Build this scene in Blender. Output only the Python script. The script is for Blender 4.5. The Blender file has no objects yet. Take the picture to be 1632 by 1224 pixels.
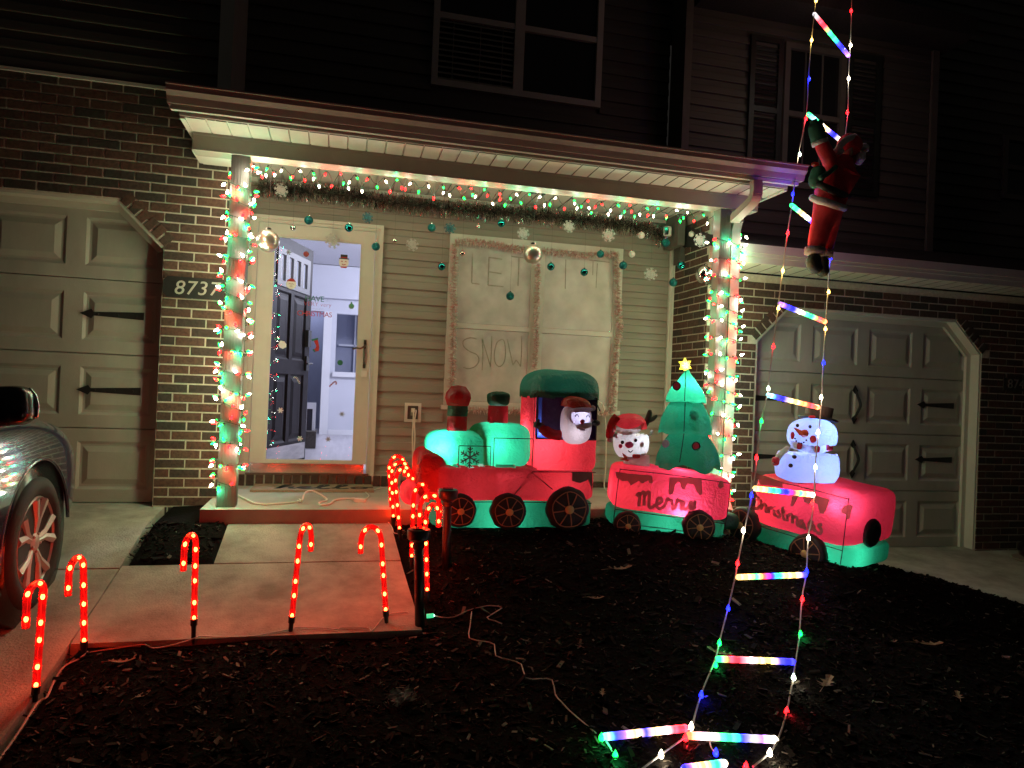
import bpy, math, random
import numpy as np
from mathutils import Vector, Matrix, noise

random.seed(11)
rng = np.random.default_rng(11)
scene = bpy.context.scene
R = math.radians

# ------------------------------------------------------------------ camera
CAM = Vector((0.0, -5.541, 0.938))
YAW, PITCH, ROLL, FPX = 0.2394, 0.0066, 0.0408, 1138.86
fw = Vector((math.sin(YAW) * math.cos(PITCH), math.cos(YAW) * math.cos(PITCH), math.sin(PITCH)))
rt0 = Vector((math.cos(YAW), -math.sin(YAW), 0))
up0 = rt0.cross(fw)
cr, sr = math.cos(ROLL), math.sin(ROLL)
rt = rt0 * cr + up0 * sr
up = up0 * cr - rt0 * sr
cam_data = bpy.data.cameras.new("camera")
cam_data.sensor_width = 36.0
cam_data.lens = FPX / 1632 * 36.0
cam_data.clip_start = 0.05
cam_data.clip_end = 400
cam = bpy.data.objects.new("camera", cam_data)
scene.collection.objects.link(cam)
cam.matrix_world = Matrix(((rt.x, up.x, -fw.x, CAM.x), (rt.y, up.y, -fw.y, CAM.y), (rt.z, up.z, -fw.z, CAM.z), (0, 0, 0, 1)))
scene.camera = cam

# ------------------------------------------------------------------ night sky and exposure
world = bpy.data.worlds.new("World")
scene.world = world
world.use_nodes = True
wn = world.node_tree.nodes
wn["Background"].inputs[0].default_value = (0.80, 0.74, 0.66, 1)   # faint town glow of the night sky
wn["Background"].inputs[1].default_value = 0.014
scene.view_settings.view_transform = "Standard"
scene.view_settings.look = "None"
scene.view_settings.exposure = 0.0
scene.view_settings.gamma = 1.0
scene.render.engine = "CYCLES"
scene.cycles.use_denoising = True
scene.cycles.max_bounces = 8
scene.cycles.transparent_max_bounces = 16
scene.cycles.sample_clamp_indirect = 3.0
scene.cycles.caustics_reflective = False
scene.cycles.caustics_refractive = False

BULB = 0.58      # porch string bulbs
CANE = 1.55      # candy cane lamps
INFL = 2.9      # lamps inside the inflatables
HALL = 2.2      # hallway ceiling lamp and the lamps added in the room beyond


def ray(px, py):
    return fw + rt * ((px - 816) / FPX) - up * ((py - 612) / FPX)


def W(px, py, Y):
    d = ray(px, py)
    return CAM + d * ((Y - CAM.y) / d.y)


def WX(px, py, X):
    d = ray(px, py)
    return CAM + d * ((X - CAM.x) / d.x)


def lerp(x, xs, ys):
    return float(np.interp(x, xs, ys))


def walk_z(Y):
    return lerp(-Y, [-.2, .05, .5, 1.05, 1.42, 2.1, 3, 4, 5.5, 12], [0, -.01, -.035, -.172, -.25, -.385, -.53, -.62, -.68, -.8])


def bed_z(X, Y):
    b1 = lerp(-Y, [-1, .5, .9, 1.25, 1.8, 2.1, 3, 4, 5.5, 12], [-.01, -.01, -.015, -.12, -.335, -.4, -.54, -.63, -.69, -.81])
    b2 = lerp(-Y, [-1, .5, .9, 1.25, 1.6, 1.8, 2.1, 3, 4, 5.5, 12], [-.01, -.01, -.015, -.03, -.085, -.18, -.34, -.52, -.63, -.69, -.81])
    k = min(1, max(0, (X - 2.1) / .8))
    base = b1 * (1 - k) + b2 * k
    dx = lerp(X, [2, 2.6, 3.0, 3.25, 3.5, 4.2, 4.6, 5.0, 5.3, 8], [0, .05, .09, .12, .19, .36, .52, .76, .86, .95]) * lerp(-Y, [0, .5, 1.2, 2.2, 3.5, 8], [1, 1, .75, .4, .22, .15])
    return base - dx


def ground_z(X, Y):
    a = walk_z(Y) - 0.025
    b = bed_z(X, Y)
    t = min(1, max(0, (X - .42) / .4))
    z = a * (1 - t) + b * t
    return z


def WG(px, py, lift=0.0):
    """point where the view ray through this pixel meets the mulch bed"""
    d = ray(px, py)
    t = .5
    while t < 14:
        p = CAM + d * t
        if p.z <= ground_z(p.x, p.y) + lift:
            return p
        t += .004
    return CAM + d * 10


# ------------------------------------------------------------------ materials
MATS = {}


def nt_of(name):
    m = bpy.data.materials.new(name)
    m.use_nodes = True
    nt = m.node_tree
    return m, nt, nt.nodes, nt.links, nt.nodes["Principled BSDF"]


def mat(name, c1, c2=None, rough=.6, scale=8, bump=0.0, bscale=None, metal=0.0, spec=.5, stretch=(1, 1, 1), detail=4, ramp=(.35, .65), coat=0.0):
    if name in MATS:
        return MATS[name]
    m, nt, N, L, b = nt_of(name)
    b.inputs["Roughness"].default_value = rough
    b.inputs["Metallic"].default_value = metal
    b.inputs["Specular IOR Level"].default_value = spec
    b.inputs["Coat Weight"].default_value = coat
    b.inputs["Coat Roughness"].default_value = .05
    b.inputs["Base Color"].default_value = (*c1, 1)
    if c2 is not None or bump:
        tc = N.new("ShaderNodeTexCoord")
        mp = N.new("ShaderNodeMapping")
        mp.inputs["Scale"].default_value = stretch
        L.new(tc.outputs["Object"], mp.inputs[0])
    if c2 is not None:
        n = N.new("ShaderNodeTexNoise")
        n.inputs["Scale"].default_value = scale
        n.inputs["Detail"].default_value = detail
        n.inputs["Roughness"].default_value = .65
        L.new(mp.outputs[0], n.inputs[0])
        r = N.new("ShaderNodeValToRGB")
        r.color_ramp.elements[0].position = ramp[0]
        r.color_ramp.elements[1].position = ramp[1]
        r.color_ramp.elements[0].color = (*c1, 1)
        r.color_ramp.elements[1].color = (*c2, 1)
        L.new(n.outputs[0], r.inputs[0])
        L.new(r.outputs[0], b.inputs["Base Color"])
    if bump:
        n2 = N.new("ShaderNodeTexNoise")
        n2.inputs["Scale"].default_value = bscale or scale * 4
        n2.inputs["Detail"].default_value = 5
        L.new(mp.outputs[0], n2.inputs[0])
        bp = N.new("ShaderNodeBump")
        bp.inputs["Strength"].default_value = bump
        bp.inputs["Distance"].default_value = .01
        L.new(n2.outputs[0], bp.inputs["Height"])
        L.new(bp.outputs[0], b.inputs["Normal"])
    MATS[name] = m
    return m


def brick_mat(name, cols, dark):
    m, nt, N, L, b = nt_of(name)
    oi = N.new("ShaderNodeObjectInfo")
    ge = N.new("ShaderNodeNewGeometry")
    ad = N.new("ShaderNodeMath"); ad.operation = "ADD"
    L.new(oi.outputs["Random"], ad.inputs[0]); L.new(ge.outputs["Random Per Island"], ad.inputs[1])
    fr = N.new("ShaderNodeMath"); fr.operation = "FRACT"
    L.new(ad.outputs[0], fr.inputs[0])
    r = N.new("ShaderNodeValToRGB")
    cr_ = r.color_ramp
    cr_.interpolation = "LINEAR"
    for i, c in enumerate(cols):
        e = cr_.elements[i] if i < 2 else cr_.elements.new(0)
        e.color = (*c, 1)
    for i, e in enumerate(cr_.elements):
        e.position = i / (len(cols) - 1)
    L.new(fr.outputs[0], r.inputs[0])
    tc = N.new("ShaderNodeNewGeometry")
    n = N.new("ShaderNodeTexNoise"); n.inputs["Scale"].default_value = 55; n.inputs["Detail"].default_value = 6
    L.new(tc.outputs["Position"], n.inputs[0])
    mx = N.new("ShaderNodeMixRGB"); mx.blend_type = "MULTIPLY"; mx.inputs[0].default_value = .7
    r2 = N.new("ShaderNodeValToRGB")
    r2.color_ramp.elements[0].color = (.35, .33, .32, 1); r2.color_ramp.elements[1].color = (1, 1, 1, 1)
    r2.color_ramp.elements[0].position = .3; r2.color_ramp.elements[1].position = .62
    L.new(n.outputs[0], r2.inputs[0])
    L.new(r.outputs[0], mx.inputs[1]); L.new(r2.outputs[0], mx.inputs[2])
    L.new(mx.outputs[0], b.inputs["Base Color"])
    bp = N.new("ShaderNodeBump"); bp.inputs["Strength"].default_value = .5; bp.inputs["Distance"].default_value = .006
    L.new(n.outputs[0], bp.inputs["Height"]); L.new(bp.outputs[0], b.inputs["Normal"])
    b.inputs["Roughness"].default_value = .85
    MATS[name] = m
    return m


def emis(name, col, strength, mixt=0.0, tint=(1, 1, 1)):
    m, nt, N, L, b = nt_of(name)
    b.inputs["Base Color"].default_value = (*col, 1)
    b.inputs["Roughness"].default_value = .25
    b.inputs["Emission Color"].default_value = (*col, 1)
    b.inputs["Emission Strength"].default_value = strength
    if mixt > 0:
        tr = N.new("ShaderNodeBsdfTransparent"); tr.inputs[0].default_value = (*tint, 1)
        mx = N.new("ShaderNodeMixShader"); mx.inputs[0].default_value = mixt
        L.new(b.outputs[0], mx.inputs[1]); L.new(tr.outputs[0], mx.inputs[2])
        L.new(mx.outputs[0], N["Material Output"].inputs[0])
    MATS[name] = m
    return m


def fabric(name, col, tcol, tw=.5, scale=14, bump=.35):
    """thin nylon that lets the inner lamp shine through"""
    m, nt, N, L, b = nt_of(name)
    N.remove(b)
    tc = N.new("ShaderNodeNewGeometry")
    n = N.new("ShaderNodeTexNoise"); n.inputs["Scale"].default_value = scale; n.inputs["Detail"].default_value = 3
    n.inputs["Distortion"].default_value = 1.2
    L.new(tc.outputs["Position"], n.inputs[0])
    n2 = N.new("ShaderNodeTexNoise"); n2.inputs["Scale"].default_value = scale * 4.5; n2.inputs["Detail"].default_value = 2
    L.new(tc.outputs["Position"], n2.inputs[0])
    av0 = N.new("ShaderNodeMath"); av0.operation = "MULTIPLY_ADD"; av0.inputs[1].default_value = .3
    L.new(n2.outputs[0], av0.inputs[0]); L.new(n.outputs[0], av0.inputs[2])
    n3 = N.new("ShaderNodeTexNoise"); n3.inputs["Scale"].default_value = 9; n3.inputs["Detail"].default_value = 2; n3.inputs["Distortion"].default_value = 3.0
    L.new(tc.outputs["Position"], n3.inputs[0])
    sb = N.new("ShaderNodeMath"); sb.operation = "SUBTRACT"; sb.inputs[1].default_value = .5
    L.new(n3.outputs[0], sb.inputs[0])
    ab = N.new("ShaderNodeMath"); ab.operation = "ABSOLUTE"; L.new(sb.outputs[0], ab.inputs[0])
    pw_ = N.new("ShaderNodeMath"); pw_.operation = "POWER"; pw_.inputs[1].default_value = .6; L.new(ab.outputs[0], pw_.inputs[0])
    av = N.new("ShaderNodeMath"); av.operation = "MULTIPLY_ADD"; av.inputs[1].default_value = .4
    L.new(pw_.outputs[0], av.inputs[0]); L.new(av0.outputs[0], av.inputs[2])
    bp = N.new("ShaderNodeBump"); bp.inputs["Strength"].default_value = bump * 1.1; bp.inputs["Distance"].default_value = .035
    L.new(av.outputs[0], bp.inputs["Height"])
    d = N.new("ShaderNodeBsdfDiffuse"); d.inputs[0].default_value = (*col, 1)
    t = N.new("ShaderNodeBsdfTranslucent"); t.inputs[0].default_value = (*tcol, 1)
    g = N.new("ShaderNodeBsdfGlossy"); g.inputs["Roughness"].default_value = .38; g.inputs[0].default_value = (.9, .9, .9, 1)
    for s in (d, t, g):
        L.new(bp.outputs[0], s.inputs["Normal"])
    m1 = N.new("ShaderNodeMixShader"); m1.inputs[0].default_value = tw
    L.new(d.outputs[0], m1.inputs[1]); L.new(t.outputs[0], m1.inputs[2])
    m2 = N.new("ShaderNodeMixShader"); m2.inputs[0].default_value = .05
    L.new(m1.outputs[0], m2.inputs[1]); L.new(g.outputs[0], m2.inputs[2])
    L.new(m2.outputs[0], N["Material Output"].inputs[0])
    MATS[name] = m
    return m


def glass_mat(name, tint=(1, 1, 1), refl=.06, rough=0.0):
    m, nt, N, L, b = nt_of(name)
    N.remove(b)
    tr = N.new("ShaderNodeBsdfTransparent"); tr.inputs[0].default_value = (*tint, 1)
    g = N.new("ShaderNodeBsdfGlossy"); g.inputs["Roughness"].default_value = rough
    mx = N.new("ShaderNodeMixShader"); mx.inputs[0].default_value = refl
    L.new(tr.outputs[0], mx.inputs[1]); L.new(g.outputs[0], mx.inputs[2])
    L.new(mx.outputs[0], N["Material Output"].inputs[0])
    MATS[name] = m
    return m


def rgbattr_emis(name, strength):
    m, nt, N, L, b = nt_of(name)
    a = N.new("ShaderNodeAttribute"); a.attribute_name = "Col"
    L.new(a.outputs["Color"], b.inputs["Emission Color"])
    L.new(a.outputs["Color"], b.inputs["Base Color"])
    b.inputs["Emission Strength"].default_value = strength
    b.inputs["Roughness"].default_value = .3
    MATS[name] = m
    return m


# ------------------------------------------------------------------ object helpers
COL = scene.collection
WMAT = {}


def attach(o, parent, M=None):
    M = M or Matrix.Identity(4)
    o.matrix_basis = M
    if parent is not None:
        o.parent = parent
        o.matrix_parent_inverse = WMAT[parent.name].inverted()
    WMAT[o.name] = M


def thing(name, label, cat, loc, group=None, kind=None):
    o = bpy.data.objects.new(name, None)
    COL.objects.link(o)
    o.empty_display_size = .05
    attach(o, None, Matrix.Translation(Vector(loc)))
    o["label"] = label
    o["category"] = cat
    if group: o["group"] = group
    if kind: o["kind"] = kind
    return o


def tag(o, label=None, cat=None, group=None, kind=None):
    if label: o["label"] = label
    if cat: o["category"] = cat
    if group: o["group"] = group
    if kind: o["kind"] = kind
    return o


class MB:
    def __init__(s):
        s.v = []; s.f = []; s.col = []

    def add(s, vs, fs, M=None):
        b = len(s.v)
        for p in vs:
            p = Vector(p)
            s.v.append(tuple(M @ p) if M is not None else tuple(p))
        s.f.extend([tuple(b + i for i in f) for f in fs])
        return s

    def box(s, lo, hi, M=None):
        x0, y0, z0 = lo; x1, y1, z1 = hi
        vs = [(x0, y0, z0), (x1, y0, z0), (x1, y1, z0), (x0, y1, z0), (x0, y0, z1), (x1, y0, z1), (x1, y1, z1), (x0, y1, z1)]
        return s.add(vs, [(0, 3, 2, 1), (4, 5, 6, 7), (0, 1, 5, 4), (1, 2, 6, 5), (2, 3, 7, 6), (3, 0, 4, 7)], M)

    def bar(s, a, b, w, h):
        """box beam from a to b, w wide (horizontal), h high"""
        a = Vector(a); b = Vector(b); d = (b - a)
        L = d.length; d.normalize()
        ref = Vector((0, 0, 1)) if abs(d.z) < .95 else Vector((0, 1, 0))
        sx = d.cross(ref).normalized(); sz = sx.cross(d)
        M = Matrix(((sx.x, d.x, sz.x, a.x), (sx.y, d.y, sz.y, a.y), (sx.z, d.z, sz.z, a.z), (0, 0, 0, 1)))
        return s.box((-w / 2, 0, -h / 2), (w / 2, L, h / 2), M)

    def tube(s, pts, r, n=6, caps=True):
        pts = [Vector(p) for p in pts]
        rs = r if isinstance(r, (list, tuple)) else [r] * len(pts)
        b = len(s.v)
        prev = None
        for i, p in enumerate(pts):
            t = (pts[min(i + 1, len(pts) - 1)] - pts[max(i - 1, 0)])
            if t.length < 1e-9: t = Vector((0, 0, 1))
            t.normalize()
            if prev is None:
                ref = Vector((0, 0, 1)) if abs(t.z) < .9 else Vector((1, 0, 0))
                u = t.cross(ref).normalized()
            else:
                u = prev - t * prev.dot(t)
                if u.length < 1e-6: u = t.orthogonal()
                u.normalize()
            prev = u
            w = t.cross(u)
            for k in range(n):
                a = 2 * math.pi * k / n
                s.v.append(tuple(p + (u * math.cos(a) + w * math.sin(a)) * rs[i]))
        for i in range(len(pts) - 1):
            for k in range(n):
                k2 = (k + 1) % n
                s.f.append((b + i * n + k, b + i * n + k2, b + (i + 1) * n + k2, b + (i + 1) * n + k))
        if caps:
            s.f.append(tuple(b + k for k in reversed(range(n))))
            s.f.append(tuple(b + (len(pts) - 1) * n + k for k in range(n)))
        return s

    def lathe(s, prof, n=16, M=None):
        """prof: (r, z) list, axis z"""
        b = len(s.v)
        for (r_, z) in prof:
            for k in range(n):
                a = 2 * math.pi * k / n
                p = Vector((r_ * math.cos(a), r_ * math.sin(a), z))
                s.v.append(tuple(M @ p) if M is not None else tuple(p))
        m = len(prof)
        for i in range(m - 1):
            for k in range(n):
                k2 = (k + 1) % n
                s.f.append((b + i * n + k, b + i * n + k2, b + (i + 1) * n + k2, b + (i + 1) * n + k))
        s.f.append(tuple(b + k for k in reversed(range(n))))
        s.f.append(tuple(b + (m - 1) * n + k for k in range(n)))
        return s

    def ball(s, c, rx, ry=None, rz=None, n=16, m=10, M=None):
        ry = ry or rx; rz = rz or rx
        T = Matrix.Translation(Vector(c)) @ Matrix.Diagonal((rx, ry, rz, 1))
        if M is not None: T = M @ T
        prof = [(math.sin(math.pi * i / m) if 0 < i < m else .001, -math.cos(math.pi * i / m)) for i in range(m + 1)]
        return s.lathe(prof, n, T)

    def sbox(s, c, a, b, h, n=6, N=16, M=None, hole=None, wob=0.0, wsc=5.0):
        """soft box (superellipsoid) with half sizes a, b, h"""
        for ax in range(3):
            for sg in (-1, 1):
                base = len(s.v)
                pts = []
                for i in range(N + 1):
                    for j in range(N + 1):
                        u = math.tan((2 * i / N - 1) * math.pi / 4) ; v = math.tan((2 * j / N - 1) * math.pi / 4)
                        p = [0, 0, 0]
                        p[ax] = sg; p[(ax + 1) % 3] = u * sg; p[(ax + 2) % 3] = v
                        k = (abs(p[0]) ** n + abs(p[1]) ** n + abs(p[2]) ** n) ** (1 / n)
                        q = Vector((p[0] / k, p[1] / k, p[2] / k))
                        loc = Vector((q.x * a, q.y * b, q.z * h))
                        if wob:
                            nn = noise.noise_vector((loc + Vector(c)) * wsc)
                            loc += Vector(nn) * wob
                        loc += Vector(c)
                        pts.append(loc)
                for p in pts:
                    s.v.append(tuple(M @ p) if M is not None else tuple(p))
                for i in range(N):
                    for j in range(N):
                        ids = (i * (N + 1) + j, (i + 1) * (N + 1) + j, (i + 1) * (N + 1) + j + 1, i * (N + 1) + j + 1)
                        if hole:
                            cc = (pts[ids[0]] + pts[ids[2]]) / 2
                            if hole(cc): continue
                        s.f.append(tuple(base + k for k in ids))
        return s

    def ribbon(s, pts, w, nrm, depth=.002):
        """flat pen stroke: pts in 3d, nrm = facing direction"""
        pts = [Vector(p) for p in pts]
        b = len(s.v)
        nv = Vector(nrm)
        for i, p in enumerate(pts):
            t = pts[min(i + 1, len(pts) - 1)] - pts[max(i - 1, 0)]
            if t.length < 1e-9: t = Vector((1, 0, 0))
            side = t.cross(nv)
            if side.length < 1e-9: side = Vector((0, 0, 1))
            side.normalize()
            for q in (p + side * w / 2, p - side * w / 2, p - side * w / 2 - nv * depth, p + side * w / 2 - nv * depth):
                s.v.append(tuple(q))
        for i in range(len(pts) - 1):
            a = b + 4 * i; c = a + 4
            for k in range(4):
                k2 = (k + 1) % 4
                s.f.append((a + k, a + k2, c + k2, c + k))
        s.f.append((b, b + 3, b + 2, b + 1))
        e = b + 4 * (len(pts) - 1)
        s.f.append((e, e + 1, e + 2, e + 3))
        return s

    def prism(s, poly, y0, y1, M=None):
        """poly: (x, z) outline extruded from y0 to y1"""
        n = len(poly)
        vs = [(x, y0, z) for x, z in poly] + [(x, y1, z) for x, z in poly]
        fs = [tuple(range(n)), tuple(reversed(range(n, 2 * n)))] + [(i, i + n, (i + 1) % n + n, (i + 1) % n) for i in range(n)]
        return s.add(vs, fs, M)

    def mesh(s, name):
        me = bpy.data.meshes.new(name)
        me.from_pydata(s.v, [], s.f)
        me.update()
        return me


def obj(name, mb, m, parent=None, smooth=False, merge=False, auto=None):
    me = mb.mesh(name) if isinstance(mb, MB) else mb
    if merge:
        import bmesh
        bm = bmesh.new(); bm.from_mesh(me)
        bmesh.ops.remove_doubles(bm, verts=bm.verts, dist=1e-5)
        bm.to_mesh(me); bm.free()
    if m is not None: me.materials.append(m)
    if smooth:
        me.polygons.foreach_set("use_smooth", [True] * len(me.polygons))
    if auto:
        me.polygons.foreach_set("use_smooth", [True] * len(me.polygons))
        me.set_sharp_from_angle(angle=R(auto))
    o = bpy.data.objects.new(name, me)
    COL.objects.link(o)
    attach(o, parent)
    return o


def inst(name, me, parent, M):
    o = bpy.data.objects.new(name, me)
    COL.objects.link(o)
    attach(o, parent, M)
    return o


def lamp(name, loc, watts, col, parent, radius=.03):
    l = bpy.data.lights.new(name, "POINT")
    l.energy = watts; l.color = col; l.shadow_soft_size = radius
    o = bpy.data.objects.new(name, l)
    COL.objects.link(o)
    attach(o, parent, Matrix.Translation(Vector(loc)))
    return o


def font_mesh(txt, size, M, extrude=.002, shear=0.0, offset=0.0, align="CENTER", spacing=1.0):
    cu = bpy.data.curves.new("t", "FONT")
    cu.body = txt; cu.size = size; cu.extrude = extrude; cu.shear = shear; cu.offset = offset
    cu.align_x = align; cu.align_y = "CENTER"; cu.space_character = spacing; cu.resolution_u = 3
    o = bpy.data.objects.new("t", cu)
    COL.objects.link(o)
    dg = bpy.context.evaluated_depsgraph_get()
    me = bpy.data.meshes.new_from_object(o.evaluated_get(dg))
    bpy.data.objects.remove(o); bpy.data.curves.remove(cu)
    me.materials.clear()
    me.transform(M)
    return me


def frame_xz(o, ex=(1, 0, 0), ez=(0, 0, 1)):
    """matrix taking text plane (x, y) to world (ex, ez), facing the viewer"""
    ex = Vector(ex).normalized(); ez = Vector(ez).normalized(); n = ex.cross(ez)
    o = Vector(o)
    return Matrix(((ex.x, ez.x, n.x, o.x), (ex.y, ez.y, n.y, o.y), (ex.z, ez.z, n.z, o.z), (0, 0, 0, 1)))


def smoothpts(pts, k=6):
    """Catmull-Rom through pts"""
    P = [Vector(p) for p in pts]
    if len(P) < 3: return P
    out = []
    for i in range(len(P) - 1):
        p0 = P[max(i - 1, 0)]; p1 = P[i]; p2 = P[i + 1]; p3 = P[min(i + 2, len(P) - 1)]
        for j in range(k):
            t = j / k
            out.append(.5 * ((2 * p1) + (p2 - p0) * t + (2 * p0 - 5 * p1 + 4 * p2 - p3) * t * t + (3 * p1 - p0 - 3 * p2 + p3) * t ** 3))
    out.append(P[-1])
    return out


# ------------------------------------------------------------------ materials used
M_mortar = mat("mortar", (.46, .42, .33), (.60, .56, .45), rough=.9, scale=30, bump=.4)
M_brick = brick_mat("brick_clay", [(.112, .052, .035), (.072, .042, .033), (.12, .060, .041), (.044, .038, .030), (.105, .047, .032), (.13, .066, .045), (.052, .040, .032)], 0)
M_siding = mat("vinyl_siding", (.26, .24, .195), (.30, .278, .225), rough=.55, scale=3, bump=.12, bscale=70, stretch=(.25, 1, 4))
M_siding_up = mat("vinyl_siding_shaded", (.075, .07, .06), (.095, .088, .075), rough=.6, scale=3, bump=.12, bscale=70, stretch=(.25, 1, 4))  # porch siding darkened in colour so the upper walls look unlit
M_white = mat("white_vinyl", (.60, .59, .52), (.68, .67, .59), rough=.45, scale=5)
M_cream = mat("cream_paint", (.55, .54, .46), (.61, .60, .51), rough=.4, scale=4, bump=.05, bscale=120)
M_gdoor = mat("garage_door_paint", (.35, .34, .285), (.48, .465, .40), rough=.5, scale=2.2, bump=.15, bscale=160, stretch=(1.6, 1, .7), detail=7, ramp=(.25, .7))
M_gutter = mat("brown_grey_metal", (.33, .27, .24), (.40, .33, .29), rough=.45, scale=6)
M_black = mat("black_metal", (.012, .012, .012), (.022, .02, .02), rough=.5, scale=30)
M_blackpl = mat("black_plastic", (.014, .013, .013), (.02, .019, .019), rough=.35, scale=20)
M_shingle = mat("shingle", (.015, .014, .014), (.03, .028, .027), rough=.9, scale=40, bump=.6)
M_concrete = mat("concrete", (.24, .22, .18), (.47, .44, .37), rough=.9, scale=3.2, bump=.5, bscale=90, detail=9)
M_concrete2 = mat("concrete_slab", (.34, .32, .26), (.46, .43, .36), rough=.85, scale=3, bump=.3, bscale=90, detail=8)
M_cord = mat("white_cord", (.72, .68, .58), rough=.5)
M_wire = mat("green_wire", (.012, .03, .018), rough=.5)
M_sticker_w = mat("sticker_white", (.78, .78, .76), rough=.5)

# ------------------------------------------------------------------ ground
def grid_sheet(xs, ys, zf):
    mb = MB()
    nx, ny = len(xs), len(ys)
    for y in ys:
        for x in xs:
            mb.v.append((x, y, zf(x, y)))
    for j in range(ny - 1):
        for i in range(nx - 1):
            a = j * nx + i
            mb.f.append((a, a + 1, a + nx + 1, a + nx))
    return mb


def mulch_z(x, y):
    z = ground_z(x, y)
    if x < -1.16: z -= .06                      # stays under the driveway slab
    elif x < -.67 and y > -1.03: z += .035      # bed level with the paving beside the step
    elif x < .42 and -1.83 < y: z -= .05        # under the walk
    if x > 5.0 and y > -1.4: z -= .1
    return z + .007 * noise.noise(Vector((x * 7, y * 7, 0))) + .02 * noise.noise(Vector((x * 2.2, y * 2.2, 3)))


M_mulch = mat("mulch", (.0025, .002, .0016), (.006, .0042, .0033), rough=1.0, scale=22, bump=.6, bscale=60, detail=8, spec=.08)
M_far = mat("far_ground", (.02, .02, .018), (.03, .028, .02), rough=.95, scale=3)
gx = np.concatenate([np.linspace(-60, -8, 8), np.linspace(-6, -1.5, 14), np.linspace(-1.4, 5.6, 120), np.linspace(5.9, 9, 10), np.linspace(12, 60, 8)])
gy = np.concatenate([np.linspace(-60, -8, 8), np.linspace(-6.5, -3.2, 18), np.linspace(-3.1, .2, 66), [.8]])
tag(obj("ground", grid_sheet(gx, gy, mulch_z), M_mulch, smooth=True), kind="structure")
bk = MB().add([(-60, .8, -.7), (60, .8, -.7), (60, 120, -.7), (-60, 120, -.7)], [(0, 1, 2, 3)])
tag(obj("rear_ground", bk, M_far), kind="structure")


def slab(name, poly, zf, th, m, parent=None, n=1):
    """slab over a plan polygon (list of x, y), top at zf"""
    k = len(poly)
    vs = [(x, y, zf(x, y)) for x, y in poly] + [(x, y, zf(x, y) - th) for x, y in poly]
    fs = [tuple(range(k)), tuple(reversed(range(k, 2 * k)))] + [((i + 1) % k, i, i + k, (i + 1) % k + k) for i in range(k)]
    return obj(name, MB().add(vs, fs), m, parent)


wz = lambda x, y: walk_z(y)


def strip_slab(name, xl, xr, y0, y1, zf, th, m, parent=None, n=8):
    """slab whose top follows zf along y"""
    mb = MB()
    for i in range(n + 1):
        y = y0 + (y1 - y0) * i / n
        a = xl(y) if callable(xl) else xl; b = xr(y) if callable(xr) else xr
        mb.v += [(a, y, zf(a, y)), (b, y, zf(b, y)), (b, y, zf(b, y) - th), (a, y, zf(a, y) - th)]
    for i in range(n):
        q = i * 4
        for k in range(4):
            k2 = (k + 1) % 4
            mb.f.append((q + k, q + k2, q + 4 + k2, q + 4 + k))
    mb.f += [(3, 2, 1, 0), (4 * n, 4 * n + 1, 4 * n + 2, 4 * n + 3)]
    return obj(name, mb, m, parent)


# left driveway: sections with tooled joints
drive = strip_slab("driveway", -5.5, -1.162, -1.055, .20, wz, .1, M_concrete, n=10)
tag(drive, kind="structure")
strip_slab("driveway_section", -5.5, -1.162, -3.2, -1.07, wz, .1, M_concrete, drive, n=12)
strip_slab("driveway_section", -5.5, lambda y: -1.162 - .3 * (-3.21 - y), -9, -3.215, wz, .1, M_concrete, drive, n=10)
# front walk
walk = strip_slab("walkway", -.665, lambda y: .40 - .06 * (y + .5), -1.022, -.495, wz, .09, M_concrete, n=6)
tag(walk, kind="structure")
strip_slab("walkway_section", -1.155, lambda y: .43 - .06 * (y + 1.03), -1.83, -1.034, wz, .09, M_concrete, walk, n=8)
# porch slab
ps = MB().box((-.845, -.49, -.12), (3.04, .66, .06))
tag(obj("porch_slab", ps, M_concrete2), kind="structure")
# right driveway of the neighbouring house
rdz = lambda x, y: -.41 - .08 * (.15 - y)
rd = slab("right_driveway", [(3.42, .2), (3.45, -.02), (4.1, -.15), (4.7, -.38), (4.93, -.75), (5.07, -1.25), (5.35, -2.4), (5.7, -4.5), (14, -4.5), (14, .2)], rdz, .13, M_concrete)
tag(rd, kind="structure")
M_block = mat("edging_stone", (.16, .14, .12), (.24, .21, .18), rough=.9, scale=14, bump=.5)
eb = MB()
for i in range(3):
    p0 = Vector((5.22 + i * .26, -1.46 - i * .12, -.72))
    M_ = Matrix.Translation(p0) @ Matrix.Rotation(R(-22 + 5 * i), 4, "Z")
    e = obj("edging_block", MB().box((0, -.09, 0), (.24, .09, .14 + .01 * i), M_), M_block)
    tag(e, ["grey edging block ending the mulch bed nearest the neighbour's drive edge", "grey edging block in the middle of the short row at the right drive", "grey edging block last of the short row beside the right drive"][i], "edging block", "edging blocks beside the right drive")

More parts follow.
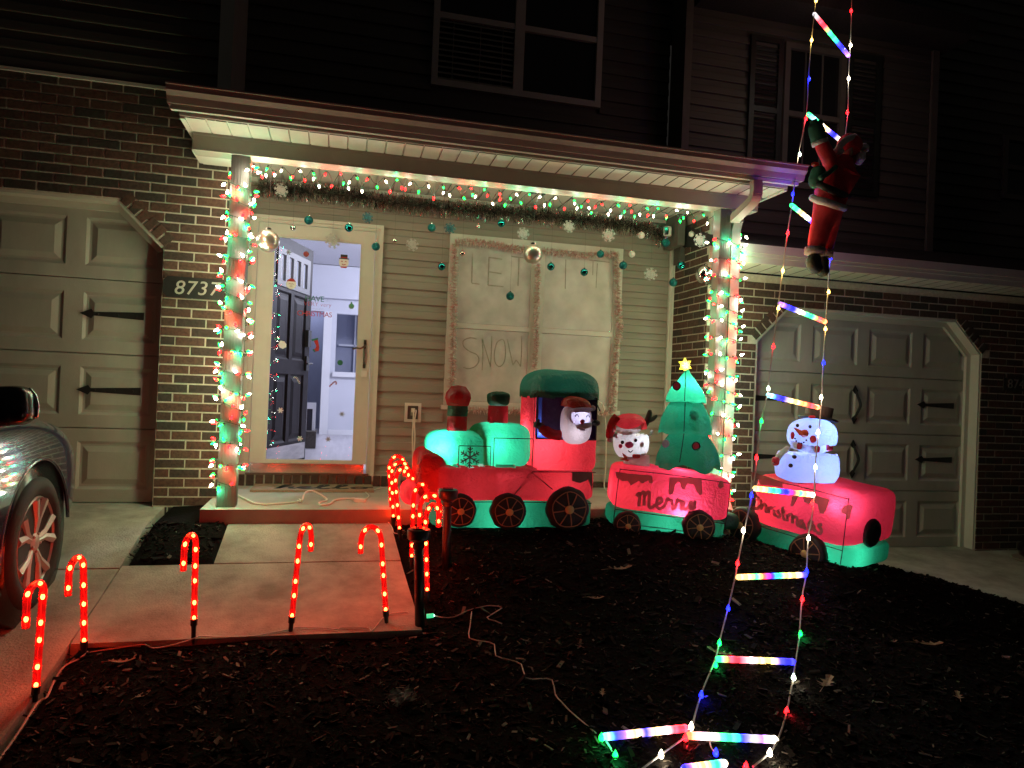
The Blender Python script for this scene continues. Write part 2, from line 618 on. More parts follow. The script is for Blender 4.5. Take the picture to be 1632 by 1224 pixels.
# mulch chips: nobody could count them
def chips(n, xr, yr, seed, lmin, lmax):
    g = np.random.default_rng(seed)
    V = []; F = []
    cube = np.array([(-1, -1, -1), (1, -1, -1), (1, 1, -1), (-1, 1, -1), (-1, -1, 1), (1, -1, 1), (1, 1, 1), (-1, 1, 1)], float)
    qf = np.array([(0, 3, 2, 1), (4, 5, 6, 7), (0, 1, 5, 4), (1, 2, 6, 5), (2, 3, 7, 6), (3, 0, 4, 7)])
    for i in range(n):
        x = g.uniform(*xr); y = yr[0] + (yr[1] - yr[0]) * g.random()
        if -1.16 < x < .47 and y > -1.85 and not (-1.14 < x < -.69 and y > -1.0): continue
        if x < -1.14: continue
        if -.86 < x < 3.05 and y > -.5: continue
        if x > 4.6 and y > -.5: continue
        if x > 4.95 and y > -1.5: continue
        L = g.uniform(lmin, lmax); w = L * g.uniform(.12, .38); t = w * g.uniform(.15, .5)
        a = g.uniform(0, 6.28); tilt = g.normal(0, .28); roll_ = g.normal(0, .4)
        Mx = (Matrix.Rotation(a, 3, "Z") @ Matrix.Rotation(tilt, 3, "Y") @ Matrix.Rotation(roll_, 3, "X"))
        c = cube * np.array([L / 2, w / 2, t / 2])
        c[:4, 0] *= g.uniform(.6, 1); c[1:3, 1] *= g.uniform(.3, 1)
        c = c @ np.array(Mx).T + np.array([x, y, mulch_z(x, y) + t * .5 + g.uniform(0, .006)])
        F.append(qf + 8 * len(V)); V.append(c)
    me = bpy.data.meshes.new("mulch_chips")
    me.from_pydata(np.concatenate(V).tolist(), [], np.concatenate(F).tolist())
    me.update()
    return me


def chip_mat(name, cols):
    m, nt, N, L, b = nt_of(name)
    ge = N.new("ShaderNodeNewGeometry")
    r = N.new("ShaderNodeValToRGB")
    for i, c in enumerate(cols):
        e = r.color_ramp.elements[i] if i < 2 else r.color_ramp.elements.new(0)
        e.color = (*c[1], 1)
    for i, e in enumerate(r.color_ramp.elements): e.position = cols[i][0]
    L.new(ge.outputs["Random Per Island"], r.inputs[0]); L.new(r.outputs[0], b.inputs["Base Color"])
    b.inputs["Roughness"].default_value = .9
    b.inputs["Specular IOR Level"].default_value = .12
    MATS[name] = m
    return m


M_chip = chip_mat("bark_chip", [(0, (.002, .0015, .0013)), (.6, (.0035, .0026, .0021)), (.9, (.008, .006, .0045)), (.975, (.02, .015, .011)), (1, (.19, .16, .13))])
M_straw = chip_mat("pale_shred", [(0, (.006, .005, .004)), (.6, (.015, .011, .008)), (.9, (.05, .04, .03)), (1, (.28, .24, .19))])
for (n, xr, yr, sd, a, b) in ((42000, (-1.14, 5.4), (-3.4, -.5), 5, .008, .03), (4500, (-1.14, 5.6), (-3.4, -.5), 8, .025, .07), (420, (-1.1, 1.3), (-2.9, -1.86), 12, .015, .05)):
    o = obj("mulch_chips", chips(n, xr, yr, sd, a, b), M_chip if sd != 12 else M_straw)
    tag(o, {5: "dark bark mulch chips covering the front bed", 8: "longer bark shreds scattered on the mulch bed", 12: "pale straw bits and shreds on the mulch in front of the candy cane row"}[sd], "mulch", kind="stuff")

# dry leaves and litter on the bed
M_leaf = mat("dry_leaf", (.20, .11, .06), (.33, .22, .13), rough=.7, scale=30, bump=.4)
M_paper = mat("litter_paper", (.13, .09, .08), (.20, .15, .135), rough=.8, scale=20, bump=.3)


def oak_leaf(c, L, ang, curl, m, label, cat="leaf", grp=None):
    side = [(0, .04), (.10, .10), (.16, .30), (.22, .12), (.33, .13), (.40, .42), (.47, .16), (.58, .16), (.65, .36), (.72, .12), (.84, .16), (.92, .20), (1, .02)]
    mb = MB()
    M_ = Matrix.Translation(c) @ Matrix.Rotation(ang, 4, "Z")
    for (t, w) in side:
        z = L * (curl * (t - .5) ** 2 + .02)
        for sgn in (-1, 0, 1):
            ww = w * L * (.55 if sgn < 0 else .6)
            mb.v.append(tuple(M_ @ Vector((t * L, sgn * ww, z + abs(sgn) * w * L * .35 * curl))))
    for i in range(len(side) - 1):
        a = i * 3
        mb.f += [(a, a + 1, a + 4, a + 3), (a + 1, a + 2, a + 5, a + 4)]
    st = len(mb.v)
    mb.tube([M_ @ Vector((-.25 * L, 0, .01)), M_ @ Vector((.5 * L, 0, .012 + L * .02))], .0016, 4)
    return tag(obj("dry_leaf", mb, m), label, cat, grp)


for (px, py, L, an, lab) in ((968, 913, .22, .15, "pale lobed oak leaf lying on mulch in front of the reindeer wagon"),
                             (1168, 1052, .18, 2.2, "brown oak leaf on the mulch between two lit ladder rungs"),
                             (1310, 1105, .22, .7, "reddish curled leaf on mulch right of the ladder"),
                             (1455, 1030, .2, -.35, "long tan leaf on the mulch toward the right drive"),
                             (1530, 1122, .13, .9, "pale crumpled leaf at the bottom right of the bed"),
                             (1420, 1028, .07, .3, "small bright curled leaf left of the long tan leaf"),
                             (960, 1115, .09, 1.2, "small tan leaf on mulch near the thin cord"),
                             (172, 1062, .14, .1, "red lit leaf on mulch below the second candy cane"),
                             (215, 1120, .10, 1.0, "small red lit leaf low in the left of the bed"),
                             (935, 958, .13, -.1, "thin pale twig like leaf in the middle of the bed")):
    p = WG(px, py)
    oak_leaf(p + Vector((0, 0, .012)), L * .8, an, .5, M_leaf, lab, grp="dry leaves on the mulch")
# crumpled paper
mb = MB(); p = WG(640, 1122)
n_ = 9
for i in range(n_):
    for j in range(n_):
        u, v = i / (n_ - 1) - .5, j / (n_ - 1) - .5
        q = Vector((u * .13 + .03 * noise.noise(Vector((u * 9, v * 9, 1))), v * .07, .02 + (u + .5) * .0 + .03 * (v + .5) + .022 * noise.noise(Vector((u * 11, v * 11, 5)))))
        q = Matrix.Rotation(.5, 3, "Z") @ q
        mb.v.append(tuple(p + q))
for i in range(n_ - 1):
    for j in range(n_ - 1):
        if (i in (0, n_ - 2) and j in (0, 3, n_ - 2)): continue
        mb.f.append((i * n_ + j, (i + 1) * n_ + j, (i + 1) * n_ + j + 1, i * n_ + j + 1))
tag(obj("crumpled_paper", mb, M_paper), "crumpled pale paper scrap lying on the dark mulch", "litter")

# ------------------------------------------------------------------ bricks
BH, BP, BL, BLP = .0572, .0677, .194, .2037
bm_ = MB()
cx, cz, d_ = .5, .5, 0
ins = .02
vs = [(-.5, 0, -.5), (.5, 0, -.5), (.5, 0, .5), (-.5, 0, .5)]
vs = [(-.5, .5, -.5), (.5, .5, -.5), (.5, .5, .5), (-.5, .5, .5),
      (-.5, -.4, -.5), (.5, -.4, -.5), (.5, -.4, .5), (-.5, -.4, .5),
      (-.485, -.5, -.45), (.485, -.5, -.45), (.485, -.5, .45), (-.485, -.5, .45)]
fs = [(0, 3, 2, 1), (0, 1, 5, 4), (1, 2, 6, 5), (2, 3, 7, 6), (3, 0, 4, 7), (4, 5, 9, 8), (5, 6, 10, 9), (6, 7, 11, 10), (7, 4, 8, 11), (8, 9, 10, 11)]
bm_.add([(x, y, z) for x, y, z in vs], fs)
BRICK_ME = bm_.mesh("brick")
BRICK_ME.materials.append(M_brick)


def px_of(p):
    v = Vector(p) - CAM
    d = v.dot(fw)
    if d < .1: return (-9999, -9999, .01)
    return (816 + FPX * v.dot(rt) / d, 612 - FPX * v.dot(up) / d, FPX / d)


def course_run(x0, x1, z0, z1, keep, off=0.0, zb=.002):
    """list of (xc, zc, len) bricks in running bond clipped by keep(xa, xb, z) -> (xa, xb) or None"""
    out = []
    k0 = math.floor((z0 - zb) / BP)
    k = k0
    while zb + k * BP + BH <= z1 + .012:
        zc = zb + k * BP + BH / 2
        if zc - BH / 2 >= z0 - .03:
            x = x0 - BLP + (BLP / 2 if k % 2 else 0) + off
            while x < x1:
                a, b = max(x, x0), min(x + BL, x1)
                if b - a > .03:
                    r_ = keep(a, b, zc)
                    if r_ and r_[1] - r_[0] > .03:
                        out.append(((r_[0] + r_[1]) / 2, zc, r_[1] - r_[0]))
                x += BLP
        k += 1
    return out


def lay_bricks(parent, specs, limit=300):
    """specs: list of (matrix, len, h). The ones that show largest become parts, the rest one stuff part."""
    def size(s):
        x, y, k = px_of(s[0].translation)
        vis = -40 < x < 1672 and -40 < y < 1264
        n = (s[0].to_3x3() @ Vector((0, -1, 0))).normalized()
        v = (CAM - s[0].translation).normalized()
        return (k * k * s[1] * max(n.dot(v), 0)) if vis else -1
    sp = sorted(specs, key=size, reverse=True)
    for i, (M_, L_, h_) in enumerate(sp[:limit]):
        if size(sp[i]) <= 0: break
        inst("brick", BRICK_ME, parent, M_ @ Matrix.Diagonal((L_, .03, h_, 1)))
    rest = MB()
    for (M_, L_, h_) in sp[limit:]:
        rest.add(vs, fs, M_ @ Matrix.Diagonal((L_, .03, h_, 1)))
    if rest.v:
        o = obj("brick_field", rest, M_brick, parent)
        o["kind"] = "stuff"


def jit(): return Matrix.Translation(Vector((random.uniform(-.002, .002), random.uniform(-.0025, .0015), random.uniform(-.001, .001)))) @ Matrix.Rotation(random.gauss(0, .004), 4, "Y")


house = thing("townhouse", "tan sided brick townhouse with the lit porch, open front door and garage at left", "house", (0, .3, 0))
nhouse = thing("townhouse", "darker neighbouring brick townhouse at right with shuttered window above its garage", "house", (4.5, .3, -.41))

# --- left unit brickwork
GL0, GL1, GT, CH = -3.66, -1.245, 2.155, .305        # left garage opening


def keep_left(a, b, z):
    e1 = GL1 - max(0, (z + .03 - (GT - CH)))           # opening narrows along the chamfer
    e0 = GL0 + max(0, (z + .03 - (GT - CH)))
    if z < GT + .02:
        e1c = GL1 + .0 if z < GT - CH + .045 else GL1 - (z - (GT - CH)) + .060
        if b <= e0 or a >= e1c: return (a, b)
        if a < e1c < b and a > e0: return (e1c + .006, b)
        if a < e0: return (a, min(b, e0))
        return None
    return (a, b)


bw = MB()
yb = .012
bw.prism([(-4.6, -.3), (GL0, -.3), (GL0, GT - CH), (GL0 + CH, GT), (GL1 - CH, GT), (GL1, GT - CH), (GL1, -.3), (-.772, -.3), (-.772, 2.97), (-4.6, 2.97)], yb, .145)
bw.box((-.90, .146, -.3), (-.772, .66, 2.58))
wall = obj("brick_wall", bw, M_mortar, house)
specs = []
for xc, zc, L_ in course_run(-4.6, -.764, -.06, 2.96, keep_left, off=.10):
    specs.append((Matrix.Translation((xc, yb + .0105, zc)) @ jit(), L_, BH))
for xc, zc, L_ in course_run(.03, .66, .06, 2.44, lambda a, b, z: (a, b), off=.02):     # return wall at the porch's left end
    specs.append((Matrix.Translation((-.7825, xc, zc)) @ Matrix.Rotation(R(90), 4, "Z") @ jit(), L_, BH))
dg = Vector((1, 0, -1)).normalized()
for i in range(6):                                                                       # rowlocks along the chamfer
    p = Vector((GL1 - CH, 0, GT)) + dg * (.036 + i * .0735) + Vector((1, 0, 1)).normalized() * .047
    specs.append((Matrix.Translation((p.x + .005, yb + .0095, p.z)) @ Matrix.Rotation(R(-45), 4, "Y") @ jit(), .092, .060))
lay_bricks(wall, [(M_ @ Matrix.Identity(4), L_, h_) for M_, L_, h_ in specs])

# rowlock course under the front door
rl = obj("door_step", MB().box((-.772, .655, .045), (.56, .72, .155)), M_mortar, house)
for i in range(18):
    x = -.735 + i * .0727
    inst("brick", BRICK_ME, rl, Matrix.Translation((x, .648, .103)) @ jit() @ Matrix.Diagonal((.0585, .03, .092, 1)))

# --- right unit brickwork
GR0, GR1, GRT, ZR = 3.53, 5.945, 1.755, -.41


def keep_right(a, b, z):
    if z < GRT + .02:
        dz = max(0, z - (GRT - CH))
        e0 = GR0 + (dz - .085 if dz > 0 else 0); e1 = GR1 - (dz - .085 if dz > 0 else 0)
        if b <= e0 or a >= e1: return (a, b)
        if a < e0: return (a, min(b, e0) - .004)
        if b > e1: return (e1 + .004, b)
        return None
    return (a, b)


bw = MB()
bw.prism([(3.052, -.7), (GR0, -.7), (GR0, GRT - CH), (GR0 + CH, GRT), (GR1 - CH, GRT), (GR1, GRT - CH), (GR1, -.7), (8.2, -.7), (8.2, 2.02), (3.052, 2.02)], yb, .145)
bw.box((3.052, .146, -.7), (3.2, .68, 2.58))
bw.box((3.052, .0125, 2.0201), (3.2, .146, 2.58))
nwall = obj("brick_wall", bw, M_mortar, nhouse)
specs = []
for xc, zc, L_ in course_run(3.044, 7.3, -.5, 2.0, keep_right, off=.145):
    specs.append((Matrix.Translation((xc, yb + .0105, zc)) @ jit(), L_, BH))
for xc, zc, L_ in course_run(.03, .665, .06, 2.5, lambda a, b, z: (a, b), off=.03):
    specs.append((Matrix.Translation((3.0625, xc, zc)) @ Matrix.Rotation(R(-90), 4, "Z") @ jit(), L_, BH))
for sgn, bx in ((1, GR0 + CH), (-1, GR1 - CH)):
    for i in range(6):
        p = Vector((bx, 0, GRT)) + Vector((-sgn, 0, -1)).normalized() * (.036 + i * .0735) + Vector((-sgn, 0, 1)).normalized() * .047
        specs.append((Matrix.Translation((p.x, yb + .0095, p.z)) @ Matrix.Rotation(R(45 * sgn), 4, "Y") @ jit(), .092, .060))
lay_bricks(nwall, specs)

# ------------------------------------------------------------------ garage doors
def garage_door(parent, x0, x1, z0, top, handles, hinges):
    w = x1 - x0
    dy = .147
    base = MB().box((x0 - .1, dy + .035, z0), (x1 + .1, dy + .07, top + .1))
    g = obj("garage_door", base, M_gdoor, parent)
    pm = MB()                                  # one raised panel, unit sized
    for (xa, za, y) in ():
        pass
    pw, ph = w / 4 - .125, .345
    pm = MB()
    # recess bevel in, flat groove, bevel out to a raised field
    rings = [(0, 0.0), (.02, .012), (.035, .012), (.075, -.004)]
    b0 = 0
    for (ins_, y) in rings:
        a, c = pw / 2 - ins_, ph / 2 - ins_
        pm.v += [(-a, y, -c), (a, y, -c), (a, y, c), (-a, y, c)]
    for i in range(len(rings) - 1):
        for k in range(4):
            k2 = (k + 1) % 4
            pm.f.append((i * 4 + k, i * 4 + k2, i * 4 + 4 + k2, i * 4 + 4 + k))
    e = 4 * (len(rings) - 1)
    pm.f.append((e, e + 1, e + 2, e + 3))
    pme = pm.mesh("panel"); pme.materials.append(M_gdoor)
    for s in range(4):
        za, zb_ = z0 + s * .5335 + .004, z0 + (s + 1) * .5335 - .003
        # section face as a frame with four panel openings
        mb = MB()
        xs = [x0 - .1]
        for c in range(4):
            xc = x0 + w * (c + .5) / 4
            xs += [xc - pw / 2, xc + pw / 2]
        xs.append(x1 + .1)
        zc = (za + zb_) / 2
        for i in range(len(xs) - 1):
            if i % 2 == 0: mb.box((xs[i], dy, za), (xs[i + 1], dy + .034, zb_))
            else:
                mb.box((xs[i], dy, za), (xs[i + 1], dy + .034, zc - ph / 2))
                mb.box((xs[i], dy, zc + ph / 2), (xs[i + 1], dy + .034, zb_))
        obj("door_section", mb, M_gdoor, g)
        for c in range(4):
            inst("panel", pme, g, Matrix.Translation((x0 + w * (c + .5) / 4, dy, zc)))
    for (hx, hz, sg) in hinges:
        L = .42
        poly = [(0, -.028), (0, .028), (L - .09, .013), (L - .075, .034), (L, 0), (L - .075, -.034), (L - .09, -.013)]
        M_ = Matrix.Translation((hx, dy - .009, hz)) @ Matrix.Diagonal((sg, 1, 1, 1))
        hb = MB().prism(poly, 0, .008, M_)
        for t in (.05, .17, .30): hb.ball((hx + sg * t, dy - .010, hz), .008, .004, .008, 6, 4)
        obj("strap_hinge", hb, M_black, g)
    for (hx, hz) in handles:
        hb = MB().tube(smoothpts([(hx - .015, dy - .006, hz + .15), (hx, dy - .02, hz + .09), (hx + .018, dy - .045, hz), (hx, dy - .02, hz - .09), (hx - .015, dy - .006, hz - .15)]), [.004 + .009 * math.sin(math.pi * i / 24) for i in range(25)], 6)
        for s in (1, -1):
            hb.prism([(hx - .015, hz + s * .18), (hx + .018, hz + s * .13), (hx - .01, hz + s * .10), (hx - .042, hz + s * .13)][::s], dy - .010, dy - .002)
        obj("handle", hb, M_black, g)
    return g


garage_door(house, GL0, GL1, .0, 2.16, [], [(-1.385, 1.353, -1), (-1.385, .807, -1)])
garage_door(nhouse, GR0, GR1, ZR, 1.76, [(4.675, .92), (4.675, .415)], [(5.775, .945, -1), (5.775, .424, -1), (3.56, .945, 1), (3.56, .424, 1)])


def opening_trim(parent, x0, x1, z0, top, last=5):
    mb = MB()
    o = .012
    pts = [(x0, z0), (x0, top - CH), (x0 + CH, top), (x1 - CH, top), (x1, top - CH), (x1, z0)]
    ins_ = .018
    inn = [(x0 + ins_, z0), (x0 + ins_, top - CH - .008), (x0 + CH + .008, top - ins_), (x1 - CH - .008, top - ins_), (x1 - ins_, top - CH - .008), (x1 - ins_, z0)]
    for i in range(last):
        q = [pts[i], pts[i + 1], inn[i + 1], inn[i]]
        mb.prism([(x, z) for x, z in q], .018, .1465)
    # stop moulding against the door
    for i in range(last):
        a = inn[i]; b = inn[i + 1]
        c = Vector(((x0 + x1) / 2, 0, 0))
        k = .045
        inn2 = [(x0 + ins_ + k, z0), (x0 + ins_ + k, top - CH - .008 - k * .41), (x0 + CH + .008 + k * .41, top - ins_ - k), (x1 - CH - .008 - k * .41, top - ins_ - k), (x1 - ins_ - k, top - CH - .008 - k * .41), (x1 - ins_ - k, z0)]
        mb.prism([a, b, inn2[i + 1], inn2[i]], .115, .1455)
    return obj("garage_trim", mb, M_cream, parent)


opening_trim(house, GL0, GL1, 0, GT, 4)
opening_trim(nhouse, GR0, GR1, ZR, GRT)

# ------------------------------------------------------------------ recessed siding wall, door and window openings
YR = .68
DX0, DX1, DZ0, DZ1 = -.70, .285, .155, 2.235        # door opening (inside the casing)
WX0, WX1, WZ0, WZ1 = .955, 2.475, .79, 2.225        # window opening
sw = MB()
yw = YR + .014
for (a, b, c, d) in ((-.78, DX0, .0, 2.6), (DX1, WX0, .0, 2.6), (WX1, 3.06, .0, 2.6), (DX0, DX1, DZ1, 2.6), (WX0, WX1, WZ1, 2.6), (WX0, WX1, .0, WZ0), (DX0, DX1, -.05, DZ0 - .04)):
    sw.box((a, yw, c), (b, yw + .12, d))
swall = obj("siding_wall", sw, M_siding, house)


def board(parent, x0, x1, z, h=.127, y=YR, m=None):
    """one lap of siding: bottom edge proud, rolling back to the top"""
    mb = MB()
    prof = [(y + .012, z + h), (y + .006, z + h * .55), (y - .002, z + h * .5), (y - .007, z + .012), (y - .007, z), (y + .004, z - .004), (y + .012, z)]
    n = len(prof)
    mb.v = [(x0, a, b) for a, b in prof] + [(x1, a, b) for a, b in prof]
    mb.f = [(i, i + n, (i + 1) % n + n, (i + 1) % n) for i in range(n)] + [tuple(range(n)), tuple(reversed(range(n, 2 * n)))]
    return obj("siding_board", mb, m or M_siding, parent)


DT0, DT1, DTT = -.747, .330, 2.283      # outer casing of the door
WT0, WT1, WB, WTT = .905, 2.525, .745, 2.275
for k in range(-1, 20):
    z = .1137 + k * .127
    if z < .05 or z > 2.56: continue
    segs = [(-.765, 3.005)]
    def cut(segs, a, b):
        out = []
        for s, e in segs:
            if e <= a or s >= b: out.append((s, e)); continue
            if s < a: out.append((s, a))
            if e > b: out.append((b, e))
        return out
    if z < DTT - .02: segs = cut(segs, DT0, DT1)
    if z + .127 > WB and z < WTT - .02: segs = cut(segs, WT0, WT1)
    for s, e in segs:
        if e - s > .02: board(swall, s, e, z)
# corner trim at the right end of the recess
obj("corner_trim", MB().box((3.0, YR - .03, .06), (3.043, YR - .002, 2.57)).box((3.014, YR - .045, .06), (3.043, YR - .031, 2.57)), M_white, house)
# foundation course below the siding
fb = obj("foundation", MB().box((.56, .665, -.02), (3.04, .69, .106)), M_brick, house)

# ------------------------------------------------------------------ front door casing and storm door
dc = MB()
for a, b, yy in ((0, .03, .040), (.03, .047, .026)):
    dc.box((DT0 + a, YR - yy, DZ0 + .0), (DT0 + b, YR + .02, DTT - a))
    dc.box((DT1 - b, YR - yy, DZ0 - .05), (DT1 - a, YR + .02, DTT - a))
    dc.box((DT0 + b, YR - yy, DTT - b), (DT1 - b, YR + .02, DTT - a))
obj("door_casing", dc, M_cream, house)
sd = MB()
SX0, SX1, SZ0, SZ1 = -.676, .262, .17, 2.222
gx0, gx1, gz0, gz1 = -.562, .160, .262, 2.125
fy0, fy1 = YR - .032, YR + .006
# outer jamb strip of the storm door
sd.box((DX0, YR - .028, DZ0), (SX0 - .004, YR + .05, DZ1)).box((SX1 + .004, YR - .028, DZ0), (DX1, YR + .05, DZ1)).box((SX0 - .004, YR - .028, SZ1 + .004), (SX1 + .004, YR + .05, DZ1))
obj("storm_door_jamb", sd, M_cream, house)
sd = MB()
sd.box((SX0, fy0, SZ0 + .075), (gx0, fy1, SZ1)).box((gx1, fy0, SZ0 + .075), (SX1, fy1, SZ1))
sd.box((gx0, fy0, gz1), (gx1, fy1, SZ1)).box((gx0, fy0, SZ0 + .075), (gx1, fy1, gz0))
bev = .014
for (a, b, c, d) in ((gx0, gz0, gx0 + bev, gz1), (gx1 - bev, gz0, gx1, gz1), (gx0 + bev, gz1 - bev, gx1 - bev, gz1), (gx0 + bev, gz0, gx1 - bev, gz0 + bev)):
    sd.box((a, fy0 + .006, b), (c, fy1 - .006, d))
storm = obj("storm_door", sd, M_cream, house)
M_glass = glass_mat("storm_glass", (.94, .95, .99), .006)
obj("glass_pane", MB().box((gx0 + bev, YR - .014, gz0 + bev), (gx1 - bev, YR - .010, gz1 - bev)), M_glass, storm)
M_steel = mat("polished_kick_plate", (.55, .52, .46), rough=.16, metal=1.0)
obj("kick_plate", MB().box((SX0 + .005, fy0 - .012, SZ0 - .002), (SX1 - .02, fy1, SZ0 + .073)), M_steel, storm)
M_pewter = mat("pewter", (.10, .085, .07), (.16, .13, .10), rough=.3, metal=.8, scale=30)
hb = MB()
hx = W(581, 560, YR).x
hb.box((hx - .011, fy0 - .012, 1.06), (hx + .011, fy0, 1.30))
hb.tube(smoothpts([(hx, fy0 - .01, 1.255), (hx, fy0 - .05, 1.25), (hx - .035, fy0 - .055, 1.225), (hx - .075, fy0 - .05, 1.225), (hx - .10, fy0 - .045, 1.215)]), .008, 6)
hb.tube([(hx, fy0 - .008, 1.10), (hx + .002, fy0 - .02, 1.16), (hx, fy0 - .008, 1.22)], .010, 6)
obj("lever_handle", hb, M_pewter, storm)
obj("latch_plate", MB().box((hx - .022, fy0 - .014, .985), (hx + .026, fy0, 1.04)), M_white, storm)
obj("door_sill", MB().box((DX0, YR - .05, DZ0 - .005), (DX1, YR + .25, DZ0 + .012)), M_pewter, house)

# ------------------------------------------------------------------ entrance hall behind the glass
M_hall = mat("hall_wall_paint", (.62, .63, .69), (.65, .66, .72), rough=.7, scale=3)
M_hallc = mat("hall_ceiling_texture", (.60, .60, .64), (.68, .68, .72), rough=.9, scale=60, bump=.5, bscale=120)
M_hallf = mat("hall_floor", (.42, .40, .43), (.55, .53, .55), rough=.35, scale=3, stretch=(8, .6, 1))
M_trimw = mat("hall_white_trim", (.78, .78, .80), rough=.4)
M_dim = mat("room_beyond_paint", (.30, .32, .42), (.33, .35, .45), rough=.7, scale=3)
hall = obj("hall_floor", MB().box((-2.2, YR + .25, .06), (3.0, 6.6, .165)), M_hallf, house)
obj("hall_ceiling", MB().box((-2.2, YR + .2, 2.62), (3.0, 6.6, 2.7)), M_hallc, house)
HB = 5.2
p1 = W(514, 600, HB).x; p2 = W(533, 600, HB).x
zt = 1.93; zs_ = 1.08
px_r = 2.6
hw = MB()
hw.box((p1, HB, .165), (p2, HB + .12, 2.62)).box((p2, HB, .165), (px_r, HB + .12, zs_)).box((p2, HB, zt), (px_r, HB + .12, 2.62))
xl = -.74
xd0 = W(489, 560, HB).x - .25
hw.box((xd0, HB, zt + .02), (p1, HB + .12, 2.62)).box((xl, HB, .165), (xd0, HB + .12, 2.62))
hbk = obj("hall_back_wall", hw, M_hall, house)
obj("bulkhead", MB().box((xl, HB - .10, 2.14), (px_r, HB - .002, 2.61)), M_hall, house)
obj("hall_left_wall", MB().box((-.93, YR + .15, .165), (-.80, HB, 2.62)), M_hall, house)
obj("hall_right_wall", MB().box((2.6, YR + .15, .165), (2.7, 6.6, 2.62)), M_hall, house)
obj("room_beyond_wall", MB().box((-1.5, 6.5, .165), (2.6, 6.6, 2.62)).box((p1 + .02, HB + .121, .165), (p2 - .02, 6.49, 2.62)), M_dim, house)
tm = MB()
tm.box((p1 - .012, HB - .03, .165), (p1 + .10, HB - .002, zt + .02))
obj("doorway_trim", tm, M_trimw, house)
obj("ledge", MB().box((p2 - .03, HB - .06, zs_ - .07), (px_r, HB - .002, zs_ + .0)), M_trimw, house)
obj("baseboard", MB().box((p1 + .11, HB - .02, .165), (px_r, HB - .002, .235)), M_trimw, house)
fr = MB()
for x in (W(564, 560, 6.4).x, W(573, 560, 6.4).x):
    fr.box((x, 6.42, .3), (x + .02, 6.46, 2.1))
fr.box((W(540, 545, 6.4).x, 6.42, 1.52), (2.4, 6.46, 1.55))
obj("cupboard_door_edge", fr, M_hall, house)
lamp("unseen_indoor_lamp", (1.7, 2.9, 2.45), 88 * HALL, (.87, .88, 1.0), house, .15)
lamp("unseen_indoor_lamp", (1.2, 5.9, 2.3), 6 * HALL, (.80, .83, 1.0), house, .10)  # unseen lamp added to brighten the room behind the opening
lamp("unseen_indoor_lamp", (xd0 + .2, 5.9, 2.3), 7 * HALL, (.80, .83, 1.0), house, .10)  # unseen lamp added to brighten the doorway at the left

# open entry door: exterior face seen at an angle
M_door = mat("dark_plum_door", (.012, .0085, .009), (.017, .012, .0125), rough=.5, scale=20, bump=.05, spec=.15)
hinge = Vector((W(427, 600, YR + .16).x, YR + .16, .17))
fd_ang = R(71)
dirx = Vector((math.cos(fd_ang), math.sin(fd_ang), 0)); dn = Vector((math.sin(fd_ang), -math.cos(fd_ang), 0))   # along the leaf, facing out
MD = Matrix(((dirx.x, -dn.x, 0, hinge.x), (dirx.y, -dn.y, 0, hinge.y), (0, 0, 1, hinge.z), (0, 0, 0, 1)))      # local x along leaf, y into the leaf
fdw, fdh = .91, 2.03
PAN = [(.12, .20, .30, .62), (.49, .20, .30, .62), (.12, .95, .30, .60), (.49, .95, .30, .60)]
mb = MB()
xs = [0, .12, .42, .49, .79, .91]
zs2 = [0, .20, .82, .95, 1.55, 1.62, 1.89, 2.03]
for i in range(5):
    for j in range(7):
        isp = i in (1, 3) and j in (1, 3)
        isl = j == 5 and i in (1, 2, 3)
        if isp or isl: continue
        mb.box((xs[i], 0, zs2[j]), (xs[i + 1], .044, zs2[j + 1]), MD)
fdoor = obj("front_door", mb, M_door, house)
for (a, c, w_, h_) in PAN:
    pm = MB()
    rings = [(0, 0), (.018, .016), (.035, .016), (.075, .003)]
    for (q, y) in rings:
        pm.v += [tuple(MD @ Vector((a + q, y, c + q))), tuple(MD @ Vector((a + w_ - q, y, c + q))), tuple(MD @ Vector((a + w_ - q, y, c + h_ - q))), tuple(MD @ Vector((a + q, y, c + h_ - q)))]
    for i in range(3):
        for k in range(4):
            pm.f.append((i * 4 + k, i * 4 + (k + 1) % 4, i * 4 + 4 + (k + 1) % 4, i * 4 + 4 + k))
    pm.f.append((12, 13, 14, 15))
    obj("panel", pm, M_door, fdoor)
lf = MB()
x0, x1, z0, z1 = .085, .825, 1.585, 1.915
M_litefr = mat("lite_frame", (.17, .17, .18), rough=.5)
nl = 4
wl = (x1 - x0 - .07) / nl
lf.box((x0, -.012, z0), (x1, .05, z0 + .05), MD).box((x0, -.012, z1 - .05), (x1, .05, z1), MD)
for i in range(nl + 1):
    xx = x0 + i * (wl + .0) + (.0 if i == 0 else .035 if i < nl else .035)
    lf.box((x0 + i * wl, -.012, z0 + .05), (x0 + i * wl + .07, .05, z1 - .05), MD)
obj("lite_frame", lf, M_litefr, fdoor)
M_lite = mat("frosted_lite", (.62, .63, .68), rough=.5)
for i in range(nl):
    obj("window_lite", MB().box((x0 + i * wl + .072, .012, z0 + .052), (x0 + (i + 1) * wl - .002, .02, z1 - .052), MD), emis("pane_glow", (.62, .66, .80), .55) if "pane_glow" not in MATS else MATS["pane_glow"], fdoor)  # panes emit faintly in place of hall light coming through
obj("kick_plate", MB().box((.03, -.004, .02), (.88, -.0005, .17), MD), mat("door_kick_steel", (.42, .40, .38), (.6, .57, .53), rough=.3, metal=.9, scale=4, stretch=(1, 1, 5)), fdoor)
kb = MB()
kb.box((.80, -.02, .86), (.87, -.0005, 1.0), MD)
kb.tube([MD @ Vector((.835, -.02, .93)), MD @ Vector((.835, -.06, .93)), MD @ Vector((.72, -.06, .925))], .010, 6)
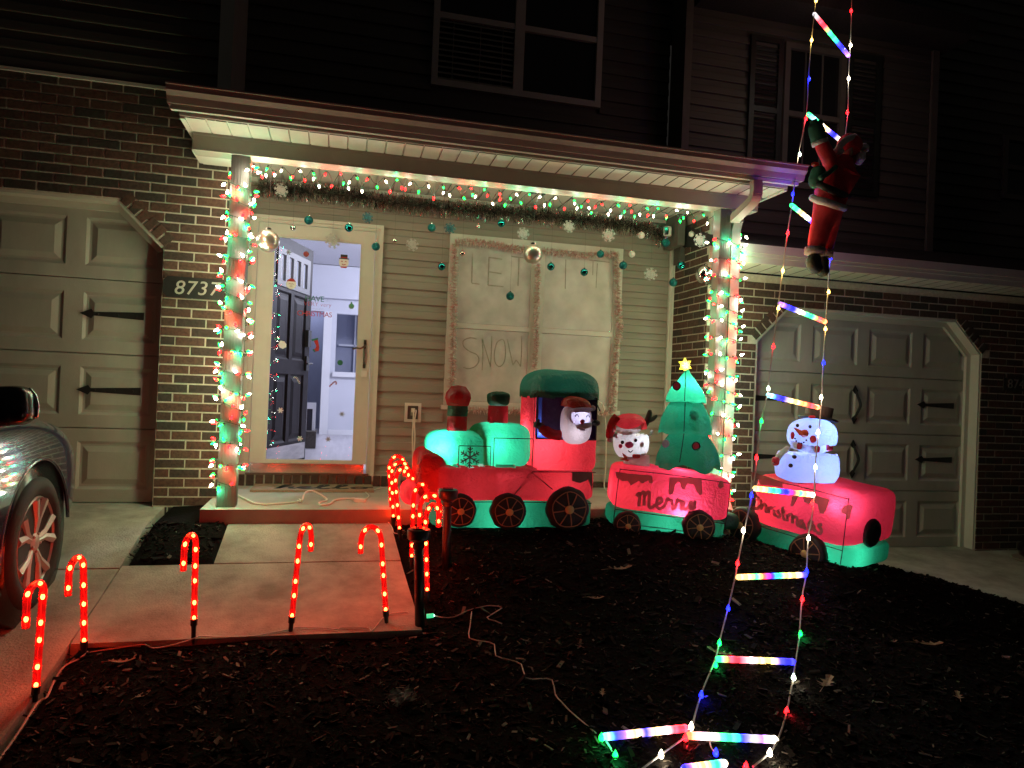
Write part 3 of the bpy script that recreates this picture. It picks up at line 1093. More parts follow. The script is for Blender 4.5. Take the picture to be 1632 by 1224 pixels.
obj("lever_handle", kb, M_black, fdoor)
obj("deadbolt", MB().box((.795, -.03, 1.09), (.875, -.0005, 1.25), MD), M_black, fdoor)
# leaning framed mirror and crate inside the hall
mx0, mx1 = W(484, 660, 3.0).x, W(503, 660, 3.0).x
tb = thing("framed_mirror", "white framed mirror leaning inside the hall beside the open plum door", "mirror", ((mx0 + mx1) / 2, 3.0, .165))
z0, z1 = W(495, 686, 3.0).z, W(495, 642, 3.0).z
tbm = MB().box((mx0, 3.0, z0), (mx0 + .035, 3.05, z1)).box((mx1 - .035, 3.0, z0), (mx1, 3.05, z1)).box((mx0 + .035, 3.0, z1 - .07), (mx1 - .035, 3.05, z1))
obj("frame", tbm, M_trimw, tb)
obj("mirror_glass", MB().box((mx0 + .035, 3.02, z0), (mx1 - .035, 3.03, z1 - .07)), mat("mirror_grey", (.10, .10, .12), rough=.15, metal=.4), tb)
M_crate = mat("dark_wicker", (.05, .042, .035), (.10, .085, .07), rough=.8, scale=60, bump=.6)
cr0 = MB().box((mx0 - .02, 2.86, .35), (mx1 + .02, 3.14, z0 - .004)).box((mx0 - .015, 2.865, .17), (mx1 + .015, 3.135, .3495))
tag(obj("hall_bench", cr0, M_crate), "dark low bench under the leaning white framed mirror in the hall", "bench")

# ------------------------------------------------------------------ window
wm = MB()
wf = YR - .022
wm.box((WT0, wf, WB + .03), (WX0 + .012, YR + .03, WTT)).box((WX1 - .012, wf, WB + .03), (WT1, YR + .03, WTT))
wm.box((WX0 + .012, wf, WTT - .062), (WX1 - .012, YR + .03, WTT)).box((WX0 + .012, wf, WB + .03), (WX1 - .012, YR + .03, WZ0 + .02))
wmid = 1.715
wm.box((wmid - .045, wf + .004, WZ0 + .02), (wmid + .045, YR + .03, WTT - .062))
win = obj("front_window", wm, M_white, house)
obj("sill", MB().box((WT0 - .02, YR - .045, WB - .01), (WT1 + .02, YR - .003, WB + .028)), M_white, win)
zm = 1.475
M_wglass = glass_mat("window_glass", (.95, .95, .93), .05, .05)
M_blind = mat("blind_slat", (.70, .69, .62), (.76, .75, .68), rough=.6, scale=6)
M_snow = mat("sprayed_snow", (.50, .49, .42), (.62, .61, .54), rough=.9, scale=9)
for (a, b) in ((WX0 + .012, wmid - .045), (wmid + .045, WX1 - .012)):
    sb = MB()
    sb.box((a, wf + .012, zm - .022), (b, YR + .03, zm + .022))
    for (c, d) in ((WZ0 + .02, zm - .022), (zm + .022, WTT - .062)):
        sb.box((a, wf + .014, c), (a + .018, YR + .028, d)).box((b - .018, wf + .014, c), (b, YR + .028, d))
    obj("sash", sb, M_white, win)
    for (c, d) in ((WZ0 + .02, zm - .022), (zm + .022, WTT - .062)):
        obj("glass_pane", MB().box((a + .019, YR - .002, c), (b - .019, YR + .001, d)), M_wglass, win)
    z = WZ0 + .04
    while z < WTT - .07:
        Mx = Matrix.Translation(((a + b) / 2, YR + .055, z)) @ Matrix.Rotation(R(50 + random.uniform(-4, 4)), 4, "X")
        hl = (b - a) / 2
        obj("slat", MB().box((-hl, -.025, -.0012), (hl, .025, .0012), Mx), M_blind, win)
        z += .047
obj("room_shade", MB().box((WX0, YR + .10, WZ0), (WX1, YR + .11, WZ1)), mat("dim_room_shade", (.30, .29, .25), rough=.8), win)
# sprayed snow haze with finger drawn words LET IT SNOW
M_ink = mat("finger_drawn_line", (.25, .24, .195), (.33, .32, .265), rough=.9, scale=30)


def stroke_on(parent, name, strokes, y, w, m, sub=1):
    mb = MB()
    for s in strokes:
        pts = [W(px, py, y) for px, py in s]
        if sub > 1: pts = smoothpts(pts, sub)
        mb.ribbon(pts, w, (0, -1, 0), .001)
    return obj(name, mb, m, parent)


def Z3(pts): return [(700 + x / 3.825, 360 + y / 3.825) for x, y in pts]


LET = [Z3([(203, 168), (200, 260), (198, 348)]), Z3([(198, 350), (222, 352), (246, 356)]),
       Z3([(303, 190), (300, 280), (298, 362)]), Z3([(303, 192), (345, 198), (384, 204)]), Z3([(302, 280), (340, 285), (380, 292)]), Z3([(298, 362), (345, 366), (392, 371)]),
       Z3([(486, 190), (484, 280), (480, 366)]), Z3([(440, 186), (486, 192), (530, 196)])]
IT = [Z3([(772, 205), (770, 290), (768, 384)]), Z3([(964, 228), (960, 300), (956, 380)]), Z3([(915, 208), (970, 214), (1038, 222)]), Z3([(938, 215), (936, 300)])]
SNOW = [Z3([(228, 690), (190, 682), (148, 700), (150, 735), (185, 765), (228, 785), (242, 820), (220, 856), (180, 870), (146, 862)]),
        Z3([(262, 880), (266, 780), (262, 690)]), Z3([(262, 690), (290, 780), (312, 858)]), Z3([(312, 858), (318, 770), (320, 672)]),
        Z3([(386, 690), (352, 712), (336, 780), (342, 835), (368, 858), (396, 830), (404, 770), (398, 710), (386, 690)]),
        Z3([(415, 690), (432, 770), (450, 850)]), Z3([(450, 850), (466, 822), (470, 818)]), Z3([(470, 818), (486, 840), (496, 858)]), Z3([(496, 858), (502, 770), (502, 672)])]
stroke_on(win, "window_lettering", LET, YR - .0035, .012, M_ink, 3)
stroke_on(win, "window_lettering", IT, YR - .0035, .009, M_ink, 3)
stroke_on(win, "window_lettering", SNOW, YR - .0035, .010, M_ink, 4)
mdl, nt, N, L, b = nt_of("snow_haze")
N.remove(b)
tr = N.new("ShaderNodeBsdfTransparent"); df = N.new("ShaderNodeBsdfDiffuse"); df.inputs[0].default_value = (.84, .83, .77, 1)
tc = N.new("ShaderNodeTexCoord"); nn = N.new("ShaderNodeTexNoise"); nn.inputs["Scale"].default_value = 4.5; nn.inputs["Detail"].default_value = 5
L.new(tc.outputs["Object"], nn.inputs[0])
rr = N.new("ShaderNodeValToRGB"); rr.color_ramp.elements[0].position = .25; rr.color_ramp.elements[1].position = .7
rr.color_ramp.elements[0].color = (.42, .42, .42, 1); rr.color_ramp.elements[1].color = (.80, .80, .80, 1)
L.new(nn.outputs[0], rr.inputs[0])
mx = N.new("ShaderNodeMixShader"); L.new(rr.outputs[0], mx.inputs[0]); L.new(tr.outputs[0], mx.inputs[1]); L.new(df.outputs[0], mx.inputs[2])
L.new(mx.outputs[0], N["Material Output"].inputs[0])
mdl2 = mdl.copy(); mdl2.name = "thin_snow_haze"
for nd in mdl2.node_tree.nodes:
    if nd.type == "VALTORGB":
        nd.color_ramp.elements[0].color = (.34, .34, .34, 1); nd.color_ramp.elements[1].color = (.66, .66, .66, 1)
for (a, b2, c, d) in ((WX0 + .032, wmid - .065, zm + .024, WTT - .064), (wmid + .065, WX1 - .032, zm + .024, WTT - .064), (WX0 + .032, wmid - .065, WZ0 + .022, zm - .024), (wmid + .065, WX1 - .032, WZ0 + .022, zm - .024)):
    obj("sprayed_snow", MB().box((a, YR - .0031, c), (b2, YR - .0022, d)), mdl if a > 1.6 else mdl2, win)

# ------------------------------------------------------------------ porch roof
proof = obj("porch_roof", MB().add([(-1.10, -.70, 2.735), (3.45, -.70, 2.735), (3.10, .70, 3.30), (-.80, .70, 3.30), (-1.10, -.70, 2.70), (3.45, -.70, 2.70), (3.10, .70, 2.95), (-.80, .70, 2.95)],
            [(0, 1, 2, 3), (7, 6, 5, 4), (0, 4, 5, 1), (1, 5, 6, 2), (2, 6, 7, 3), (3, 7, 4, 0)]), M_shingle, house)
GXL, GXR = -1.092, 3.40
gp = [(-.705, 2.615), (-.755, 2.615), (-.772, 2.655), (-.80, 2.68), (-.80, 2.71), (-.815, 2.712), (-.815, 2.722), (-.79, 2.724), (-.79, 2.700), (-.76, 2.665), (-.745, 2.63), (-.715, 2.63), (-.715, 2.72), (-.705, 2.72)]
gm = MB()
n = len(gp)
gm.v = [(GXL, y, z) for y, z in gp] + [(GXR, y, z) for y, z in gp]
gm.f = [(i, i + n, (i + 1) % n + n, (i + 1) % n) for i in range(n)]
for xx in (GXL, GXR - .003):
    gm.prism([(0, 0)] * 0, 0, 0) if False else None
    q = [(-.705, 2.615), (-.755, 2.615), (-.772, 2.655), (-.80, 2.68), (-.80, 2.715), (-.705, 2.72)]
    gm.add([(xx, y, z) for y, z in q] + [(xx + .003, y, z) for y, z in q], [tuple(range(6)), tuple(reversed(range(6, 12)))] + [(i, (i + 1) % 6, (i + 1) % 6 + 6, i + 6) for i in range(6)])
obj("gutter", gm, M_gutter, proof)
obj("fascia", MB().box((-1.03, -.70, 2.565), (3.30, -.68, 2.735)), M_gutter, proof)
obj("drip_strip", MB().box((-1.075, -.735, 2.585), (3.37, -.701, 2.612)), M_white, proof)
# eave soffit boards between fascia and beam, beaded panels
nb = 34
x0, x1 = -1.0, 3.28
for i in range(nb):
    a = x0 + (x1 - x0) * i / nb; b = x0 + (x1 - x0) * (i + 1) / nb
    mb = MB()
    mb.v = [(a, -.679, 2.560), (b - .010, -.679, 2.560), (b - .006, -.679, 2.568), (b, -.679, 2.568), (a, -.43, 2.555), (b - .010, -.43, 2.555), (b - .006, -.43, 2.563), (b, -.43, 2.563)]
    mb.f = [(0, 1, 5, 4), (1, 2, 6, 5), (2, 3, 7, 6)]
    obj("soffit_board", mb, M_white, proof)
for a_ in (-1.03, 3.281): obj("soffit_end_trim", MB().box((a_, -.68, 2.55), (a_ + .029, -.02, 2.60)), M_white, proof)
BX0, BX1 = -1.0, 3.22
obj("beam", MB().box((BX0, -.43, 2.452), (BX1, -.30, 2.545)).box((BX0 - .003, -.438, 2.538), (BX1, -.431, 2.556)), mat("beam_wrap", (.34, .32, .27), (.38, .36, .30), rough=.5, scale=6), proof)
obj("beam_liner", MB().box((BX0 + .01, -.299, 2.44), (BX1 - .01, -.285, 2.58)).box((BX0, -.429, 2.440), (BX1, -.301, 2.4505)), MATS["beam_wrap"], proof)
# porch ceiling boards run from beam to wall
nb = 26
for i in range(nb):
    a = -.79 + (3.05 + .79) * i / nb; b = -.79 + (3.05 + .79) * (i + 1) / nb
    mb = MB()
    mb.v = [(a, -.284, 2.580), (b - .010, -.284, 2.580), (b - .006, -.284, 2.588), (b, -.284, 2.588), (a, .672, 2.580), (b - .010, .672, 2.580), (b - .006, .672, 2.588), (b, .672, 2.588)]
    mb.f = [(0, 1, 5, 4), (1, 2, 6, 5), (2, 3, 7, 6)]
    obj("ceiling_board", mb, M_white, proof)
obj("ceiling_moulding", MB().box((-.77, .63, 2.545), (3.04, .668, 2.579)), M_white, proof)
# side returns of the canopy beyond the posts
for a_, b_ in ((-1.0, -.80), (3.07, 3.22)): obj("side_soffit", MB().box((a_, -.284, 2.46), (b_, -.02, 2.47)), M_white, proof)
for a_, b_ in ((-.835, -.80), (-1.03, -1.0), (3.045, 3.07)): obj("side_beam", MB().box((a_, -.284, 2.472), (b_, .008, 2.60)), M_white, proof)
obj("ceiling_light", MB().box((.46, .02, 2.535), (.70, .30, 2.579)).box((.475, .035, 2.525), (.685, .285, 2.5349)), M_cream, proof)

# posts
M_post = mat("post_wrap", (.15, .135, .115), (.19, .17, .145), rough=.5, scale=6, stretch=(4, 4, .5))


def post(x0, x1, y0, y1, z0, z1):
    mb = MB().box((x0, y0, z0), (x1, y1, z1))
    k = (x1 - x0)
    for t in (.10, .24, .42, .58, .76, .90):
        mb.box((x0 + k * t - .003, y0 - .003, z0 + .002), (x0 + k * t + .003, y0 + .001, z1 - .002))
        mb.box((x1 - .001, y0 + (y1 - y0) * t - .003, z0 + .002), (x1 + .003, y0 + (y1 - y0) * t + .003, z1 - .002))
    return obj("porch_post", mb, M_post, house)


PLX0, PLX1 = -.757, -.640
post(PLX0, PLX1, -.405, -.288, .06, 2.439)
PRX0, PRX1 = 2.905, 3.00
post(PRX0, PRX1, -.405, -.300, .06, 2.439)
# downspout: outlet under the gutter, elbow back, straight pipe beside the right post
ds = MB()
def pipe(pts, w=.075, d=.055):
    pts = [Vector(p) for p in pts]
    b = len(ds.v)
    for i, p in enumerate(pts):
        t = (pts[min(i + 1, len(pts) - 1)] - pts[max(i - 1, 0)]).normalized()
        sx = Vector((1, 0, 0)); sx = (sx - t * sx.dot(t)).normalized(); sy = t.cross(sx)
        for (u, v) in ((-1, -1), (1, -1), (1, 1), (-1, 1)):
            ds.v.append(tuple(p + sx * u * w / 2 + sy * v * d / 2))
    for i in range(len(pts) - 1):
        for k in range(4):
            ds.f.append((b + i * 4 + k, b + i * 4 + (k + 1) % 4, b + i * 4 + 4 + (k + 1) % 4, b + i * 4 + 4 + k))
    ds.f += [(b, b + 3, b + 2, b + 1), tuple(b + 4 * (len(pts) - 1) + k for k in range(4))]
DSX = 3.055
p_top = W(1205, 288, -.745)
elbow = [p_top, W(1205, 306, -.745), W(1200, 320, -.71), W(1185, 335, -.60), W(1172, 348, -.48), Vector((DSX, -.40, 2.36)), Vector((DSX, -.37, 2.28))]
pipe(smoothpts(elbow, 5))
pipe([(DSX, -.37, 2.28), (DSX, -.37, .10), (DSX + .0, -.42, .03)], .078, .058)
for i in range(9):                                   # crimped elbow ribs
    q = smoothpts(elbow, 5)
    for j in ((6 + i) if i < 5 else (18 + i),):
        j = min(j, len(q) - 2)
        t = (q[j + 1] - q[j]).normalized()
        ds.bar(q[j] - Vector((.041, 0, 0)) + Vector((0, -.0, 0)), q[j] + Vector((.041, 0, 0)), .066, .006)
obj("downspout", ds, M_gutter, proof)

# ------------------------------------------------------------------ upper storeys, barely lit, with the dimness also put into their colours
def wall_boards(parent, x0, x1, z0, z1, y, h=.127, holes=()):
    z = z0
    while z < z1:
        segs = [(x0, x1)]
        for (a, b, c, d) in holes:
            if z + h > c and z < d:
                out = []
                for s, e in segs:
                    if e <= a or s >= b: out.append((s, e)); continue
                    if s < a: out.append((s, a))
                    if e > b: out.append((b, e))
                segs = out
        for s, e in segs:
            if e - s > .02: board(parent, s, e, z, h, y, M_siding_up)
        z += h


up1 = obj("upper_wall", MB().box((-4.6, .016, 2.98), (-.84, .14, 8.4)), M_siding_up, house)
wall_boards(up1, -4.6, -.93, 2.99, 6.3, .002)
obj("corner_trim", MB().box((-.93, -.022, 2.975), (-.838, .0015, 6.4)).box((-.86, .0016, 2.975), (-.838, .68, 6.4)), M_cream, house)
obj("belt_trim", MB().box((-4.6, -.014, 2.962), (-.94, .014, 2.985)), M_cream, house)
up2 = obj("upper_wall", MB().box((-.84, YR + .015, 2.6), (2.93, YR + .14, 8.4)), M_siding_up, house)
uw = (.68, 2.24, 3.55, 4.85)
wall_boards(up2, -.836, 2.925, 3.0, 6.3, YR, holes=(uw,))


def dark_window(parent, x0, x1, z0, z1, y, mull=None, rail=None, grille=0):
    mb = MB()
    t = .055
    mb.box((x0, y - .03, z0), (x0 + t, y + .03, z1)).box((x1 - t, y - .03, z0), (x1, y + .03, z1)).box((x0 + t, y - .03, z0), (x1 - t, y + .03, z0 + t)).box((x0 + t, y - .03, z1 - t), (x1 - t, y + .03, z1))
    if mull: mb.box((mull - .045, y - .028, z0 + t), (mull + .045, y + .03, z1 - t))
    if rail:
        mb.box((x0 + t, y - .024, rail - .025), (x1 - t, y + .028, rail + .025))
    w_ = obj("window", mb, mat("upper_window_frame", (.50, .48, .42), (.56, .54, .47), rough=.6, scale=6) if parent is house else MATS["dim_trim"], parent)  # plain pale frame on the house, darkened trim on the neighbour's
    obj("glass_pane", MB().box((x0 + t, y + .010, z0 + t), (x1 - t, y + .014, z1 - t)), MATS.get("night_glass") or mat("night_glass", (.012, .012, .013), rough=.08), w_)
    if grille:
        gm_ = MB()
        for i in range(1, grille):
            xx = x0 + t + (x1 - x0 - 2 * t) * i / grille
            gm_.box((xx - .008, y + .002, z0 + t), (xx + .008, y + .0098, z1 - t))
        obj("grille", gm_, MATS["dim_trim"], w_)
    return w_


w1 = dark_window(house, *uw[:2], uw[2], uw[3], YR, mull=1.455, rail=4.17)
# blinds in the left half of the upper window
z = uw[2] + .07
while z < 4.14:
    obj("slat", MB().box((-.345, -.016, -.001), (.345, .016, .001), Matrix.Translation((1.08, YR - .012, z)) @ Matrix.Rotation(R(50), 4, "X")), mat("upper_blind", (.25, .24, .2), rough=.7), w1)
    z += .05
for xx in (.86, 1.1, 1.3):
    obj("blind_cord", MB().tube([(xx, YR - .026, uw[2] + .06), (xx, YR - .026, 4.14)], .003, 4), MATS["upper_blind"], w1)
obj("corner_trim", MB().box((2.93, .38, 2.3), (3.0, .66, 6.4)), mat("dim_trim", (.10, .095, .08), (.13, .12, .10), rough=.6, scale=6), nhouse)  # trim colour itself darkened to stand in for the dim upper wall

YN = .45
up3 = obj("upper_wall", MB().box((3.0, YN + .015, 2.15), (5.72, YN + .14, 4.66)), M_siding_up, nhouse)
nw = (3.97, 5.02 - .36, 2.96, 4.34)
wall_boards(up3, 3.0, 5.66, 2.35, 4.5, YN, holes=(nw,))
dark_window(nhouse, 3.99, 4.66, 2.96, 4.33, YN, rail=3.66, grille=3)
M_shut = mat("dark_shutter", (.012, .016, .014), (.02, .024, .02), rough=.5, scale=10)
for (a, b) in ((3.62, 3.965), (4.685, 5.06)):
    sh = MB().box((a, YN - .035, 2.96), (a + .05, YN - .008, 4.34)).box((b - .05, YN - .035, 2.96), (b, YN - .008, 4.34))
    for zz in (2.96, 3.63, 4.29): sh.box((a + .05, YN - .035, zz), (b - .05, YN - .008, zz + .05))
    s_ = obj("shutter", sh, M_shut, nhouse)
    z = 3.03
    while z < 4.27:
        if not 3.60 < z < 3.69:
            obj("louvre", MB().box((-(b - a) / 2 + .05, -.02, -.003), ((b - a) / 2 - .05, .02, .003), Matrix.Translation(((a + b) / 2, YN - .018, z)) @ Matrix.Rotation(R(40), 4, "X")), M_shut, s_)
        z += .045
obj("corner_trim", MB().box((5.66, YN - .03, 2.3), (5.735, YN + .0, 4.5)).box((5.7, YN + .001, 2.3), (5.735, 1.1, 4.5)), MATS["dim_trim"], nhouse)
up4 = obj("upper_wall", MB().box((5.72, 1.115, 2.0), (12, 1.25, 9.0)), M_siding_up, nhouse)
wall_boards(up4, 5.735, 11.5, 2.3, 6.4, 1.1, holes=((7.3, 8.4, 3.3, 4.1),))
dark_window(nhouse, 7.3, 8.4, 3.35, 4.08, 1.1, rail=3.72)
obj("eave", MB().add([(3.05, .10, 4.52), (5.85, .10, 4.52), (5.85, 1.2, 4.52), (3.05, 1.2, 4.52), (3.05, .10, 4.70), (5.85, .10, 4.70), (5.85, 5.5, 8.6), (3.05, 5.5, 8.6)], [(0, 3, 2, 1), (4, 5, 6, 7), (0, 1, 5, 4), (1, 2, 6, 5), (2, 3, 7, 6), (3, 0, 4, 7)]), M_shingle, nhouse)

# skirt roof over the neighbour's garage
M_ncap = mat("neighbour_fascia", (.60, .58, .48), (.66, .64, .53), rough=.5, scale=5)
sk = obj("skirt_roof", MB().add([(3.03, -.30, 2.215), (9.0, -.30, 2.215), (9.0, .47, 2.50), (3.03, .47, 2.50), (3.03, -.30, 2.19), (9.0, -.30, 2.19), (9.0, .47, 2.3), (3.03, .47, 2.3)], [(0, 1, 2, 3), (7, 6, 5, 4), (0, 4, 5, 1), (1, 5, 6, 2), (2, 6, 7, 3), (3, 7, 4, 0)]), M_shingle, nhouse)
fm = MB().box((3.06, -.31, 2.05), (9, -.292, 2.195)).box((3.06, -.335, 2.13), (9, -.3105, 2.20)).box((3.06, -.322, 2.10), (9, -.3105, 2.129))
obj("fascia", fm, M_ncap, sk)
for i in range(36):
    a = 3.06 + i * .152
    mb = MB()
    mb.v = [(a, -.291, 2.052), (a + .142, -.291, 2.052), (a + .146, -.291, 2.06), (a + .152, -.291, 2.06), (a, .01, 2.035), (a + .142, .01, 2.035), (a + .146, .01, 2.043), (a + .152, .01, 2.043)]
    mb.f = [(0, 1, 5, 4), (1, 2, 6, 5), (2, 3, 7, 6)]
    obj("soffit_board", mb, M_ncap, sk)
# neighbour's number plate
nm = thing("house_number_sign", "dim address plaque on the dark brick at the far right edge", "address sign", (6.45, 0, 1.2))
c = W(1624, 613, -.012)
obj("plate", MB().box((c.x - .18, -.010, c.z - .06), (c.x + .18, .0, c.z + .06)), mat("bronze_plate", (.03, .02, .016), (.04, .03, .02), rough=.4, scale=20), nm)
obj("digits", font_mesh("8745", .125, frame_xz((c.x, -.012, c.z)), .003, spacing=1.1), mat("worn_nickel", (.35, .33, .3), rough=.3, metal=.7), nm)

# ------------------------------------------------------------------ small fixtures on the wall
plq = thing("house_number_sign", "black address plaque with silver digits 8737 beside the lit left post", "address sign", (-1.03, 0, 1.56))
c = W(309, 459, -.014)
mb = MB().prism([(c.x - .205, c.z - .045), (c.x - .175, c.z - .075), (c.x + .205, c.z - .075), (c.x + .205, c.z + .075), (c.x - .175, c.z + .075), (c.x - .205, c.z + .045)], -.014, .006)
obj("plate", mb, M_black, plq)
M_nickel = mat("bright_nickel", (.46, .44, .39), rough=.35, metal=.15)
for i, chx in enumerate("8737"):
    q = W(285 + i * 18.5, 459 + i * .9, -.02)
    obj("digit", font_mesh(chx, .142, frame_xz((q.x, -.018, q.z)), .004, shear=.16, offset=.0), M_nickel, plq)

ol = thing("wall_outlet", "white framed outlet box on the siding left of the train", "outlet", (.64, YR, .70))
ox0, ox1, oz0, oz1 = .572, .712, .615, .78
mb = MB()
k = .024
mb.box((ox0, YR - .03, oz0), (ox0 + k, YR - .005, oz1)).box((ox1 - k, YR - .03, oz0), (ox1, YR - .005, oz1)).box((ox0 + k, YR - .03, oz0), (ox1 - k, YR - .005, oz0 + k)).box((ox0 + k, YR - .03, oz1 - k), (ox1 - k, YR - .005, oz1))
obj("frame", mb, M_white, ol)
obj("receptacle", MB().box((ox0 + k + .001, YR - .012, oz0 + k + .001), (ox1 - k - .001, YR - .006, oz1 - k - .001)), M_siding_up, ol)
obj("socket", MB().box((.625, YR - .02, .67), (.66, YR - .0121, .735)), M_siding, ol)
for i, (dx, c2) in enumerate(((0, 0), (.022, .02))):
    pts = [(.642 + dx, YR - .02, .715), (.645 + dx, YR - .05, .71), (.645 + dx * .5, YR - .055, .62), (.645 + c2, YR - .05, .48), (.655 + dx * .3, YR - .045, .30), (.66 + dx * .4, YR - .05, .16), (.67 + dx, YR - .09, .069)]
    cd = MB().tube(smoothpts(pts, 6), .006, 6)
    if i == 0: cd.box((.628, YR - .045, .70), (.658, YR - .022, .735))
    tag(obj("power_cord", cd, M_cord), ["white cord plugged in the outlet hanging left of its twin", "white cord from the outlet hanging right of its twin"][i], "cord", "cords from the outlet")
# another cord down the wall right of the locomotive
pts = [W(955, 640, YR - .03), W(962, 650, YR - .05), W(966, 690, YR - .05), W(965, 750, YR - .05), W(963, 781, YR - .06)]
pts[-1].z = max(pts[-1].z, .07)
pts += [Vector((pts[-1].x - .05, .35, .068)), Vector((pts[-1].x - .02, .0, .068)), Vector((pts[-1].x + .1, -.3, .068)), Vector((pts[-1].x + .25, -.46, .068))]
tag(obj("power_cord", MB().tube(smoothpts(pts, 6), .006, 6), M_cord), "white cord running down the siding behind the locomotive's cab", "cord")

sc_ = thing("security_camera", "small white security camera at the right end of the silver tinsel", "camera", (2.8, .6, 2.45))
c = W(1064, 369, .50)
Mc = Matrix.Translation(c) @ Matrix.Rotation(R(-28), 4, "Z") @ Matrix.Rotation(R(8), 4, "X")
obj("body", MB().sbox((0, 0, 0), .038, .062, .046, 5, 8, Mc), M_white, sc_, smooth=True)
obj("lens", MB().box((-.026, -.066, -.034), (.012, -.058, .034), Mc), mat("lens_black", (.008, .008, .01), rough=.08), sc_)
obj("mount", MB().tube([c + Vector((.04, .03, -.01)), c + Vector((.09, .06, -.03)), c + Vector((.10, .14, -.02))], .016, 8).ball(c + Vector((.10, .12, -.02)), .045, .02, .045, 10, 6), M_white, sc_)

# doormat with script
dm = thing("doormat", "brown doormat with black script lettering before the front door", "doormat", (-.2, .45, .06))
obj("mat", MB().box((-.62, .28, .062), (.32, .63, .078)), mat("coir", (.36, .25, .155), (.46, .34, .22), rough=1.0, scale=120, bump=.8), dm)
M_print = mat("mat_print", (.03, .022, .016), (.05, .04, .03), rough=1, scale=90)
HEL = {"h": [[(0, 0), (.22, .75), (.3, 1.0), (.2, 1.05), (.12, .6), (.06, 0)], [(.06, .05), (.2, .45), (.34, .45), (.3, .1), (.42, .05)]],
       "e": [[(0, .1), (.25, .3), (.3, .5), (.16, .5), (.08, .2), (.2, 0), (.4, .15)]],
       "l": [[(0, .1), (.25, .7), (.3, 1.0), (.18, 1.0), (.1, .3), (.18, 0), (.34, .12)]],
       "o": [[(.2, .5), (.04, .3), (.1, .02), (.3, .1), (.32, .4), (.2, .5)], [(.3, .4), (.5, .42)]]}
mb = MB(); x = -.44
for chx in "hello":
    for s in HEL[chx]:
        pts = smoothpts([(x + u * .36, .36 + v * .2, .0805) for u, v in s], 5)
        mb.ribbon(pts, .034, (0, 0, 1), .002)
    x += .145
obj("lettering", mb, M_print, dm)


def cord_px(pix, zf, r, name, label, m=M_cord, grp=None, n=6, k=5):
    pts = []
    for (px, py) in pix:
        if callable(zf): p = WG(px, py, r)
        else:
            d = ray(px, py); p = CAM + d * ((zf + r - CAM.z) / d.z)
        pts.append(p)
    return tag(obj(name, MB().tube(smoothpts(pts, k), r, n), m), label, "cord", grp)


ex = thing("extension_cord", "white extension cord looping across the porch floor to a plug", "cord", (-.1, -.2, .06))
Zp = .061
def onz(px, py, z):
    d = ray(px, py); return CAM + d * ((z - CAM.z) / d.z)
pts = [onz(378, 789, Zp + .006), onz(392, 796, Zp + .006), onz(410, 803, Zp + .006), onz(440, 803, Zp + .006), onz(472, 800, Zp + .006), onz(477, 796, Zp + .02), onz(481, 798, Zp + .03)]
p = W(487, 785, onz(485, 798, Zp).y); pts += [p]
p = W(500, 783, onz(500, 798, Zp).y + .03); pts += [p]
pts += [onz(521, 796, Zp + .006), onz(509, 801, Zp + .006), onz(512, 805, Zp + .006), onz(526, 803, Zp + .006), onz(534, 797, Zp + .006), onz(548, 795, Zp + .006), onz(560, 795, Zp + .006)]
obj("cable", MB().tube(smoothpts(pts, 6), .0075, 6), M_cord, ex)
obj("plug", MB().bar(onz(560, 796, Zp + .012), onz(566, 796, Zp + .012), .03, .022).bar(onz(566, 797, Zp + .012), onz(582, 798, Zp + .012), .05, .024), M_cord, ex)
cp = [(582, 796), (588, 790), (583, 784), (592, 782), (606, 778), (617, 778)]
tag(obj("power_cord", MB().tube(smoothpts([onz(a, b, Zp + .005) for a, b in cp], 6), .004, 6), M_cord), "thin white cord curling from the plug toward the siding", "cord")

# ------------------------------------------------------------------ house string lights
LEDC = {"white": (1.0, .86, .60), "red": (1.0, .006, .008), "green": (.004, 1.0, .07), "blue": (.008, .015, 1.0), "amber": (1.0, .62, .12), "cool": (.75, 1.0, .75)}
MB_ = {k_: emis("bulb_glow_" + k_, v, {"white": 18, "red": 15, "green": 9, "blue": 8, "amber": 9, "cool": 9}[k_]) for k_, v in LEDC.items()}
BULB_ME = {}
for k_ in LEDC:
    b_ = MB().lathe([(.0075, -.004), (.0105, .004), (.0088, .013), (.0012, .027)], 7)
    me = b_.mesh("bulb"); me.materials.append(MB_[k_])
    me.polygons.foreach_set("use_smooth", [True] * len(me.polygons))
    BULB_ME[k_] = me


def z_to(d):
    d = Vector(d).normalized()
    return d.to_track_quat("Z", "Y").to_matrix().to_4x4()


LAMPC = {"white": (1.0, .95, .82), "red": (1.0, .06, .045), "green": (.05, 1.0, .48)}


def light_string(label, loc, wire_paths, bulbs, grp="Christmas light strings on the porch", sc=1.0, power=.74):
    t = thing("light_string", label, "string lights", loc, grp)
    mb = MB()
    for w_ in wire_paths: mb.tube(w_, .0024, 5)
    for (p, d, c_) in bulbs:
        d = Vector(d).normalized()
        mb.tube([Vector(p) - d * .022, Vector(p) - d * .004], .0058, 5)
    obj("wire", mb, M_wire, t)
    for i, (p, d, c_) in enumerate(bulbs):      # each little lamp's own light
        lamp("bulb_lamp", Vector(p) + Vector(d) * .034, power * BULB * {"white": .72, "red": .90, "green": .96}.get(c_, 1), LAMPC.get(c_, (1, 1, 1)), t, .010)
    for (p, d, c_) in bulbs:
        inst("bulb", BULB_ME[c_], t, Matrix.Translation(Vector(p)) @ z_to(d) @ Matrix.Scale(sc, 4))
    return t


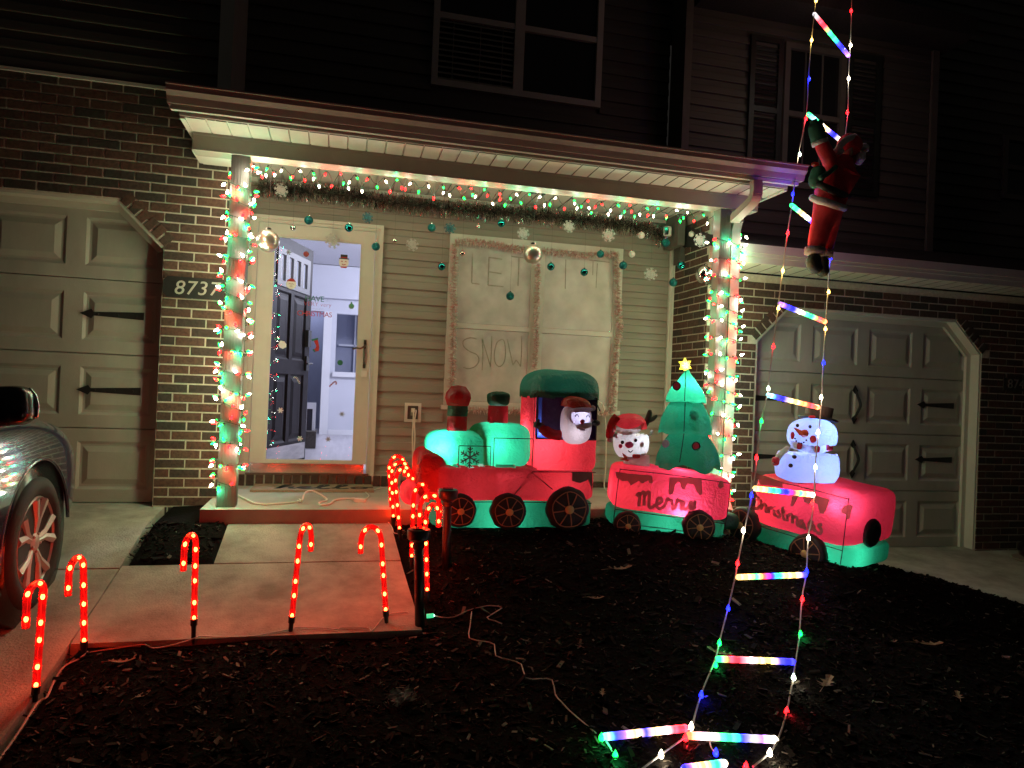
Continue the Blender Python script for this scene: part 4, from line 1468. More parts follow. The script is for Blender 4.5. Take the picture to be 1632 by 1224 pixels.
def wrap_post(x0, x1, y0, y1, z0, z1, turns, per, seed):
    g = random.Random(seed)
    pts = []; bulbs = []
    cs = ["white", "green", "red"]
    out = .012
    loop = [(x0 - out, y0 - out), (x1 + out, y0 - out), (x1 + out, y1 + out), (x0 - out, y1 + out)]
    per_len = [x1 - x0, y1 - y0, x1 - x0, y1 - y0]
    total = sum(per_len)
    N_ = turns * 24
    def at(s):
        s = (s % 1.0) * total
        for i in range(4):
            if s <= per_len[i] or i == 3:
                a = Vector((*loop[i], 0)); b_ = Vector((*loop[(i + 1) % 4], 0))
                n_ = [Vector((0, -1, 0)), Vector((1, 0, 0)), Vector((0, 1, 0)), Vector((-1, 0, 0))][i]
                return a.lerp(b_, min(1, s / per_len[i])), n_, i
            s -= per_len[i]
    ph = g.random()
    for i in range(N_ + 1):
        t = i / N_
        p, n_, k_ = at(t * turns + ph)
        z = z1 + (z0 - z1) * (t + .010 * math.sin(t * turns * 5.1 + seed))
        pts.append(Vector((p.x, p.y, z)))
    nb_ = turns * per
    for j in range(nb_):
        t = (j + g.uniform(-.3, .3)) / nb_
        t = min(max(t, 0), .999)
        p, n_, k_ = at(t * turns + ph)
        z = z1 + (z0 - z1) * (t + .010 * math.sin(t * turns * 5.1 + seed)) + g.uniform(-.012, .012)
        if k_ == 2 and g.random() < .6: continue          # hidden at the back
        d = n_ * g.uniform(.3, 1.0) + Vector((g.uniform(-.9, .9), g.uniform(-.7, .3), g.uniform(-.8, .8)))
        if n_.y < 0: d = n_ * g.uniform(.0, .5) + Vector((g.uniform(-1, 1), -.1, g.uniform(-1, 1)))
        d.normalize()
        bulbs.append((Vector((p.x, p.y, z)) + n_ * .006 + d * .022, d, cs[j % 3] if g.random() > .12 else g.choice(cs)))
    return pts, bulbs


w_, b_ = wrap_post(PLX0, PLX1, -.405, -.288, .22, 2.36, 17, 12, 3)
w2_, b2_ = wrap_post(PLX0, PLX1, -.405, -.288, .30, 2.10, 5, 6, 5)
light_string("red, green and warm white light string wound round the left porch post", (PLX0, -.3, .06), [w_], b_ )
w_, b_ = wrap_post(PRX0, DSX + .04, -.405, -.30, .10, 2.26, 17, 12, 7)
light_string("light string wound round the right post and the downspout", (3.0, -.35, .06), [w_], b_)
# beam garland
g = random.Random(21)
pts = []; bulbs = []
cs = ["white", "green", "red", "white", "green", "red", "red", "green", "white"]
N_ = 128
for i in range(N_ + 1):
    t = i / N_
    px = 402 + t * 746
    x = W(px, 300, -.31).x
    ph = i % 4
    dz = [0, -.028, -.062, -.03][ph] * g.uniform(.5, 1.25)
    y = -.272 + (.0 if ph == 0 else g.uniform(0, .05))
    pts.append(Vector((x, y, 2.432 + dz)))
sp = smoothpts(pts, 3)
for i in range(N_):
    p = pts[i]
    d = Vector((g.uniform(-.5, .5), g.uniform(-.6, .4), -1 if i % 4 else -.3)).normalized()
    if i % 4 in (0, 2) or g.random() < .28:
        bulbs.append((p + d * .024, d, cs[i % 9] if g.random() > .15 else g.choice(cs)))
sp.insert(0, Vector((PLX1 + .02, -.28, 2.38)))
gl = light_string("dangling light string tacked along the underside of the porch beam", (1.2, -.3, 2.4), [sp], bulbs, power=.52, sc=.78)
j = W(845, 307, -.27)
obj("connector", MB().bar(j, j + Vector((.05, 0, .004)), .018, .018).bar(j + Vector((.09, 0, 0)), j + Vector((.12, 0, 0)), .012, .012), M_black, gl)

# ------------------------------------------------------------------ tinsel
def tinsel_mesh(path, rad, n, w, seed, spread=1.0):
    gg = np.random.default_rng(seed)
    P = np.array([tuple(p) for p in path])
    seg = np.linalg.norm(np.diff(P, axis=0), axis=1); cum = np.concatenate([[0], np.cumsum(seg)])
    V = []; F = []
    for i in range(n):
        s = gg.random() * cum[-1]
        j_ = min(np.searchsorted(cum, s) - 1, len(seg) - 1); j_ = max(j_, 0)
        c_ = P[j_] + (P[j_ + 1] - P[j_]) * ((s - cum[j_]) / max(seg[j_], 1e-6))
        d = gg.normal(size=3); d /= np.linalg.norm(d)
        tn = (P[j_ + 1] - P[j_]) / max(seg[j_], 1e-6)
        d -= tn * d.dot(tn) * .7; d /= np.linalg.norm(d)
        L_ = rad * gg.uniform(.45, 1.15) * spread
        sd_ = np.cross(d, gg.normal(size=3)); sd_ /= np.linalg.norm(sd_)
        m_ = c_ + d * L_ * .55 + sd_ * gg.normal() * .006
        e_ = c_ + d * L_ + np.array([0, 0, -.03 * L_])
        a = len(V)
        V += [tuple(c_ + sd_ * w), tuple(c_ - sd_ * w), tuple(m_ - sd_ * w), tuple(m_ + sd_ * w), tuple(e_ + sd_ * w * .6), tuple(e_ - sd_ * w * .6)]
        F += [(a, a + 1, a + 2, a + 3), (a + 3, a + 2, a + 5, a + 4)]
    me = bpy.data.meshes.new("tinsel")
    me.from_pydata(V, [], F); me.update()
    return me


M_tin = chip_mat("silver_brown_tinsel", [(0, (.035, .03, .022)), (.5, (.10, .085, .065)), (.72, (.45, .40, .33)), (1, (.85, .82, .76))])
for nd in M_tin.node_tree.nodes:
    if nd.type == "BSDF_PRINCIPLED": nd.inputs["Metallic"].default_value = .75; nd.inputs["Roughness"].default_value = .2; nd.inputs["Specular IOR Level"].default_value = .5
M_tinp = chip_mat("pink_tinsel", [(0, (.72, .58, .50)), (.5, (.80, .74, .66)), (.8, (.60, .32, .28)), (1, (.82, .80, .76))])
M_core = mat("tinsel_core", (.06, .05, .04), rough=.8)
path = [W(px, py, YR - .09) for px, py in ((412, 296), (450, 303), (500, 306), (560, 312), (620, 322), (700, 331), (760, 336), (830, 341), (900, 348), (960, 355), (1010, 361), (1040, 368), (1058, 382))]
path = smoothpts(path, 4)
tn = thing("tinsel_garland", "dark silver tinsel garland hung along the top of the porch wall", "tinsel", path[len(path) // 2])
obj("core", MB().tube(path, .004, 5), M_core, tn)
o = obj("strands", tinsel_mesh(path, .085, 13000, .0025, 4), M_tin, tn); o["kind"] = "stuff"
wp = []
def pathpx(pp, y): return smoothpts([W(a, b, y) for a, b in pp], 4)
yw_ = YR - .05
wtop = pathpx(Z3([(100, 100), (200, 98), (330, 112), (470, 140), (620, 148), (780, 170), (900, 180), (1060, 172), (1085, 185)]), yw_)
wleft = pathpx(Z3([(98, 105), (92, 250), (84, 380), (90, 500), (84, 650), (82, 800), (74, 950), (66, 1090)]), yw_)
wright = pathpx(Z3([(1082, 185), (1085, 300), (1088, 450), (1098, 620), (1082, 760), (1070, 900), (1062, 1040), (1056, 1130)]), yw_)
wmidp = pathpx(Z3([(600, 230), (602, 330), (592, 500), (590, 700), (582, 870)]), yw_)
wbot = pathpx(Z3([(66, 1092), (180, 1118), (330, 1125), (600, 1135), (900, 1142), (1056, 1132)]), yw_ - .01)
wt_ = thing("tinsel_garland", "pale pink tinsel framing the front window and its middle bar", "tinsel", (1.7, YR, 1.5))
mb = MB()
for p_ in (wtop, wleft, wright, wmidp, wbot): mb.tube(p_, .004, 5)
obj("core", mb, mat("tinsel_core_pale", (.6, .5, .42), rough=.8), wt_)
for i, (p_, n_) in enumerate(((wtop, 1700), (wleft, 1500), (wright, 1700), (wmidp, 1100), (wbot, 1100))):
    o = obj("strands", tinsel_mesh(p_, .042 if i != 3 else .034, n_, .0032, 30 + i), M_tinp, wt_); o["kind"] = "stuff"

# ------------------------------------------------------------------ hanging ornaments
M_teal = mat("teal_matte_ball", (.0, .11, .12), rough=.45, metal=.5)
M_tealS = mat("teal_mirror_ball", (.02, .30, .33), rough=.06, metal=1.0)
M_tealG = mat("teal_glitter", (.0, .08, .09), (.02, .30, .30), rough=.3, metal=.6, scale=180, bump=.6)
M_silv = mat("silver_mirror_ball", (.75, .74, .70), rough=.05, metal=1.0)
M_silvM = mat("silver_matte_ball", (.66, .64, .56), rough=.32, metal=.85)
M_whiteb = mat("white_ball", (.62, .61, .56), rough=.35)
M_flake = mat("white_glitter_flake", (.40, .40, .37), (.55, .55, .51), rough=.4, scale=120)
M_flakeT = mat("teal_glitter_flake", (.012, .06, .075), (.02, .10, .12), rough=.35, metal=.5, scale=120)
M_cap = mat("ornament_cap", (.55, .53, .48), rough=.2, metal=1.0)
M_thread = mat("thread", (.07, .068, .06), rough=.6)


def flake_mesh(r, m, two=6):
    mb = MB()
    for k_ in range(two):
        a = k_ * math.pi / (two / 2) if False else k_ * 2 * math.pi / two
        d = Vector((math.cos(a), 0, math.sin(a)))
        mb.bar(Vector((0, 0, 0)), d * r, .0035, .0035 + r * .09)
        for t in (.45, .72):
            for s in (-1, 1):
                b_ = a + s * .9
                mb.bar(d * r * t, d * r * t + Vector((math.cos(b_), 0, math.sin(b_))) * r * .30, .003, r * .08)
        a2 = a + math.pi / two
        mb.bar(Vector((0, 0, 0)), Vector((math.cos(a2), 0, math.sin(a2))) * r * .62, .003, r * .12)
    return mb


ORN = [("ball", M_silvM, 427, 384, 18, -.20, "largest matte silver bauble hanging at the storm door's top left corner"),
       ("ball", M_silv, 467, 363, 4.6, .10, "tiny silver bauble between the big matte silver one and a teal one"),
       ("ball", M_teal, 492, 351, 7, .10, "matte teal bauble above the left half of the storm door"),
       ("flake", M_flakeT, 586, 347, 9, .15, "teal snowflake above the storm door's right corner"),
       ("ball", M_tealS, 556, 363, 6.6, .05, "mirror teal bauble across the storm door's top casing"),
       ("ball", M_tealG, 599, 393, 6.6, .10, "teal bauble in front of the casing at the storm door's right side"),
       ("ball", M_silv, 629, 384, 3.8, .10, "tiny dark silver bauble just left of the white snowflake by the door"),
       ("flake", M_flake, 657, 390, 10, .15, "white snowflake between the storm door and the window"),
       ("flake", M_flake, 448, 303, 11, .45, "white snowflake on the left end of the silver tinsel"),
       ("ball", M_tealG, 688, 363, 6.6, .15, "striped teal bauble left of the second teal snowflake"),
       ("flake", M_flakeT, 717, 364, 9, .15, "teal snowflake over the window's top left corner"),
       ("ball", M_silv, 762, 361, 3.8, .15, "tiny silver bauble above the window between teal ones"),
       ("ball", M_tealS, 799, 356, 6.2, .10, "mirror teal bauble above the window under the tinsel"),
       ("flake", M_flake, 834, 372, 10, .15, "white snowflake just above the big bauble on the window bar"),
       ("ball", M_silvM, 849, 405, 15.5, -.10, "big grey silver bauble at the top of the window's middle bar"),
       ("flake", M_flake, 907, 361, 10, .2, "white snowflake tucked under the tinsel over the right pane"),
       ("flake", M_flake, 970, 375, 10.5, .15, "white snowflake over the window's top right corner"),
       ("ball", M_whiteb, 1022, 375, 5.4, .2, "white bauble near the right end of the tinsel"),
       ("ball", M_tealS, 704, 425, 6.2, .1, "mirror teal bauble left of the window frame"),
       ("ball", M_silv, 737, 404, 4.6, .2, "small silver bauble over the window's upper left pane"),
       ("ball", M_tealG, 813, 472, 6.6, .1, "lowest teal bauble hanging before the window's left pane"),
       ("ball", M_tealS, 878, 425, 6.2, .1, "mirror teal bauble right of the big bauble on the window"),
       ("ball", M_tealS, 931, 434, 6.2, .1, "mirror teal bauble over the middle of the window's right pane"),
       ("ball", M_tealG, 957, 405, 6, .1, "teal glitter bauble on the pink tinsel at upper right of window"),
       ("ball", M_teal, 993, 423, 6.4, .1, "matte teal bauble beside the window's right frame"),
       ("ball", M_whiteb, 1007, 405, 5.4, .2, "white bauble right of the window near its upper corner"),
       ("flake", M_flake, 1037, 437, 10.5, .2, "white snowflake on the siding right of the window"),
       ("ball", M_tealG, 1061, 387, 6.6, .25, "teal glitter bauble hanging right under the security camera"),
       ("ball", M_tealS, 1086, 423, 6.6, .1, "mirror teal bauble in front of the porch's right brick wall"),
       ("ball", M_teal, 1073, 450, 6.6, .1, "dark teal bauble at the white corner trim of the porch"),
       ("ball", M_silv, 1123, 438, 14.5, -.15, "big mirror silver bauble beside the right porch post"),
       ("flake", M_flake, 1116, 383, 11, -.1, "snowflake lit green and red beside the top of the right post"),
       ("ball", M_whiteb, 1102, 373, 4.6, .2, "white bauble in the ceiling corner by the right brick wall"),
       ("flake", M_flake, 530, 384, 12, .60, "white snowflake hanging close to the storm door glass")]
for (kd, m_, px, py, rp, Y, lab) in ORN:
    c = W(px, py, Y)
    k = px_of(c)[2]
    r = rp / k
    grp = "ornaments hanging from the porch ceiling"
    if kd == "ball":
        t = thing("bauble", lab, "ornament", c + Vector((0, 0, r)), grp)
        obj("ball", MB().ball(c, r, n=24, m=16), m_, t, smooth=True)
        obj("cap", MB().lathe([(r * .26, 0), (r * .26, r * .2), (r * .08, r * .26)], 10, Matrix.Translation(c + Vector((0, 0, r * .95)))), M_cap, t)
        obj("thread", MB().tube([c + Vector((0, 0, r * 1.15)), (c.x, c.y, 2.581)], .0007, 4), M_thread, t)
    else:
        t = thing("snowflake", lab, "snowflake", c, grp)
        f_ = flake_mesh(r * 1.05, m_, 8)
        T = Matrix.Translation(c) @ Matrix.Rotation(random.uniform(-.5, .5), 4, "Z") @ Matrix.Rotation(random.uniform(0, .6), 4, "Y")
        f_.v = [tuple(T @ Vector(v)) for v in f_.v]
        obj("flake", f_, m_, t)
        obj("thread", MB().tube([c + Vector((0, 0, r * .9)), (c.x, c.y, 2.581 if Y < .6 else 2.54)], .0007, 4), M_thread, t)

# ------------------------------------------------------------------ stickers on the storm door glass
YG = YR - .0145
def disc(c, rx, rz, n=14, rot=0.0): return [(c.x + rx * math.cos(2 * math.pi * i / n + rot), c.z + rz * math.sin(2 * math.pi * i / n + rot)) for i in range(n)]
def S(px): return px / 193.0
M_red = mat("sticker_red", (.42, .02, .02), rough=.5)
M_grn = mat("sticker_green", (.02, .16, .09), rough=.5)
M_ltgrn = mat("sticker_light_green", (.12, .33, .20), rough=.5)
M_blk = mat("sticker_black", (.02, .02, .02), rough=.5)
M_gry = mat("sticker_grey", (.30, .32, .36), rough=.5)
ZF = [0]
def flat(name, poly, m, parent, layer=1):
    return obj(name, MB().prism(poly, YG - .0011 * layer, YG - .0011 * layer + .0008), m, parent)
# snowman head
c = W(548, 418, YG)
t = thing("window_sticker", "snowman head sticker with black top hat high on the door glass", "sticker", c)
flat("face", disc(c, S(8), S(8.5)), M_sticker_w, t)
flat("hat", [(c.x - S(8), c.z + S(5)), (c.x + S(8), c.z + S(5)), (c.x + S(8), c.z + S(6.6)), (c.x + S(5.5), c.z + S(6.6)), (c.x + S(5.5), c.z + S(12.5)), (c.x - S(5.5), c.z + S(12.5)), (c.x - S(5.5), c.z + S(6.6)), (c.x - S(8), c.z + S(6.6))], M_blk, t, 2)
flat("hat_band", [(c.x - S(5.4), c.z + S(6.7)), (c.x + S(5.4), c.z + S(6.7)), (c.x + S(5.4), c.z + S(8.4)), (c.x - S(5.4), c.z + S(8.4))], M_red, t, 3)
mb = MB()
for sx in (-1, 1): mb.ribbon([(c.x + sx * S(3) - S(1.4), YG - .0035, c.z + S(.5)), (c.x + sx * S(3), YG - .0035, c.z + S(1.8)), (c.x + sx * S(3) + S(1.4), YG - .0035, c.z + S(.5))], S(1), (0, -1, 0), .001)
mb.ribbon([(c.x - S(3), YG - .0035, c.z - S(3)), (c.x, YG - .0035, c.z - S(4.5)), (c.x + S(3), YG - .0035, c.z - S(3))], S(1), (0, -1, 0), .001)
obj("features", mb, M_red, t)
flat("scarf", [(c.x - S(6), c.z - S(7)), (c.x + S(6), c.z - S(7)), (c.x + S(4), c.z - S(9.4)), (c.x - S(4), c.z - S(9.4))], M_red, t, 2)
# santa face
c = W(464, 453, YG)
t = thing("window_sticker", "round santa face sticker with red hat over the plum door", "sticker", c)
flat("face", disc(c, S(8), S(8)), M_sticker_w, t)
flat("hat", [(c.x - S(7), c.z + S(4.5)), (c.x + S(7), c.z + S(4.5)), (c.x + S(4), c.z + S(8.6)), (c.x - S(1), c.z + S(9.6)), (c.x - S(5), c.z + S(7.5))], M_red, t, 2)
obj("features", MB().ribbon([(c.x - S(4), YG - .0035, c.z), (c.x - S(2), YG - .0035, c.z + S(1)), (c.x, YG - .0035, c.z), (c.x + S(2), YG - .0035, c.z + S(1)), (c.x + S(4), YG - .0035, c.z)], S(.8), (0, -1, 0), .001).ribbon([(c.x - S(2), YG - .0035, c.z - S(3)), (c.x + S(2), YG - .0035, c.z - S(3))], S(.8), (0, -1, 0), .001), M_gry, t)
# greeting
c = W(503, 489, YG)
t = thing("window_sticker", "lettering sticker wishing a very merry CHRISTMAS in the middle of the glass", "sticker", c)
obj("word", font_mesh("HAVE", S(13), frame_xz((c.x - S(2), YG - .002, c.z + S(12.5))), .0004, spacing=.9), M_grn, t)
obj("word", font_mesh("a", S(11), frame_xz((c.x + S(17), YG - .002, c.z + S(12.5))), .0004, shear=.3, offset=-.002), M_gry, t)
obj("word", font_mesh("VERY very", S(10), frame_xz((c.x + S(3), YG - .002, c.z + S(4))), .0004, offset=-.001), M_red, t)
obj("word", font_mesh("merry", S(10), frame_xz((c.x + S(3), YG - .002, c.z - S(3.5))), .0004, shear=.4, offset=-.002), M_gry, t)
obj("word", font_mesh("CHRISTMAS", S(11.5), frame_xz((c.x - S(1), YG - .002, c.z - S(12))), .0004, spacing=.88), M_red, t)


def sticker(label, cat, pieces, c):
    t = thing("window_sticker", label, cat, c)
    for i, (nm_, poly, m_) in enumerate(pieces):
        flat(nm_, [(c.x + S(a), c.z + S(b)) for a, b in poly], m_, t, i + 1)
    return t


cir = lambda r, n=12: [(r * math.cos(2 * math.pi * i / n), r * math.sin(2 * math.pi * i / n)) for i in range(n)]
sticker("faded red bauble sticker near the top of the plum door", "sticker", [("ball", cir(4.5), mat("sticker_dim_red", (.30, .04, .04), rough=.5))], W(488, 405, YG))
sticker("light green drop shaped bauble sticker right of the greeting", "sticker", [("ball", cir(4.5) , M_ltgrn), ("cap", [(-1.2, 4), (1.2, 4), (1.2, 7), (-1.2, 7)], M_ltgrn)], W(560, 488, YG))
sticker("red stocking sticker with a green cuff below the greeting", "sticker", [("leg", [(-3, 9), (4, 10), (7, -2), (6, -8), (0, -10), (-3, -7), (1, -4), (2, 0)], M_red), ("cuff", [(-5, 7), (5, 10.5), (4, 13), (-6, 10)], M_grn), ("toe", [(-4, -7), (0, -10.5), (1, -8), (-2, -5)], M_grn)], W(502, 551, YG))
sticker("white mitten sticker over the plum door's upper panels", "sticker", [("mitten", [(-5, 3), (-3, 6), (3, 5), (6, 1), (6, -4), (1, -7), (-4, -5), (-6, -1)], M_sticker_w)], W(450, 549, YG))
sticker("round dark green bauble sticker low in the glass", "sticker", [("ball", cir(4.5), M_grn)], W(542, 578, YG))


def cane_sticker(label, pix, m1, m2):
    pts = [W(a, b, YG - .002) for a, b in pix]
    t = thing("window_sticker", label, "sticker", pts[0])
    q = smoothpts(pts, 4)
    obj("cane", MB().ribbon(q, S(2.2), (0, -1, 0), .0006), m1, t)
    mb = MB()
    for i in range(0, len(q) - 1, 2): mb.ribbon([q[i] + Vector((0, -.001, 0)), q[i + 1] + Vector((0, -.001, 0))], S(2.3), (0, -1, 0), .0004)
    obj("stripes", mb, m2, t)


cane_sticker("thin red striped cane sticker on the bright right side of the glass", [(525, 616), (530, 611), (534, 608), (536, 610), (535, 613)], M_gry, M_red)
cane_sticker("white dotted cane sticker over the plum door below its lever", [(468, 602), (471, 601), (474, 604), (476, 608), (478, 612)], M_blk, M_sticker_w)
for (px, py, m_, lab) in ((447, 654, M_sticker_w, "white snowflake sticker on the plum door's lower panel"), (478, 699, M_sticker_w, "white snowflake sticker near the plum door's kick plate"), (545, 660, M_gry, "grey snowflake sticker on the blue wall side of the glass"), (523, 700, M_gry, "grey snowflake sticker just above the hall floor"), (460, 402, M_gry, "grey snowflake sticker above the plum door's small lites")):
    c = W(px, py, YG - .003)
    f_ = flake_mesh(S(4.6), m_, 6)
    f_.v = [tuple(c + Vector((v[0], v[1] * .3, v[2]))) for v in f_.v]
    tag(obj("window_sticker", f_, m_), lab, "sticker")

# ------------------------------------------------------------------ candy cane stakes along the walk
M_cane = emis("candy_cane_tube", (1.0, .018, .016), .22 * CANE, .55, (1, .13, .10))
M_cane.node_tree.nodes["Principled BSDF"].inputs["Base Color"].default_value = (.45, .008, .008, 1)
M_led = emis("cane_led", (1.0, .25, .06), 95 * CANE)
M_led.node_tree.nodes["Principled BSDF"].inputs["Base Color"].default_value = (.8, .5, .3, 1)
M_stake = M_blackpl
led = MB().ball((0, 0, 0), .0085, .0085, .012, 7, 5)
LED_ME = led.mesh("led"); LED_ME.materials.append(M_led)
CG = "red candy cane lights along the front walk"


def candy_cane(base, sb, st, top, end, label, sgn=-1):
    p0 = WG(*base)
    Y = p0.y
    a = W(*sb, Y); b = W(*st, Y); tp = W(*top, Y); e = W(*end, Y)
    t = thing("candy_cane_light", label, "candy cane light", p0, CG)
    dia = .118
    dx = max(-dia, min(dia, e.x - b.x))
    dy = sgn * math.sqrt(max(0, dia * dia - dx * dx))
    hd = Vector((dx, dy, 0)).normalized()
    hgt = tp.z - b.z
    pts = [a.lerp(b, i / 8) for i in range(9)]
    for i in range(1, 12):
        an = math.pi * i / 11
        pts.append(b + hd * (dia / 2) * (1 - math.cos(an)) + Vector((0, 0, hgt * math.sin(an))))
    tail = b + hd * dia
    pts.append(Vector((tail.x, tail.y, min(e.z, tail.z - .01))))
    obj("tube", MB().tube(pts, .0145, 10), M_cane, t, smooth=True)
    # wire harness inside the clear red tube, given a faint glow of its own
    hw_ = [p + Vector((.005 * math.sin(i * 1.7), .004 * math.cos(i * 2.1), 0)) for i, p in enumerate(pts)]
    obj("inner_wire", MB().tube(hw_, .0022, 4), emis("cane_wire", (1, .10, .07), .8) if "cane_wire" not in MATS else MATS["cane_wire"], t)
    L = [0]
    for i in range(1, len(pts)): L.append(L[-1] + (pts[i] - pts[i - 1]).length)
    n_ = 8
    for k_ in range(n_):
        s = .015 + (L[-1] - .05) * min(1, max(0, (k_ + (random.uniform(-.22, .22) if 0 < k_ < n_ - 1 else 0)) / (n_ - 1)))
        i = max(j for j in range(len(L)) if L[j] <= s); i = min(i, len(pts) - 2)
        p = pts[i].lerp(pts[i + 1], (s - L[i]) / max(1e-6, L[i + 1] - L[i]))
        inst("led", LED_ME, t, Matrix.Translation(p) @ z_to(pts[i + 1] - pts[i]))
    dn_ = (a - b).normalized()
    obj("stake", MB().tube([a - dn_ * .008, a + dn_ * max(.03, (a.z - p0.z))], [.0125, .010], 8), M_stake, t)
    obj("collar", MB().tube([a - dn_ * .012, a + dn_ * .02], .0165, 8), M_stake, t)


candy_cane((56, 1118), (57, 1098), (69, 940), (69, 924), (60, 986), "candy cane light nearest the left edge of the front row")
candy_cane((136, 1044), (134, 1026), (133, 905), (130, 884), (123, 938), "second candy cane light from the left beside the driveway joint")
candy_cane((309, 1026), (309, 990), (312, 868), (307, 849), (300, 900), "third candy cane light from the left at the walk's front edge")
candy_cane((462, 1014), (465, 986), (477, 868), (486, 840), (494, 886), "candy cane light with its hook to the right before the doormat", 1)
candy_cane((618, 1000), (615, 976), (608, 868), (590, 841), (575, 886), "candy cane light with its wide hook to the left at the front row's right end", 1)
candy_cane((625, 834), (624, 815), (620, 748), (632, 727), (645, 760), "rearmost candy cane light of the row on the walk's right side", 1)
candy_cane((629, 842), (627, 826), (624, 755), (635, 736), (652, 765), "second candy cane light from the porch on the walk's right side", 1)
candy_cane((640, 862), (637, 845), (630, 768), (641, 745), (659, 772), "third candy cane light from the porch on the walk's right side", 1)
candy_cane((657, 905), (656, 890), (659, 795), (669, 773), (683, 803), "candy cane light behind the two nearest ones of the side row", 1)
candy_cane((668, 936), (666, 918), (669, 812), (686, 788), (703, 825), "middle candy cane light of the near side row behind the path light", 1)
candy_cane((683, 962), (681, 944), (678, 832), (690, 806), (702, 845), "closest candy cane light of the side row beside the near path light", 1)

# ------------------------------------------------------------------ solar path lights
for (bx, by, hx, hy, lab) in ((670, 1002, 668, 842, "black solar path light nearest the camera beside the walk corner"), (711, 905, 714, 779, "black solar path light farther back in front of the locomotive wheel")):
    p0 = WG(bx, by); Y = p0.y
    top = W(hx, hy, Y); k = px_of(p0)[2]
    t = thing("path_light", lab, "path light", p0, "solar path lights in the mulch")
    obj("post", MB().tube([p0 - Vector((0, 0, .05)), top - Vector((0, 0, .07))], .026, 14), M_blackpl, t, smooth=True)
    M_ = Matrix.Translation(top)
    obj("head", MB().lathe([(.028, -.075), (.050, -.062), (.060, -.052), (.063, -.014), (.058, -.004), (.0, 0)], 24, M_), M_blackpl, t, auto=35)
    obj("solar_panel", MB().lathe([(.044, .0005), (.044, .004)], 4, M_ @ Matrix.Rotation(.6, 4, "Z")), mat("solar_cell", (.008, .01, .018), rough=.12), t)
    obj("lens_ring", MB().lathe([(.027, -.105), (.031, -.098), (.031, -.080), (.027, -.072)], 14, M_), mat("smoky_lens", (.05, .045, .04), rough=.15), t)

# ------------------------------------------------------------------ inflatable train
F_red = fabric("red_nylon", (.46, .018, .028), (.70, .034, .048), .55)
F_grn = fabric("green_nylon", (.012, .20, .105), (.030, .56, .27), .55)
F_dgrn = fabric("dark_green_nylon", (.016, .15, .085), (.02, .16, .09), .35)
F_dgrn2 = mat("deep_green_nylon", (.006, .045, .028), (.010, .06, .036), rough=.6, scale=14, bump=.4)
F_tree = fabric("tree_green_nylon", (.010, .12, .065), (.014, .33, .165), .5)
F_white = fabric("white_nylon", (.60, .58, .56), (.72, .72, .74), .5)
F_snow = fabric("snowman_nylon", (.50, .52, .60), (.50, .58, .80), .5)
F_beard = fabric("beard_grey_nylon", (.56, .51, .50), (.46, .40, .42), .4)
F_navy = fabric("navy_lining", (.012, .013, .03), (.02, .035, .16), .6)
F_skin = fabric("pale_face_nylon", (.56, .50, .55), (.70, .62, .74), .5)
F_orange = fabric("orange_red_nylon", (.50, .07, .03), (.78, .10, .05), .5)
F_yel = fabric("yellow_nylon", (.55, .50, .03), (.85, .80, .08), .5)
F_black = mat("black_nylon", (.014, .015, .014), (.022, .024, .022), rough=.55, scale=12, bump=.4, bscale=18)
F_tyre = mat("wheel_nylon", (.012, .018, .014), (.02, .028, .022), rough=.6, scale=12, bump=.4, bscale=22)
F_spoke = mat("spoke_print", (.30, .19, .09), (.38, .25, .12), rough=.7, scale=30)
F_hub = mat("hub_print", (.72, .62, .20), (.80, .70, .26), rough=.6, scale=30)
F_print = mat("taupe_print", (.20, .125, .10), (.25, .16, .13), rough=.7, scale=20)
mdl, nt, N, L, b = nt_of("sheer_taupe_print")
b.inputs["Base Color"].default_value = (.42, .31, .26, 1); b.inputs["Roughness"].default_value = .8
tr = N.new("ShaderNodeBsdfTransparent"); tr.inputs[0].default_value = (.78, .72, .66, 1)
mx = N.new("ShaderNodeMixShader"); mx.inputs[0].default_value = .58
L.new(b.outputs[0], mx.inputs[1]); L.new(tr.outputs[0], mx.inputs[2]); L.new(mx.outputs[0], N["Material Output"].inputs[0])
F_printT = mdl
F_seam = mat("seam_thread", (.02, .012, .012), rough=.8)
F_ink = mat("black_print", (.015, .014, .016), rough=.6)
F_pinkpr = mat("red_print", (.62, .04, .09), rough=.6)
LAMPW = (.86, .92, 1.0)


